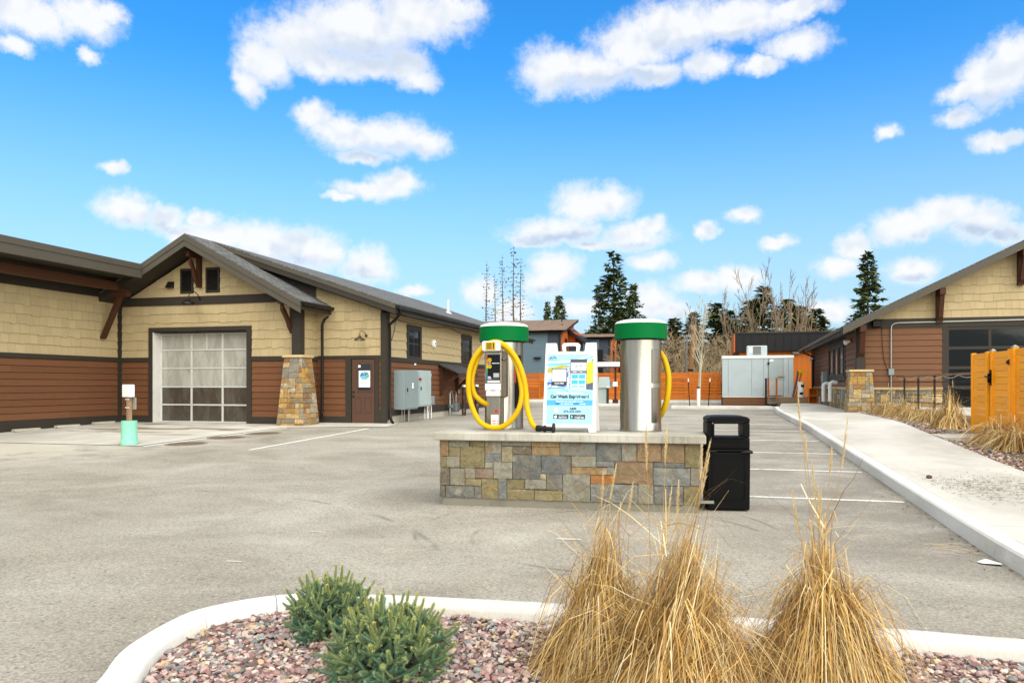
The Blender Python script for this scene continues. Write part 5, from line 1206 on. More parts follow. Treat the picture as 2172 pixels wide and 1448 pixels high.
# stone wainscot with a sill course
sr = random.Random(77); RCOL = [S(176, 144, 92), S(186, 164, 118), S(150, 142, 124), S(160, 120, 72), S(140, 130, 112), S(192, 168, 128), S(128, 122, 108), S(154, 134, 96)]
def wain(wl, u0, u1, z0, z1, cell, seed, mw, mh, limit=None):
    for (a, b, c, d) in ashlar(u1-u0, z1-z0, cell, seed, mw, mh):
        o = ob('stone', stone_piece(lambda u, z, dd: RBp(wl, u, z, dd), u0+a, u0+b, z0+c, z0+d, .03+sr.random()*.02, .012, sr.random()*60, gap=.006, nx=3, nz=3), stone_m, RB)
        k = sr.choice(RCOL); q = .85+.3*sr.random(); o.color = (k[0]*q, k[1]*q, k[2]*q, sr.choice((0, 0, .3, .7)))
def RBp(wl, u, z, d): return wl.p(u, z, d)
wain(rf, .1, 2.74, .45, 1.36, .16, 3, 3, 2); wain(rs, .1, 9.5, .5, 1.36, .24, 4, 1, 3)
far = MB()
for (a, b, c, d) in ashlar(5.8, .86, .24, 9, 1, 3):
    q = stone_piece(lambda u, z, dd: rs.p(u, z, dd), 9.5+a, 9.5+b, .5+c, .5+d, .035, .012, sr.random()*60, gap=.006, nx=2, nz=2); far.add(q.v, q.f)
fs = ob('far_stones', far, stone_m, RB, kind='stuff'); fs.color = (*S(166, 140, 98), .4)
ob('sill_course', rf.rect(.1, 2.74, 1.36, 1.447, 0, .09), cap_m, RB); ob('sill_course', rs.rect(.1, 15.3, 1.36, 1.447, 0, .09), cap_m, RB)
# window bank
wb_ = MB(); a, b, z0, z1 = 2.85, 8.5, 1.72, 3.38
for q in ((a, a+.3, z0, z1), (b-.3, b, z0, z1), (a+.3, b-.3, z1-.2, z1), (a+.3, b-.3, z0, z0+.16)): rs.rect(*q, 0, .05, wb_)
wn = ob('window', wb_, trim, RB)
n3 = (b-a-.6)/3
for k in range(3):
    u0 = a+.3+k*n3; u1 = u0+n3; mb = MB()
    for q in ((u0, u0+.22, z0+.16, z1-.2), (u1-.22, u1, z0+.16, z1-.2), (u0+.22, u1-.22, z1-.3, z1-.2), (u0+.22, u1-.22, z0+.16, z0+.26)): rs.rect(*q, 0, .075, mb)
    ob('sash', mb, trim, wn); ob('pane', rs.rect(u0+.22, u1-.22, z0+.26, z1-.3, .005, .02), m_glass('bright_glass', S(120, 124, 126), .05) if k == 0 else bpy.data.materials['bright_glass'], wn)
# roof
def rroof(x0, z0, x1, z1, y0, y1, th, m):
    s_ = ob('roof', MB().prism([(x0, y0, z0), (x1, y0, z1), (x1, y0, z1-th), (x0, y0, z0-th)], [(x0, y1, z0), (x1, y1, z1), (x1, y1, z1-th), (x0, y1, z0-th)]), trim, RB)
    d = Vector((x1-x0, 0, z1-z0)).normalized(); sh = ob('roof_shingles', MB().prism([(x0, y0-.03, z0+.045), (x1+d.x*.03, y0-.03, z1+.045+d.z*.03), (x1+d.x*.03, y0-.03, z1+.005+d.z*.03), (x0, y0-.03, z0+.005)], [(x0, y1, z0+.045), (x1+d.x*.03, y1, z1+.045+d.z*.03), (x1+d.x*.03, y1, z1+.005+d.z*.03), (x0, y1, z0+.005)]), m, s_); uv_slope(sh, (0, 1, 0), d)
rroof(7, rz_(7), -.55, rz_(-.55), -.6, LEN+.3, .2, roof_m); rroof(7, rz_(7), 14.5, rz_(-.55), -.6, LEN+.3, .2, roof_m)
ob('rake_board', MB().prism([(-.55, -.645, rz_(-.55)), (7, -.645, rz_(7)), (7, -.645, rz_(7)-.25), (-.55, -.645, rz_(-.55)-.25)], [(-.55, -.601, rz_(-.55)), (7, -.601, rz_(7)), (7, -.601, rz_(7)-.25), (-.55, -.601, rz_(-.55)-.25)]), trim2, RB)
PG = [(0, 0), (-.1, 0), (-.125, .035), (-.125, .1), (-.118, .1), (-.112, .04), (-.095, .008), (-.006, .008), (-.006, .1), (0, .1)]
ob('gutter', MB().prism([(-.58+p, -.6, rz_(-.55)-.12+q) for p, q in PG], [(-.58+p, LEN+.3, rz_(-.55)-.12+q) for p, q in PG]), trim2, RB); ob('fascia_board', MB().box(-.578, -.55, -.6, LEN+.3, rz_(-.55)-.25, rz_(-.55)-.01), trim, RB)
ob('downspout', MB().tube([(-.62, 15.0, 3.45), (-.6, 15.05, 3.3), (-.12, 15.2, 3.1), (-.1, 15.2, 2.9), (-.1, 15.2, .6)], .045, 8), iron, RB, smooth=50)
# timber brackets under the rake
def rbrace(u, zl, zh, reach=.62, w=.2):
    bb = ob('knee_brace', rf.rect(u-w/2, u+w/2, zl, zh, .03, .2), timber, RB); ob('brace_arm', rf.rect(u-w/2+.01, u+w/2-.01, zh-.24, zh-.006, .202, reach), timber, bb)
    P = [(.2, zl+.18), (.2, zl+.04), (.32, zl+.16), (reach-.05, zh-.25), (reach-.22, zh-.25)]
    ob('diagonal', MB().prism([rf.p(u-w/2+.03, z, d) for d, z in P], [rf.p(u+w/2-.03, z, d) for d, z in P]), timber, bb)
rbrace(2.62, 3.72, rz_(2.62)-.26); rbrace(5.1, 4.92, rz_(5.1)-.26); rbrace(.12, 2.5, rz_(.12)-.26, .62, .22)
# glazed overhead door, dark frame
gd = MB(); X0, X1, Z0, Z1 = 2.90, 8.1, .76, 3.5; cols = [X0+(X1-X0)*i/4 for i in range(5)]; rows = [Z0+(Z1-Z0)*i/4 for i in range(5)]
for i, z in enumerate(rows): gd.box(X0, X1, -.02, .03, z-(.05 if i else 0), z+(.05 if i < 4 else 0))
for x in cols:
    for p, q in zip(rows, rows[1:]): gd.box(max(X0, x-.045), min(X1, x+.045), -.015, .025, p+.05, q-.05)
gdo = ob('overhead_door', gd, trim, RB)
for i in range(4):
    for j in range(4): ob('pane', MB().box(cols[i]+.045, cols[i+1]-.045, -.002, .006, rows[j]+.05, rows[j+1]-.05), glass_d, gdo)
T2(rf, 8.1, 8.3, .6, 3.56, 0, .037)
lap(rf, RB, brown2, [(8.3, 0), (14, 0), (14, 4), (8.3, 4)], .208, .6, 3.56)
# twin flood lamps, small speaker, conduit and box, wall box, pipes
C0, S0 = math.cos(R(-1.5)), math.sin(R(-1.5))
def rw(x, y, z): return (4.96+C0*x-S0*y, 29.5+S0*x+C0*y, z)
def flood(lab, y, z):
    t = thing('flood_lamp', lab, 'lamp', rw(-.03, y, z), R(-1.5), 'twin flood lamps on the side wall')
    ob('mount', MB().lathe([(0, .03), (.06, .03), (.06, 0)], 14).xf(Matrix.Rotation(R(-90), 4, 'Y')), iron, t)
    for s_ in (-1, 1): ob('lamp_head', MB().lathe([(0, -.02), (.03, -.02), (.055, .03), (.09, .12), (.095, .16), (0, .165)], 16).xf(Matrix.Translation((-.09, .12*s_, -.03)) @ Matrix.Rotation(R(-110), 4, 'Y') @ Matrix.Rotation(R(25*s_), 4, 'X')), white, t, smooth=40)
flood('white twin flood lamp on brown siding near the corner post', 1.1, 3.2); flood('small white twin flood lamp far along under the eave', 15.0, 3.0)
t = thing('wall_speaker', 'small black speaker box on the dark band at the corner', 'speaker', rw(.62, -.04, 3.7), R(-1.5)); ob('box', MB().box(-.14, .14, -.2, 0, -.11, .12), black, t, bevel=.02); ob('grille', MB().box(-.12, .12, -.206, -.2, -.09, .1), iron, t)
ob('speaker_wire', MB().tube([rw(*p) for p in ((.8, -.05, 3.6), (.82, -.05, 3.0), (.86, -.05, 2.5), (.95, -.05, 2.15), (1.06, -.06, 1.98))], .009, 5), iron, label='thin dark wire hanging down the brown siding to the outlet box', cat='wire')
t = thing('surface_conduit', 'silver conduit bending from the band down the siding to an outlet box', 'conduit', rw(1.1, -.06, .9), R(-1.5))
ob('pipe', MB().tube([(7, 0, 2.86), (.22, 0, 2.83), (.08, 0, 2.80), (.01, 0, 2.72), (0, 0, 2.6), (0, 0, -.3)], .028, 8), conduit_m, t, smooth=50); ob('outlet_box', MB().box(-.09, .09, -.07, .02, .98, 1.2), grey_cab, t, bevel=.01)
t = thing('utility_box', 'pale grey utility box on the side wall beside the windows', 'box', rw(-.04, 9.0, 1.2), R(-1.5)); ob('case', MB().box(-.22, 0, -.25, .25, 0, .95), grey_cab, t, bevel=.01); ob('side_unit', MB().box(-.2, 0, .26, .6, .5, .8), grey_cab2, t, bevel=.01); ob('conduit', MB().cyl((-.1, .1, 0), (-.1, .1, -.72), .03, n=8), conduit_m, t)
t = thing('utility_box', 'small grey outlet box low on the stone base by the pillar', 'box', rw(-.06, 2.1, .85), R(-1.5)); ob('case', MB().box(-.2, 0, -.2, .2, 0, .5), grey_cab, t, bevel=.01)
for y, lab, dz in ((8.0, 'white vent pipe with elbow farther from the pillar', -.05), (5.4, 'white vent pipe with elbow nearer the pillar', 0)):
    t = thing('vent_pipe', lab, 'pipe', rw(-.1, y, 1.62+dz), R(-1.5), 'white vent pipes on the side wall')
    ob('pipe', MB().tube([(.1, 0, 0), (-.1, 0, .03), (-.18, 0, -.02), (-.2, 0, -.1), (-.2, 0, -.8)], .085, 12), white, t, smooth=50); ob('mouth', MB().lathe([(.07, 0), (0, .0)], 12, (-.2, 0, -.802)), black, t)
# corner pillar
PR = thing('stone_pillar', 'short tapered pillar of tan ledge stone at the corner of the right building', 'pillar', rw(.0, -.1, .5), 0, world=True)
pc = rw(.08, .0, 0); pillar(PR, pc[0], pc[1], .45, 2.0, .92, .72, .16, 21, 'fl', cap_m)
ob('post', MB().box(pc[0]-.13, pc[0]+.16, pc[1]-.2, pc[1]+.14, 2.076, 2.5), trim, PR)

# --- raised patio, railing with bar top
PT = ob('patio', MB().box(6.35, 13, 20.4, 29.4, .3, .66), backing, kind='structure')
ob('patio_slab', MB().box(6.22, 13, 20.25, 29.42, .66, .755), concrete, kind='structure', bevel=.01)
pw = thing('patio_retaining_wall', 'low ledge stone retaining wall under the patio edge', 'stone wall', (6.3, 20.4, .4), 0, world=True)
pr_ = random.Random(8)
for (P, L, sd) in ((lambda u, z, d: Vector((6.35-d, 20.4+u, z)), 8.9, 1), (lambda u, z, d: Vector((6.3+u, 20.42-d, z)), 3., 2)):
    for (a, b, c, d) in ashlar(L, .3, .15, 60+sd, 3, 2):
        o = ob('stone', stone_piece(P, a, b, .36+c, .36+d, .03, .012, pr_.random()*50, gap=.005, nx=3, nz=2), stone_m, pw); k = pr_.choice(RCOL); o.color = (*k, pr_.choice((0, .4)))
rail_m = mat('dark_rail_steel', S(58, 52, 48), .5, metal=.5, var=.08)
RL = thing('patio_railing', 'dark steel patio railing topped by a weathered timber bar', 'railing', (6.32, 21.3, .755), 0, world=True)
ys_ = [21.25, 23.1, 24.95, 26.8, 28.65]
for y in ys_:
    p = ob('post', MB().box(6.295, 6.345, y-.025, y+.025, .755, 1.80), rail_m, RL); ob('base_plate', MB().box(6.24, 6.4, y-.08, y+.08, .756, .765), rail_m, p)
for z in (.98, 1.2, 1.42, 1.62): ob('rail', MB().tube([(6.32, 21.25, z), (6.32, 28.65, z)], .012, 6), rail_m, RL)
for i, x in enumerate((6.16, 6.36)): ob('bar_plank', MB().box(x, x+.19, 20.6, 29.1, 1.80, 1.845), mat('bar_timber', S(132, 100, 72), .7, var=.2, scale=4, stretch=(6, 1, 6), dirt=S(190, 180, 160), dirt_amt=.6) if i == 0 else MATS['bar_timber'], RL)
ob('light_cord', MB().tube([(6.2, 20.8+i*.1, 1.79-.07*abs(math.sin(i*.22))) for i in range(82)], .008, 5), whitep, RL)

# --- cedar fence and gate
def fence_panel(root, x, y0, y1, z0, z1, n, m, mp, posts=(), th=.024, gap=.006, face=-1):
    hgt = (z1-z0)/n
    for i in range(n):
        j = random.Random(i*7+int(y0*10)).uniform(-.002, .002)
        ob('board', MB().box(x-th/2+j, x+th/2+j, y0, y1, z0+i*hgt+gap/2, z0+(i+1)*hgt-gap/2), m, root, bevel=None)
FN = thing('cedar_fence', 'honey coloured cedar fence panel left of the gate latch', 'fence', (5.88, 19.4, .42), 0, world=True)
fence_panel(FN, 5.86, 19.02, 19.86, .44, 2.25, 13, orange_g, orange_v)
for y in (19.86, 18.9): ob('post', MB().box(5.83, 5.92, y, y+.12, .36, 2.27), orange_g, FN, bevel=.005)
ob('steel_post', MB().box(5.9, 5.98, 18.83, 18.9, .36, 2.28), iron, FN)
GT = thing('cedar_gate', 'honey coloured cedar gate with black latch and strap hinges', 'gate', (5.9, 18.2, .42), 0, world=True)
fence_panel(GT, 5.9, 17.78, 18.70, .44, 2.25, 13, orange_g, orange_v)
for y in (18.70, 17.68): ob('stile', MB().box(5.865, 5.925, y, y+.1, .40, 2.27), orange_g, GT, bevel=.004)
lt = ob('latch', MB().box(5.84, 5.864, 18.70, 18.79, 1.52, 1.86), black, GT); ob('latch_bar', MB().cyl((5.82, 18.6, 1.68), (5.82, 18.98, 1.72), .018, n=8), black, lt); ob('latch_handle', MB().box(5.8, 5.84, 18.72, 18.76, 1.58, 1.78), black, lt)
for z in (.68, 2.0):
    ob('hinge', MB().prism([(5.85, 17.66, z-.06), (5.85, 17.82, z-.02), (5.85, 17.82, z+.02), (5.85, 17.66, z+.06)], [(5.864, 17.66, z-.06), (5.864, 17.82, z-.02), (5.864, 17.82, z+.02), (5.864, 17.66, z+.06)]), black, GT)
ob('post_cap', MB().prism([(5.85, 18.68, 2.272), (5.96, 18.68, 2.272), (5.96, 18.82, 2.272), (5.85, 18.82, 2.272)], [(5.895, 18.74, 2.32), (5.915, 18.74, 2.32), (5.915, 18.76, 2.32), (5.895, 18.76, 2.32)]), conduit_m, GT)
F2 = thing('cedar_fence', 'honey coloured cedar fence running out of the picture at right', 'fence', (5.92, 15, .38), 0, world=True)
ob('post', MB().box(5.88, 5.98, 17.5, 17.64, .36, 2.30), orange_g, F2, bevel=.005)
ob('post_cap', MB().prism([(5.87, 17.49, 2.302), (5.99, 17.49, 2.302), (5.99, 17.65, 2.302), (5.87, 17.65, 2.302)], [(5.92, 17.56, 2.35), (5.94, 17.56, 2.35), (5.94, 17.58, 2.35), (5.92, 17.58, 2.35)]), conduit_m, F2)
for y0, y1 in ((15.1, 17.5), (12.6, 15.0)): fence_panel(F2, 5.93, y0, y1, .40, 2.27, 13, orange_g, orange_v)
for y in (15.0, 12.5): ob('post', MB().box(5.88, 5.98, y, y+.1, .3, 2.30), orange_g, F2)

# ------------------------------------------------------------------ walk-in cooler, deck and clutter
cool_m = mat('pale_grey_insulated_panel', S(176, 188, 190), .4, metal=.1, var=.04, scale=.8, dirt=S(150, 160, 160), dirt_amt=.3)
CY = 41.9
CL = thing('walk_in_cooler', 'pale grey walk-in cooler box with flush door behind the parking bays', 'cooler', (2.2, 43.5, .43), 0, world=True)
for a, b in zip((.39, .70, 1.9, 2.5, 2.72), (.695, 1.895, 2.495, 2.715, 2.73)): ob('panel', MB().box(a, b-.004, CY, CY+.1, .93, 2.93), cool_m, CL, bevel=.008)
for a, b in ((3.48, 3.72), (3.725, 3.98)): ob('panel', MB().box(a, b-.004, CY, CY+.1, .93, 2.93), cool_m, CL, bevel=.008)
ob('core', MB().box(.42, 3.95, CY+.08, 46.5, .5, 2.95), cool_m, CL)
ob('roof_trim', MB().box(.37, 4.0, CY-.03, 46.5, 2.935, 3.08), white, CL, bevel=.01); ob('sill', MB().box(.39, 3.98, CY-.01, CY+.1, .88, .926), white, CL)
dr = ob('door', MB().box(2.74, 3.47, CY-.05, CY+.05, .97, 2.9), mat('cooler_door_grey', S(158, 170, 170), .4, var=.05), CL, bevel=.01)
ob('kick_plate', MB().box(2.78, 3.43, CY-.056, CY-.051, .99, 1.75), mat('kick_grey', S(186, 184, 178), .35, metal=.5), dr); ob('handle', MB().box(3.2, 3.55, CY-.12, CY-.07, 1.96, 2.0), conduit_m, dr); ob('notice', MB().box(2.8, 2.98, CY-.055, CY-.0512, 2.76, 2.88), white, dr); ob('tag', MB().box(3.32, 3.42, CY-.055, CY-.0512, 2.02, 2.12), yellow, dr)
for z in (1.2, 2.66): ob('hinge', MB().box(2.68, 2.78, CY-.09, CY-.052, z-.05, z+.05), black, dr)
for i in range(3): ob('skirt_board', MB().box(.37, 2.66, CY-.06, CY-.03, .45+i*.145, .59+i*.145), brown2, CL)
ob('corner_board', MB().box(.34, .42, CY-.07, CY-.025, .42, .9), trim, CL)
t = thing('condenser_unit', 'pale condenser unit with louvred grille on top of the cooler', 'air conditioner', (2.2, 42.9, 3.081), 0)
ob('case', MB().box(-.52, .52, -.3, .4, .02, .56), cool_m, t, bevel=.04, segs=3); ob('grille', MB().box(-.2, .2, -.315, -.302, .08, .5), MATS['slot_grey'], t)
for k in range(7): ob('louvre', MB().box(-.19, .19, -.33, -.316, .1+k*.056, .125+k*.056), MATS['grey_bezel'], t)
ob('service_panel', MB().box(-.4, -.25, -.312, -.302, .2, .46), white, t); ob('foot', MB().box(-.45, -.3, -.2, .3, -.0, .02), conduit_m, t); ob('foot', MB().box(.3, .45, -.2, .3, 0, .02), conduit_m, t)
DK = thing('timber_deck', 'low brown timber deck with steps between cooler and walk', 'deck', (4, 41.2, .45), 0, world=True)
deck_m = mat('weathered_deck_board', S(124, 106, 82), .75, var=.15, scale=3, stretch=(1, 6, 6))
for i in range(3): ob('board', MB().box(3.12, 4.85, 40.98, 41.02, .44+i*.155, .585+i*.155), deck_m, DK)
for i in range(5): ob('board', MB().box(2.66, 4.9, 41.02+i*.16, 41.17+i*.16, .87, .905), deck_m, DK)
for x in (2.62, 3.02): ob('post', MB().box(x, x+.09, 40.86, 40.95, .6, 1.9), mat('red_brown_post', S(150, 84, 46), .6, var=.1) if x < 2.7 else MATS['red_brown_post'], DK)
ob('side_post', MB().box(2.5, 2.6, 40.9, 41.0, .5, 1.88), iron, DK); ob('step', MB().box(2.6, 3.1, 40.7, 40.97, .6, .66), deck_m, DK)
# clutter on the deck corner
t = thing('plastic_bucket', 'lower white bucket of two stacked on the deck corner', 'bucket', (4.28, 41.25, .905), 0, 'stacked white buckets'); B_ = [(.15, 0), (.175, .36), (.19, .365), (.19, .39), (.0, .39)]; ob('pail', MB().lathe([(0, 0)]+B_, 24), white, t, smooth=40); ob('label_mark', MB().lathe([(.168, .12), (.174, .25)], 8, a0=R(-120), a1=R(-60)), letter_dark, t)
t2 = copy_tree(t, (4.28, 41.25, 1.297), .4, 'upper white bucket of two stacked on the deck corner')
for k, (x, dxx, m, lab) in enumerate(((4.02, .34, 'red_brown_post', 'red broom handle leaning behind the buckets'), (3.9, .3, 'slot_grey', 'dark board leaning beside the buckets'))):
    t = thing('leaning_tool', lab, 'tool', (x, 41.4, .905), 0, world=True); ob('shaft', MB().tube([(x, 41.35, .906), (x+dxx, 41.75, 2.2)], .04 if k == 0 else .06, 6), MATS[m], t)
    if k == 0: ob('head', MB().box(x+dxx-.16, x+dxx+.16, 41.68, 41.82, 2.15, 2.3), yellow, t)
    else: ob('end_cap', MB().box(x+dxx-.07, x+dxx+.07, 41.7, 41.8, 2.18, 2.24), black, t)
cz = G(40)+KZ+.03
for z, lab in ((cz, 'lower open orange crate on the walk by the deck'), (cz+.38, 'upper open orange crate stacked on the lower one')):
    t = thing('wooden_crate', lab, 'crate', (4.72, 40.2, z), 0, 'orange crates by the deck')
    for q in ((-.2, -.17, -.2, .2, .03, .36), (.17, .2, -.2, .2, .03, .36), (-.2, .2, -.2, .2, 0, .03), (-.2, .2, -.2, .2, .36, .378), (-.17, .17, .17, .2, .03, .36)): ob('board', MB().box(*q), orange, t)
for i, (x, h_) in enumerate(((5.02, .34), (5.17, .3))):
    ob('metal_canister', MB().lathe([(0, 0), (.07, 0), (.07, h_), (.06, h_+.01), (0, h_+.01)], 16, (x, 39.9, cz)), conduit_m, smooth=40, label=('taller', 'shorter')[i]+' grey canister standing beside the orange crates', cat='canister', group='canisters by the crates')

# ------------------------------------------------------------------ back edge of the lot: kerbs, cedar fence, pay station, young tree
BK = thing('rear_kerb', 'long concrete kerb at the foot of the rear cedar fence', 'kerb', (-4, 46.8, .45), 0, world=True)
for i in range(8): ob('kerb_section', MB().box(-16+i*2.2, -13.81+i*2.2, 46.55, 46.8, .4, .62), kerb_m, BK)
RFN = thing('rear_fence', 'orange cedar fence of horizontal boards along the back of the lot', 'fence', (-6, 47, .6), 0, world=True)
for k in range(9):
    x0 = -16.4+k*1.87
    for i in range(9):
        h = 1.66/9; j = random.Random(k*31+i).uniform(-.004, .004); ob('board', MB().box(x0+.06, x0+1.82, 46.99+j, 47.015+j, .63+i*h+.013, .63+(i+1)*h-.013), orange, RFN)
    ob('post', MB().box(x0-.055, x0+.055, 46.95, 47.05, .45, 2.31), orange_v, RFN)
# tree pit island
TI = thing('planter_kerb', 'low concrete kerb ring round the staked young tree', 'kerb', (-.8, 37, .42), 0, world=True)
for q in ((-2.0, 2.66, 36.7, 36.9), (-1.6, 2.6, 37.6, 37.8), (-2.0, -1.62, 36.9, 37.8), (2.2, 2.4, 36.92, 37.58)): ob('kerb_section', MB().box(*q, .38, .53), kerb_m, TI, bevel=.01)
ob('planter_soil', MB().box(-1.6, 2.2, 36.9, 37.6, .38, .49), soil, kind='structure')
# pay station island
ob('station_pad', MB().box(-6.9, -4.6, 39.6, 41.8, .38, .53), kerb_m, kind='structure')
PS = thing('pay_kiosk', 'grey pay kiosk cabinet behind the A-frame sign', 'kiosk', (-5.9, 41, .53), 0, world=True)
ob('pedestal', MB().box(-6.1, -5.6, 40.9, 41.3, .53, 1.35), grey_cab2, PS, bevel=.01); ob('head', MB().prism([(-6.15, 40.8, 1.355), (-5.45, 40.8, 1.355), (-5.45, 41.3, 1.355), (-6.15, 41.3, 1.355)], [(-6.1, 40.9, 1.96), (-5.55, 40.9, 1.96), (-5.55, 41.3, 1.96), (-6.1, 41.3, 1.96)]), grey_cab2, PS, bevel=.04); ob('side_panel', MB().box(-5.448, -5.44, 40.85, 41.2, 1.42, 1.7), mat('teal_panel', S(60, 150, 170), .4), PS)
t = thing('bollard', 'dark pipe bollard beside the pay kiosk', 'bollard', (-5.56, 40.5, .53)); ob('pipe', MB().cyl((0, 0, 0), (0, 0, .86), .07, n=16), bollard_m, t, smooth=40); ob('cap', MB().lathe([(.072, .85), (.072, .9), (0, .93)], 16), whitep, t)
t = thing('height_bar_post', 'dark post carrying a white clearance board at the wash lane', 'gantry', (-5.23, 41.2, .53), 0, world=True)
dkpost = mat('dark_red_post', S(66, 34, 30), .5); ob('post', MB().box(-5.28, -5.18, 41.15, 41.25, .53, 2.5), dkpost, t); ob('base', MB().box(-5.37, -5.09, 41.06, 41.34, .53, .75), dkpost, t, bevel=.01); ob('board', MB().box(-6.3, -4.98, 41.1, 41.14, 2.53, 2.78), white, t, bevel=.005); ob('soffit', MB().box(-6.3, -4.98, 41.0, 41.5, 2.47, 2.525), dkpost, t); ob('notice', MB().box(-5.36, -5.1, 41.1, 41.148, 1.45, 1.7), white, t)

# ------------------------------------------------------------------ trees
def branchy(seed, h, r0, levels, spread, n0, up=.5, sides=4, base=(0, 0, 0), min_r=.006, lean=0., first=.3, ratio=.62, wig=.12):
    """recursive bare tree: returns (trunk, limbs) builders"""
    rg = random.Random(seed); tr = MB(); br = MB()
    def grow(p, d, L, r, lv, out):
        n = 5 if lv == 0 else 3; pts = [p]; q = p.copy(); dd = d.copy()
        for i in range(n):
            dd = (dd+Vector((rg.uniform(-wig, wig), rg.uniform(-wig, wig), rg.uniform(-.02, .1)))).normalized(); q = q+dd*L/n; pts.append(q.copy())
        rs_ = [max(min_r, r*(1-.75*i/n)) for i in range(n+1)]
        out.tube(pts, rs_, sides if lv < 2 else 3, caps=False)
        if lv >= levels: return
        k = n0 if lv == 0 else rg.randint(3, 5)
        for i in range(k):
            t = first+(1-first)*(i+rg.random()*.8)/k if lv == 0 else .25+.7*(i+rg.random())/k
            f = min(t, .98)*n; a = int(f); pp = pts[a].lerp(pts[a+1], f-a); ax = (pts[a+1]-pts[a]).normalized()
            o = ax.orthogonal().normalized(); o.rotate(Matrix.Rotation(rg.random()*6.28, 3, ax)); nd = (ax*(1-spread)+o*spread+Vector((0, 0, up*.4))).normalized()
            grow(pp, nd, L*(ratio*(1.05-.55*t) if lv == 0 else ratio)*rg.uniform(.75, 1.2), rs_[a]*.55, lv+1, br)
    grow(Vector(base), Vector((lean, 0, 1)).normalized(), h, r0, 0, tr)
    return tr, br
def bare_tree(name, label, loc, seed, h, r0, levels=3, spread=.5, n0=9, m=grey_bark, mt=None, group=None, stems=1, **kw):
    t = thing(name, label, 'tree', loc, 0, group); T_ = MB(); B_ = MB()
    for k in range(stems):
        rg = random.Random(seed*9+k); a, b = branchy(seed*13+k, h*(1-.12*k), r0*(1-.1*k), levels, spread, n0, base=((rg.random()-.5)*.6*k, (rg.random()-.5)*.6, 0), lean=(0 if stems == 1 else (k-(stems-1)/2)*.16), **kw); T_.add(a.v, a.f); B_.add(b.v, b.f)
    ob('trunk', T_, m, t, smooth=60); ob('branches', B_, mt or m, t); return t
yt = bare_tree('young_tree', 'slim pale staked young tree in the kerbed planter', (-.75, 37.2, .49), 4, 4.9, .075, 3, .45, 16, m=pale_bark, first=.32, ratio=.30, min_r=.008, wig=.05)
ob('trunk_guard', MB().cyl((0, 0, -.02), (0, 0, .85), .085, .08, 12), white, yt); ob('tie', MB().cyl((0, 0, .9), (0, 0, .95), .085, n=10), black, yt)
for x, lab in ((-1.22, 'black steel tree stake with white tip left of the young tree'), (-.22, 'black steel tree stake with white tip right of the young tree')):
    s_ = -1 if x < -.7 else 1; t = thing('tree_stake', lab, 'stake', (x-s_*.07, 37.05, .48), 0, 'stakes of the young tree'); ob('rod', MB().cyl((0, 0, 0), (s_*.07, 0, 1.3), .022, n=6), black, t); ob('tip', MB().cyl((s_*.065, 0, 1.2), (s_*.075, 0, 1.36), .028, n=6), white, t)

def conifer(seed, h, rmax, dens=1., clear=.1, droop=.25, shape=1.0, tuft=.34, sparse=False, top=.02, gaps=.0):
    rg = random.Random(seed); tr = MB(); cr = MB(); n = 7
    pts = [Vector((math.sin(i*1.3+seed)*.012*h*.3, math.cos(i+seed)*.01*h*.3, h*i/n)) for i in range(n+1)]
    tr.tube(pts, [h*(.016 if not sparse else .010)*(1-.92*i/n) for i in range(n+1)], 6, caps=False)
    z = h*clear
    while z < h*.995:
        f = (z/h-clear)/(1-clear); R_ = rmax*((1-f)**shape)*(.55+.45*min(1, f*5+.45))+.12
        k = rg.randint(4, 6) if not sparse else rg.randint(2, 4)
        for i in range(k):
            if rg.random() < gaps: continue
            a = rg.random()*6.28; L = R_*rg.uniform(.55, 1.15)*(rg.uniform(.25, 1.1) if sparse else 1); d = Vector((math.cos(a), math.sin(a), 0)); dz = -droop*L+(.25*L if f > .75 else 0)+(rg.uniform(-.25, .7)*L if sparse else 0)
            p0 = Vector((0, 0, z)); p1 = p0+d*L*.55+Vector((0, 0, dz*.35)); p2 = p0+d*L+Vector((0, 0, dz*.6+.06*L))
            tr.tube([p0, p1, p2], [max(.012, h*.0028*(1-f)), .012, .006], 3, caps=False)
            m_ = max(3, int(L/(tuft*.42)*dens))
            for q in range(m_):
                t = .15+.85*(q+rg.random())/m_ if not sparse else .2+.8*rg.random()
                pp = p0.lerp(p1, t/.55) if t < .55 else p1.lerp(p2, (t-.55)/.45)
                for _ in range(3 if not sparse else 1):
                    sd = Vector((-d.y, d.x, 0))*rg.uniform(-1, 1)+d*rg.uniform(.1, 1)+Vector((0, 0, rg.uniform(-.55, .35))); sd.normalize()
                    ln = tuft*rg.uniform(.6, 1.3)*(1 if not sparse else .5); w = ln*rg.uniform(.22, .4); sv = sd.cross(Vector((rg.uniform(-.4, .4), rg.uniform(-.4, .4), 1))).normalized()*w
                    e = pp+sd*ln; md_ = pp+sd*ln*.5; cr.add([pp, md_+sv, e+Vector((0, 0, -.05*ln)), md_-sv], [(0, 1, 2, 3)])
        z += h*(.018 if not sparse else .024)*rg.uniform(.8, 1.3)
    return tr.mesh('conifer_trunk', 60), cr.mesh('conifer_crown')
def place_conifer(name, label, loc, meshes, mc, mt=None, s=1., rz=0., group=None, sx=1.):
    t = thing(name, label, 'tree', loc, rz, group); t.scale = (s*sx, s*sx, s)
    for nm, me, m in (('trunk', meshes[0], mt or bark_m), ('crown', meshes[1], mc)):
        o = link(nm, me, m, t); o.material_slots[0].link = 'OBJECT'; o.material_slots[0].material = m
    return t
V1 = conifer(1, 15, 3.3, 1.3, .04, .2, .9, tuft=.5); V2 = conifer(2, 12, 2.6, 1.3, .05, .3, .85, tuft=.48); V3 = conifer(3, 16, 3.4, 1.2, .06, .28, .8, gaps=.15, tuft=.55)
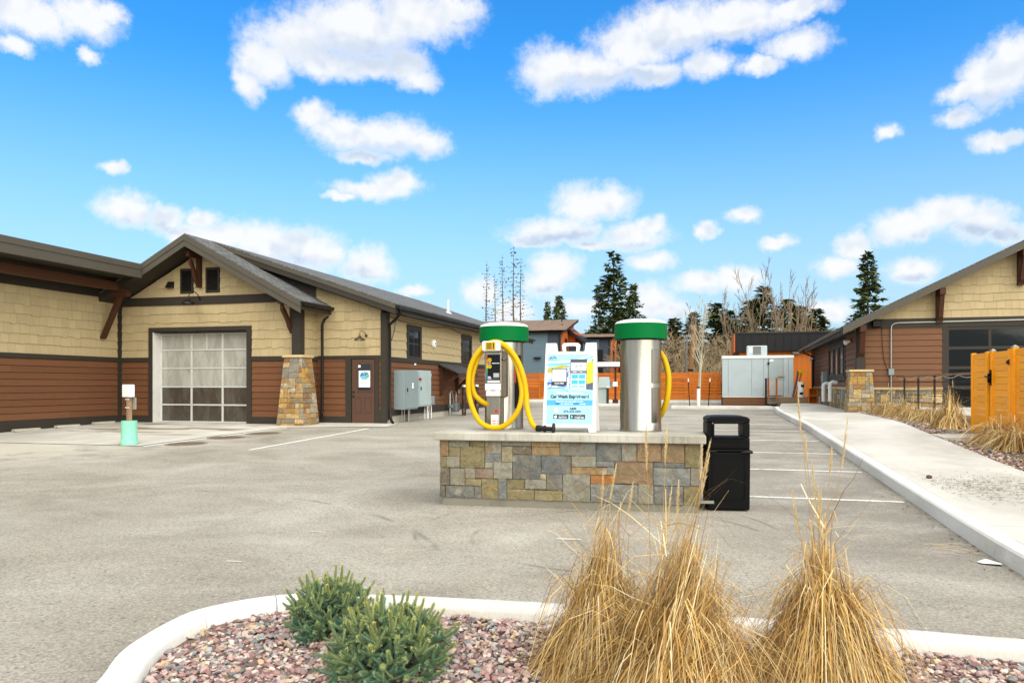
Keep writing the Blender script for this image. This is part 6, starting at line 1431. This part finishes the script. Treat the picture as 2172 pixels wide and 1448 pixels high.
L1 = conifer(11, 17, 2.6, .6, .08, .35, .55, tuft=.55, sparse=True); L2 = conifer(12, 17, 1.5, .5, .1, .3, .5, tuft=.5, sparse=True)
gz = .45
for i, (x, y, h, v, lab) in enumerate(((-27.75, 90.9, 16.7, L2, 'leftmost sparse larch of five above the grey house roof'), (-26.72, 91.2, 15.2, L2, 'second sparse larch from the left, shortest of the five'), (-25.8, 91.4, 17.6, L2, 'middle bare-poled larch of five'), (-24.45, 91.8, 18.6, L1, 'tallest sparse larch, fourth from the left'), (-23.7, 92.4, 17.2, L1, 'rightmost sparse larch with long twiggy limbs on its right'))):
    place_conifer('larch_tree', lab, (x, y, gz), v, larch_m, s=h/17, rz=i*1.7, group='sparse larches behind the houses')
for i, (x, y, h, v, lab, sx) in enumerate(((-21.42, 97.8, 12.2, V2, 'narrow small spruce left of the pair above the roof', .7), (-19.9, 98.2, 13.0, V2, 'fuller small spruce right of the pair above the roof', .95), (-11.0, 85.1, 16, V3, 'tall ragged spruce between the two vacuums', 1.3), (-9.4, 90.5, 13.2, V1, 'shorter full spruce leaning against the tall ragged one', 1.1), (-13.0, 87.5, 12.6, V3, 'thin dark spruce on the left flank of the tall ragged one', .8), (13.7, 76.2, 13.5, V1, 'lone dense spruce above the right building roof', 1.12))):
    base_h = {id(V1): 15, id(V2): 12, id(V3): 16}[id(v)]; place_conifer('spruce_tree', lab, (x, y, gz), v, conifer_m, s=h/base_h, rz=i*2.1, sx=sx)
for i, (x, y, h, v, m, lab) in enumerate(((-5.0, 98, 8.6, V2, conifer_y, 'olive pine at the left end of the far wood by the right vacuum'), (-2.6, 100, 9.4, V1, conifer_y, 'olive pine second from left in the far wood'), (.2, 92, 9.6, V2, conifer_m, 'dark pine behind the brown leaning pole'), (2.0, 104, 9.8, V1, conifer_m, 'dark pine in the far wood behind the young tree'), (4.4, 98, 10.4, V2, conifer_m, 'dark pine just left of the black roofed building'), (5.2, 88, 10.8, V1, conifer_m, 'bushy dark pine above the left end of the black roof'), (8.5, 96, 10.2, V2, conifer_y, 'olive pine above the middle of the black roof'), (10.6, 100, 9.8, V1, conifer_y, 'olive pine above the right part of the black roof'), (12.6, 104, 9.8, V2, conifer_m, 'dark pine right of the tall bare trees'))):
    base_h = {id(V1): 15, id(V2): 12}[id(v)]; place_conifer('pine_tree', lab, (x, y, gz), v, m, s=h*1.12/base_h, rz=i*1.3, sx=1.9, group='pines of the far wood')
for i, (x, y, h, st_, lab) in enumerate(((-1.9, 77, 9.8, 2, 'leftmost tall bare tree beside the leaning pole'), (2.1, 75, 10.8, 3, 'broad bare tree above the left part of the black roof'), (4.3, 73.5, 12.2, 3, 'tall many-stemmed bare tree above the black roof'), (6.2, 69, 12.0, 3, 'tallest bare tree with upswept limbs right of centre'), (7.8, 72, 11.2, 2, 'slender bare tree at the right of the bare group'))):
    bare_tree('bare_tree', lab, (x, y, gz), 31+i, h*.8, .11, 3, .33, 7, stems=st_, group='bare trees behind the black building', first=.35, ratio=.42, min_r=.014, wig=.07)
# thicket of bare shrubs: one mass
th = MB(); rg = random.Random(99)
protos = []
for k in range(5):
    a, b = branchy(200+k, 6.2, .05, 3, .55, 9, min_r=.016, first=.12, ratio=.5, wig=.16, sides=3); m_ = MB(); m_.add(a.v, a.f); m_.add(b.v, b.f); protos.append((np.array(m_.v), m_.f))
for k in range(64):
    V_, F_ = protos[k % 5]; x = -8.5+k*.34+rg.uniform(-.4, .4); y = rg.uniform(64, 86); s_ = rg.uniform(.5, .92); a = rg.random()*6.28; c_, n_ = math.cos(a), math.sin(a)
    P_ = np.column_stack([(V_[:, 0]*c_-V_[:, 1]*n_)*s_*1.2+x, (V_[:, 0]*n_+V_[:, 1]*c_)*s_*1.2+y, V_[:, 2]*s_+gz]); th.add(P_.tolist(), F_)
ob('bare_thicket', th, twig_m, kind='stuff', label='tangle of bare tan shrubs filling the edge of the far wood', cat='thicket')
# far low wood line
far = MB(); rg = random.Random(17)
for k in range(2600):
    x = rg.uniform(-70, 45); y = rg.uniform(115, 135); z = gz+rg.random()**1.4*(6.5+1.5*math.sin(x*.7)+1.2*math.sin(x*1.9)); L = rg.uniform(.6, 1.3); a = rg.random()*6.28
    d = Vector((math.cos(a), math.sin(a)*.3, rg.uniform(.2, 1.2))).normalized()*L; sv = Vector((-d.z, 0, d.x)).normalized()*L*.35; p = Vector((x, y, z)); far.add([p-d, p+sv, p+d, p-sv], [(0, 1, 2, 3)])
ob('far_wood', far, conifer_m, kind='stuff', label='dark line of distant woods beyond the buildings', cat='wood')
# leaning wooden poles
t = thing('leaning_pole', 'thick brown wooden pole leaning against the far thicket', 'pole', (-1.75, 60, .45), 0, world=True); ob('shaft', MB().tube([(-1.95, 60, .4), (-1.75, 60, 3.2), (-1.5, 60, 6.2)], [.2, .19, .17], 10), mat('raw_pole', S(140, 106, 70), .8, var=.15, scale=4), t, smooth=50); ob('band', MB().cyl((-1.80, 60, 2.6), (-1.795, 60, 2.75), .205, n=10), iron, t)
ob('utility_pole', MB().tube([(-2.3, 63, .4), (-2.2, 63, 5.4)], [.1, .085], 8), mat('grey_pole', S(108, 108, 104), .8, var=.1), label='thin grey pole standing just left of the brown leaning pole', cat='pole')

# ------------------------------------------------------------------ houses and the black-roofed building behind
blue_sid = mat('blue_grey_siding', S(92, 112, 122), .6, var=.05, scale=1, per=.04); navy = mat('dark_slate_panel', S(60, 68, 78), .55, var=.05); cedar_h = mat('orange_cedar_siding', S(186, 98, 44), .6, var=.12, scale=3, stretch=(1, 1, 6), per=.08)
def house(label, x0, x1, y0, y1, zt, zr, group, n_lap, side_x):
    """mono-pitch townhouse: slate front wall toward us, cedar end wall on the right"""
    t = thing('town_house', label, 'house', ((x0+x1)/2, y0, .45), 0, group, world=True)
    ob('wall', MB().box(x0, x1-1.4, y0+.05, y1, .4, zt), navy, t)
    h = (zt-2.0)/n_lap
    for i in range(n_lap): ob('siding_board', MB().prism([(x0, y0+.05, 2.0+i*h), (x0, y0, 2.0+i*h), (x0, y0+.035, 2.0+(i+1)*h), (x0, y0+.05, 2.0+(i+1)*h)], [(x1-2.6, y0+.05, 2.0+i*h), (x1-2.6, y0, 2.0+i*h), (x1-2.6, y0+.035, 2.0+(i+1)*h), (x1-2.6, y0+.05, 2.0+(i+1)*h)]), blue_sid, t)
    ob('slate_panel', MB().box(x1-2.58, x1-1.4, y0+.0, y0+.05, 2.0, zt), navy, t)
    ob('gutter', MB().box(x0-.3, x1-1.1, y0-.45, y0-.3, zt-.02, zt+.12), iron, t)
    ob('downspout', MB().cyl((x1-1.55, y0-.06, 2), (x1-1.55, y0-.06, zt), .05, n=8), iron, t)
    # cedar end wall, stepping back in depth
    ob('end_wall', MB().prism([(x1-1.4, y0+.04, .5), (x1-1.4, y0+.04, zt), (x1-1.4, y1, zr), (x1-1.4, y1, .5)], [(x1-1.3, y0+.04, .5), (x1-1.3, y0+.04, zt), (x1-1.3, y1, zr), (x1-1.3, y1, .5)]), cedar_h, t)
    for i in range(12):
        z = 2.+i*.34
        if z+.32 < zt+.2: ob('cedar_board', MB().box(x1-1.299, x1-1.27, y0+.05, y0+2.8, z, z+.32), cedar_h, t)
    r_ = ob('roof', MB().prism([(x0-.3, y0-.45, zt+.12), (x1-.9, y0-.45, zt+.12), (x1-.9, y1+.3, zr+.25), (x0-.3, y1+.3, zr+.25)], [(x0-.3, y0-.45, zt-.05), (x1-.9, y0-.45, zt-.05), (x1-.9, y1+.3, zr+.08), (x0-.3, y1+.3, zr+.08)]), iron, t)
    s_ = ob('roof_shingles', MB().prism([(x0-.3, y0-.46, zt+.18), (x1-.92, y0-.46, zt+.18), (x1-.92, y1+.3, zr+.31), (x0-.3, y1+.3, zr+.31)], [(x0-.3, y0-.46, zt+.125), (x1-.92, y0-.46, zt+.125), (x1-.92, y1+.3, zr+.255), (x0-.3, y1+.3, zr+.255)]), roof_br, r_); uv_slope(s_, (1, 0, 0), (0, .95, .3))
    ob('vent_stack', MB().cyl((x1-2.2, y1-1.2, zr-.2), (x1-2.2, y1-1.2, zr+.75), .06, n=8), iron, r_)
    w = ob('window', MB().box(x1-1.268, x1-1.22, y0+.9, y0+1.9, 3.6, 5.6), iron, t); ob('pane', MB().box(x1-1.219, x1-1.212, y0+1.0, y0+1.8, 3.7, 5.5), glass, w)
    return t
H1 = house('blue grey townhouse with brown shingle roof, nearest behind the rear fence', -22.0, -11.4, 64, 69.5, 6.1, 7.35, 'townhouses behind the fence', 20, 0)
# projecting bay of the near house with its own roof, dark balcony box
ob('bay_wall', MB().box(-12.68, -12.1, 67.0, 71, .5, 6.3), cedar_h, H1); ob('bay_panel', MB().box(-12.69, -11.4, 66.9, 67.0, 2.4, 5.2), navy, H1)
ob('bay_roof', MB().prism([(-13.2, 66.2, 7.0), (-10.9, 66.2, 5.15), (-10.9, 66.2, 4.95), (-13.2, 66.2, 6.75)], [(-13.2, 72, 7.0), (-10.9, 72, 5.15), (-10.9, 72, 4.95), (-13.2, 72, 6.75)]), iron, H1)
ob('wall_lamp_box', MB().box(-15.2, -14.6, 63.75, 64.0, 3.8, 3.95), iron, H1)
H2 = house('farther blue grey townhouse partly hidden by the right vacuum', -15.5, -9.0, 78, 84, 6.35, 7.0, 'townhouses behind the fence', 18, 0)
w = ob('window', MB().box(-12.0, -11.2, 77.93, 78.0, 2.6, 5.2), iron, H2); ob('pane', MB().box(-11.9, -11.3, 77.91, 77.929, 2.7, 5.1), glass, w)
# black standing seam building
KB = thing('black_roof_building', 'low orange cedar building with deep black standing seam roof band', 'building', (4, 52, .45), 0, world=True)
ob('wall', MB().box(1.6, 12, 52.4, 60, .4, 3.8), mat('orange_wall', S(190, 104, 36), .65, var=.1), KB)
for i in range(34): ob('cedar_board', MB().box(1.6+i*.3, 1.888+i*.3, 52.36, 52.4, .5, 3.74), mat('orange_cedar_vertical', S(200, 112, 40), .6, var=.1, scale=3, stretch=(6, 6, 1), per=.1) if i == 0 else MATS['orange_cedar_vertical'], KB)
seam = mat('black_standing_seam', S(38, 37, 38), .4, metal=.3, var=.05)
ob('roof_band', MB().box(1.3, 12.4, 52.0, 60, 3.74, 4.9), seam, KB); 
for i in range(22): ob('seam_rib', MB().box(1.34+i*.5, 1.375+i*.5, 51.965, 52.0, 3.76, 4.86), seam, KB)
ob('coping', MB().box(1.25, 12.45, 51.93, 60, 4.9, 4.99), mat('coping_metal', S(60, 58, 54), .4, metal=.4), KB); ob('end_board', MB().box(1.22, 1.3, 51.96, 60, 3.7, 4.9), cedar_h, KB)
t = thing('downlight', 'small twin downlight under the black roof band', 'lamp', (5.1, 52.25, 3.58)); ob('box', MB().box(-.2, .2, -.12, .1, 0, .14), grey_cab, t); ob('lens', MB().box(-.16, .16, -.1, .08, -.02, -.001), white, t)

# ------------------------------------------------------------------ foreground plants
def colour(me, C):
    a = me.color_attributes.new('Col', 'FLOAT_COLOR', 'POINT'); a.data.foreach_set('color', np.array(C, np.float32).reshape(-1))
def spruce_shrub(label, loc, rad, hgt, seed, n_br):
    rg = random.Random(seed); t = thing('spruce_shrub', label, 'shrub', loc, 0, 'dwarf spruces in the gravel bed'); nv = []; nf = []; nc = []; wood = MB()
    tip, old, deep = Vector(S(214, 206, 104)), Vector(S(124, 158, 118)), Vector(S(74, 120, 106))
    def shoot(p, d, L, w, young):
        d = d.normalized(); n = max(70, int(L*2300)); o1 = d.orthogonal().normalized(); o2 = d.cross(o1); bend = Vector((0, 0, .12*L))
        wood.tube([p, p+d*L*.5+bend*.25, p+d*L+bend], [.0035, .003, .002], 4)
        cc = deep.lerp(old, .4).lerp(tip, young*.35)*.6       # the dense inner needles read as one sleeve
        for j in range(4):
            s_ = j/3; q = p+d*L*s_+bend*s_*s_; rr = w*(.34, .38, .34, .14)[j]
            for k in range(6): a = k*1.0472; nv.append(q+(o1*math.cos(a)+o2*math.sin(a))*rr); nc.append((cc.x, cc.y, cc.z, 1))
        b0 = len(nv)-24
        for j in range(3):
            for k in range(6): a0 = b0+j*6+k; a1 = b0+j*6+(k+1) % 6; nf.append((a0, a1, a1+6, a0+6))
        for i in range(n):
            s_ = (i+rg.random())/n; q = p+d*L*s_+bend*s_*s_; a = rg.random()*6.283; o = o1*math.cos(a)+o2*math.sin(a); nd = (o*.86+d*(.42+.5*s_)+Vector((0, 0, .1))).normalized(); ln = w*rg.uniform(.75, 1.15)*(1 if s_ < .93 else .8)
            sd = nd.cross(d).normalized()*.0021; b = len(nv); nv.extend((q+sd, q-sd, q+nd*ln)); nf.append((b, b+1, b+2))
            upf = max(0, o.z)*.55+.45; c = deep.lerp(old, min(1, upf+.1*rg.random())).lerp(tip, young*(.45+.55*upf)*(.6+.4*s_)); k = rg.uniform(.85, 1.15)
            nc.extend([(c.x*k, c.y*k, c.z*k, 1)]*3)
        for _ in range(3): 
            b = len(nv); q = p+d*L+bend; r_ = .0035; nv.extend((q+o1*r_, q-o1*r_, q+d*.008)); nf.append((b, b+1, b+2)); nc.extend([(*S(150, 110, 62), 1)]*3)
    for i in range(n_br):
        g_ = (i+.5)/n_br; el_ = math.asin(min(.98, (1-g_)**1.1)); az_ = i*2.39996+rg.uniform(-.25, .25)
        rr = rg.uniform(.80, 1.06); dirv_ = Vector((math.cos(az_)*math.cos(el_)*rad, math.sin(az_)*math.cos(el_)*rad, math.sin(el_)*hgt*.80)); end = dirv_*rr+Vector((0, 0, hgt*.12))
        d = (dirv_.normalized()+Vector((rg.uniform(-.25, .25), rg.uniform(-.25, .25), .22+rg.uniform(-.15, .25)))).normalized(); L = rg.uniform(.075, .125); st_ = end-d*L
        root = Vector((st_.x*.2, st_.y*.2, .02+st_.z*.25)); mid = root.lerp(st_, .6)-Vector((0, 0, .02)); wood.tube([root, mid, st_], [.007, .005, .004], 4)
        young = max(0, min(1, .2+.8*math.sin(max(.0, el_))+rg.uniform(-.25, .25)))
        shoot(st_, d, L, .021, young)
        for k in range(rg.randint(3, 5)):       # star of side shoots at the branch end
            a = k*1.257+rg.random(); o = d.orthogonal().normalized(); o.rotate(Matrix.Rotation(a, 3, d)); shoot(st_.lerp(mid, rg.random()*.3)+d*L*.1*rg.random(), (d*.5+o*.95).normalized(), L*rg.uniform(.5, .8), .020, young*rg.uniform(.35, .9))
        for k in range(3):
            pp = root.lerp(st_, rg.uniform(.4, .95)); o = Vector((rg.uniform(-1, 1), rg.uniform(-1, 1), rg.uniform(-.3, .5))).normalized(); shoot(pp, (o+d*.6).normalized(), L*.85, .021, young*.12)
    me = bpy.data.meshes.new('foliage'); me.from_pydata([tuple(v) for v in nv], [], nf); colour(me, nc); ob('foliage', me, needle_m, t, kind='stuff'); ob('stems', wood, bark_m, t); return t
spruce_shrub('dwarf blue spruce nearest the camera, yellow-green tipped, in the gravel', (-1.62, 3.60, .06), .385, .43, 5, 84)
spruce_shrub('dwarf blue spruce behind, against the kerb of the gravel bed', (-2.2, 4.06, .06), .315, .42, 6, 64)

STRAW = [Vector(S(*c)) for c in ((218, 184, 116), (198, 160, 90), (230, 204, 146), (180, 140, 78), (156, 118, 70), (238, 220, 172), (206, 172, 106))]
def grass_clump(label, loc, n, rb, h, seed, lean=(0, 0), heads=6, hh=1.3, group=None, wid=.0034, name='ornamental_grass', mop=.25, segs=6, headr=.013):
    rg = random.Random(seed); t = thing(name, label, 'grass clump', loc, rg.random()*6.28 if group else 0, group); V = []; F = []; C = []
    apex = [(rg.uniform(-.3, .3)*rb, rg.uniform(-.3, .3)*rb, rg.uniform(.68, 1.0)) for _ in range(6)]; apex[0] = (0, 0, 1.)
    def ribbon(pts, w, col, tw):
        b = len(V); m_ = len(pts)
        for i, p in enumerate(pts):
            ww = w*(1-.75*(i/(m_-1))**2); V.append(p+tw*ww); V.append(p-tw*ww); k = 1
            C.append((*col, 1)); C.append((*col, 1))
            if i: a = b+2*i; F.append((a-2, a-1, a+1, a))
    for i in range(n):
        a = rg.random()*6.283; u = rg.random(); col = rg.choice(STRAW)*rg.choice((.6, .85, 1., 1.05, 1.15))*rg.uniform(.9, 1.1); ca, sa = math.cos(a), math.sin(a); tw = Vector((-sa*rg.uniform(.3, 1)+rg.uniform(-.4, .4), ca+rg.uniform(-.5, .5), rg.uniform(-.2, .2))).normalized()
        if u < 1-mop:      # stems gathered into a cone
            r0 = rb*1.12*math.sqrt(rg.random()); ap = rg.choice(apex); H_ = h*ap[2]*(1-.62*min(1, r0/rb)**1.2)*rg.uniform(.5, 1.05); r1 = r0*rg.uniform(.05, .5)+rg.uniform(-.07, .09)*rb/.4; da = rg.uniform(-.4, .4)
            pts = []
            for k in range(segs):
                s_ = k/(segs-1); r_ = r0+(r1-r0)*(s_**.8); aa = a+da*s_; sag = .05*math.sin(math.pi*s_)*rg.uniform(.3, 1.)
                pts.append(Vector(((r_+sag)*math.cos(aa)+(lean[0]+ap[0])*s_*s_, (r_+sag)*math.sin(aa)+(lean[1]+ap[1])*s_*s_, H_*s_)))
            if rg.random() < .36:      # broken tip folding over
                e = pts[-1]; dd = Vector((rg.uniform(-1, 1), rg.uniform(-1, 1), rg.uniform(-.9, .2))).normalized()*rg.uniform(.06, .3); pts += [e+dd*.5, e+dd+Vector((0, 0, -.04))]
        elif u > .985:     # strays sticking out
            dd = Vector((ca*rg.uniform(.4, 1), sa*rg.uniform(.4, 1), rg.uniform(.1, 1))).normalized(); L = h*rg.uniform(.3, .6); p0 = Vector((0, 0, h*rg.uniform(.3, .85))); pts = [p0+dd*L*q+Vector((0, 0, -.25*L*q*q*rg.uniform(.3, 1.6))) for q in (0, .25, .5, .75, 1)]
        else:              # arching leaves falling outward
            L = rb*rg.uniform(.6, 1.4); H_ = h*rg.uniform(.15, .55); r0 = rb*.25*rg.random(); pts = []
            for k in range(segs+1):
                s_ = k/segs; r_ = r0+L*s_**1.15; z = H_*(4*s_*(1-s_))*.85+H_*.2*s_*(1-s_)+.02; z = max(.01, H_*math.sin(math.pi*min(1, s_*.98))**.9)
                pts.append(Vector((r_*ca, r_*sa, z)))
        ribbon(pts, wid*rg.uniform(.5, 1.15), col, tw)
    hd = MB()
    for i in range(heads):   # flowering stalks with feathery heads
        a = rg.random()*6.283; r_ = rb*.3*rg.random(); H_ = h*hh*rg.uniform(.72, 1.05); ln = Vector((rg.uniform(-.13, .13), rg.uniform(-.13, .13), 0)); p0 = Vector((r_*math.cos(a), r_*math.sin(a), .1)); p1 = Vector((p0.x, p0.y, H_))+ln+Vector((lean[0], lean[1], 0)); c = STRAW[1]*.95
        ribbon([p0, p0.lerp(p1, .5)+ln*-.15, p1], .0022, c, Vector((1, 0, 0))); ribbon([p0, p0.lerp(p1, .5)+ln*-.15, p1], .0022, c, Vector((0, 1, 0)))
        hl = rg.uniform(.14, .26); ax = (p1-p0).normalized()
        for k in range(150):
            s_ = rg.random(); q = p1-ax*hl*(1-s_)+ax*.05; rr = headr*math.sin(math.pi*(s_*.9+.08))**.8; aa = rg.random()*6.283; o = Vector((math.cos(aa), math.sin(aa), .0)); e = q+o*rr+ax*.022; b = len(V); sd = ax.cross(o)*.0022
            V.extend((q-sd, q+sd, e)); F.append((b, b+1, b+2)); c2 = STRAW[2].lerp(STRAW[5], rg.random())*rg.uniform(.85, 1.05); C.extend([(*c2, 1)]*3)
    me = bpy.data.meshes.new('blades'); me.from_pydata([tuple(v) for v in V], [], F); colour(me, C); ob('blades', me, straw_m, t, kind='stuff')
    mb = MB().lathe([(rb*.55, -.02), (rb*.42, .03), (rb*.2, .06), (0, .07)], 14); ob('root_crown', mb, mat('straw_crown', S(120, 92, 52), .9, var=.3, scale=20) if 'straw_crown' not in MATS else MATS['straw_crown'], t); return t
grass_clump('tall dry grass clump left of the foreground pair, conical top', (-.60, 3.92, .06), 2200, .34, .96, 21, (.05, .05), 4, 1.12, mop=.12)
grass_clump('largest dry grass clump, front of the foreground pair', (-.22, 3.62, .06), 4000, .46, .98, 22, (.09, .08), 7, 1.22, mop=.10)
grass_clump('dry grass clump on the right of the bed with one very tall plume', (.54, 4.14, .06), 3400, .36, .90, 23, (.02, .03), 5, 1.2, mop=.26)
# the one very tall plume of the right clump is a stalk of its own set
grass_clump('few tall dry plumes rising behind the right grass clump', (.52, 4.22, .06), 60, .1, .7, 24, (.02, 0), 3, 1.85, mop=.1)
RG = 'dry grass clumps by the patio'
for i, (x, y, h, rb, n, lab) in enumerate(((5.55, 27.6, .85, .45, 420, 'dry grass clump farthest back by the corner pillar'), (5.7, 25.9, .75, .5, 420, 'second dry grass clump from the pillar by the patio'), (5.6, 24.2, .7, .5, 420, 'drooping dry grass clump in the middle of the patio bed'), (5.75, 22.9, .72, .5, 420, 'dry grass clump just behind the tall cone one'), (5.65, 21.0, 1.1, .5, 900, 'tall cone shaped dry grass clump before the patio railing'), (5.45, 17.0, .75, .55, 700, 'dry grass clump at the foot of the cedar gate'), (5.3, 15.7, .7, .55, 700, 'spreading dry grass clump at the right edge before the fence'))):
    grass_clump(lab, (x, y, G(y)+KZ), n, rb, h, 50+i, (0, 0), 3 if i != 4 else 1, 1.2, group=RG, wid=.009, mop=.45 if i != 4 else .15, headr=.02)

# ------------------------------------------------------------------ small litter
lr = random.Random(31)
lt = MB()
for k in range(900):
    y = lr.gauss(10.9, .55); x = lr.uniform(2.75, 4.3)
    if not (8.6 < y < 13): continue
    z = G(y)+KZ+.002+(x-2.57)/1.7*.03; L = lr.uniform(.008, .03); a = lr.random()*6.28; d = Vector((math.cos(a), math.sin(a), .1))*L; sv = Vector((-d.y, d.x, 0))*lr.uniform(.1, .35); p = Vector((x, y, z+.004)); lt.add([p-d, p+sv, p+d+Vector((0, 0, .004)), p-sv], [(0, 1, 2, 3)])
for k in range(500):
    y = lr.uniform(6, 30); x = kerbx(y)-.03-lr.random()**2*.25; z = G(y)+.006; L = lr.uniform(.01, .05); a = lr.random()*6.28; d = Vector((math.cos(a), math.sin(a), .05))*L; sv = Vector((-d.y, d.x, 0))*lr.uniform(.08, .25); p = Vector((x, y, z)); lt.add([p-d, p+sv, p+d, p-sv], [(0, 1, 2, 3)])
ob('dry_debris', lt, mat('dry_debris_brown', S(112, 92, 62), .95, var=.3, scale=20), kind='stuff', label='scattered dry clippings on the walk and along its kerb', cat='debris')
mb = MB(); v, f = ico(); mb.add((v*np.array([.045, .04, .03])+np.array([2.86, 11.55, G(11.5)+KZ+.03])).tolist(), [tuple(q) for q in f]); ob('stray_pebble', mb, mat('pebble_dark', S(92, 70, 62), .8), label='single dark pebble lying on the walk', cat='pebble')
mb = MB(); mb.add([(2.2, 7.25, .012), (2.34, 7.2, .02), (2.36, 7.3, .012), (2.26, 7.36, .03), (2.18, 7.31, .012)], [(0, 1, 2, 3, 4)]); ob('paper_scrap', mb, white, label='crumpled white paper scrap in the gutter by the kerb', cat='litter')
mb = MB()
for k in range(26):
    x, y = lr.uniform(1.95, 2.3), lr.uniform(7.6, 8.1); a = lr.uniform(-.6, .1); d = Vector((math.cos(a), math.sin(a), .02))*lr.uniform(.03, .12); sv = Vector((-d.y, d.x, 0)).normalized()*.004; p = Vector((x, y, .012)); mb.add([p-d, p-sv, p+d, p+sv], [(0, 1, 2, 3)])
ob('straw_litter', mb, mat('straw_plain', S(206, 176, 116), .8, var=.2), kind='stuff', label='loose straw lying in the gutter near the paper scrap', cat='debris')
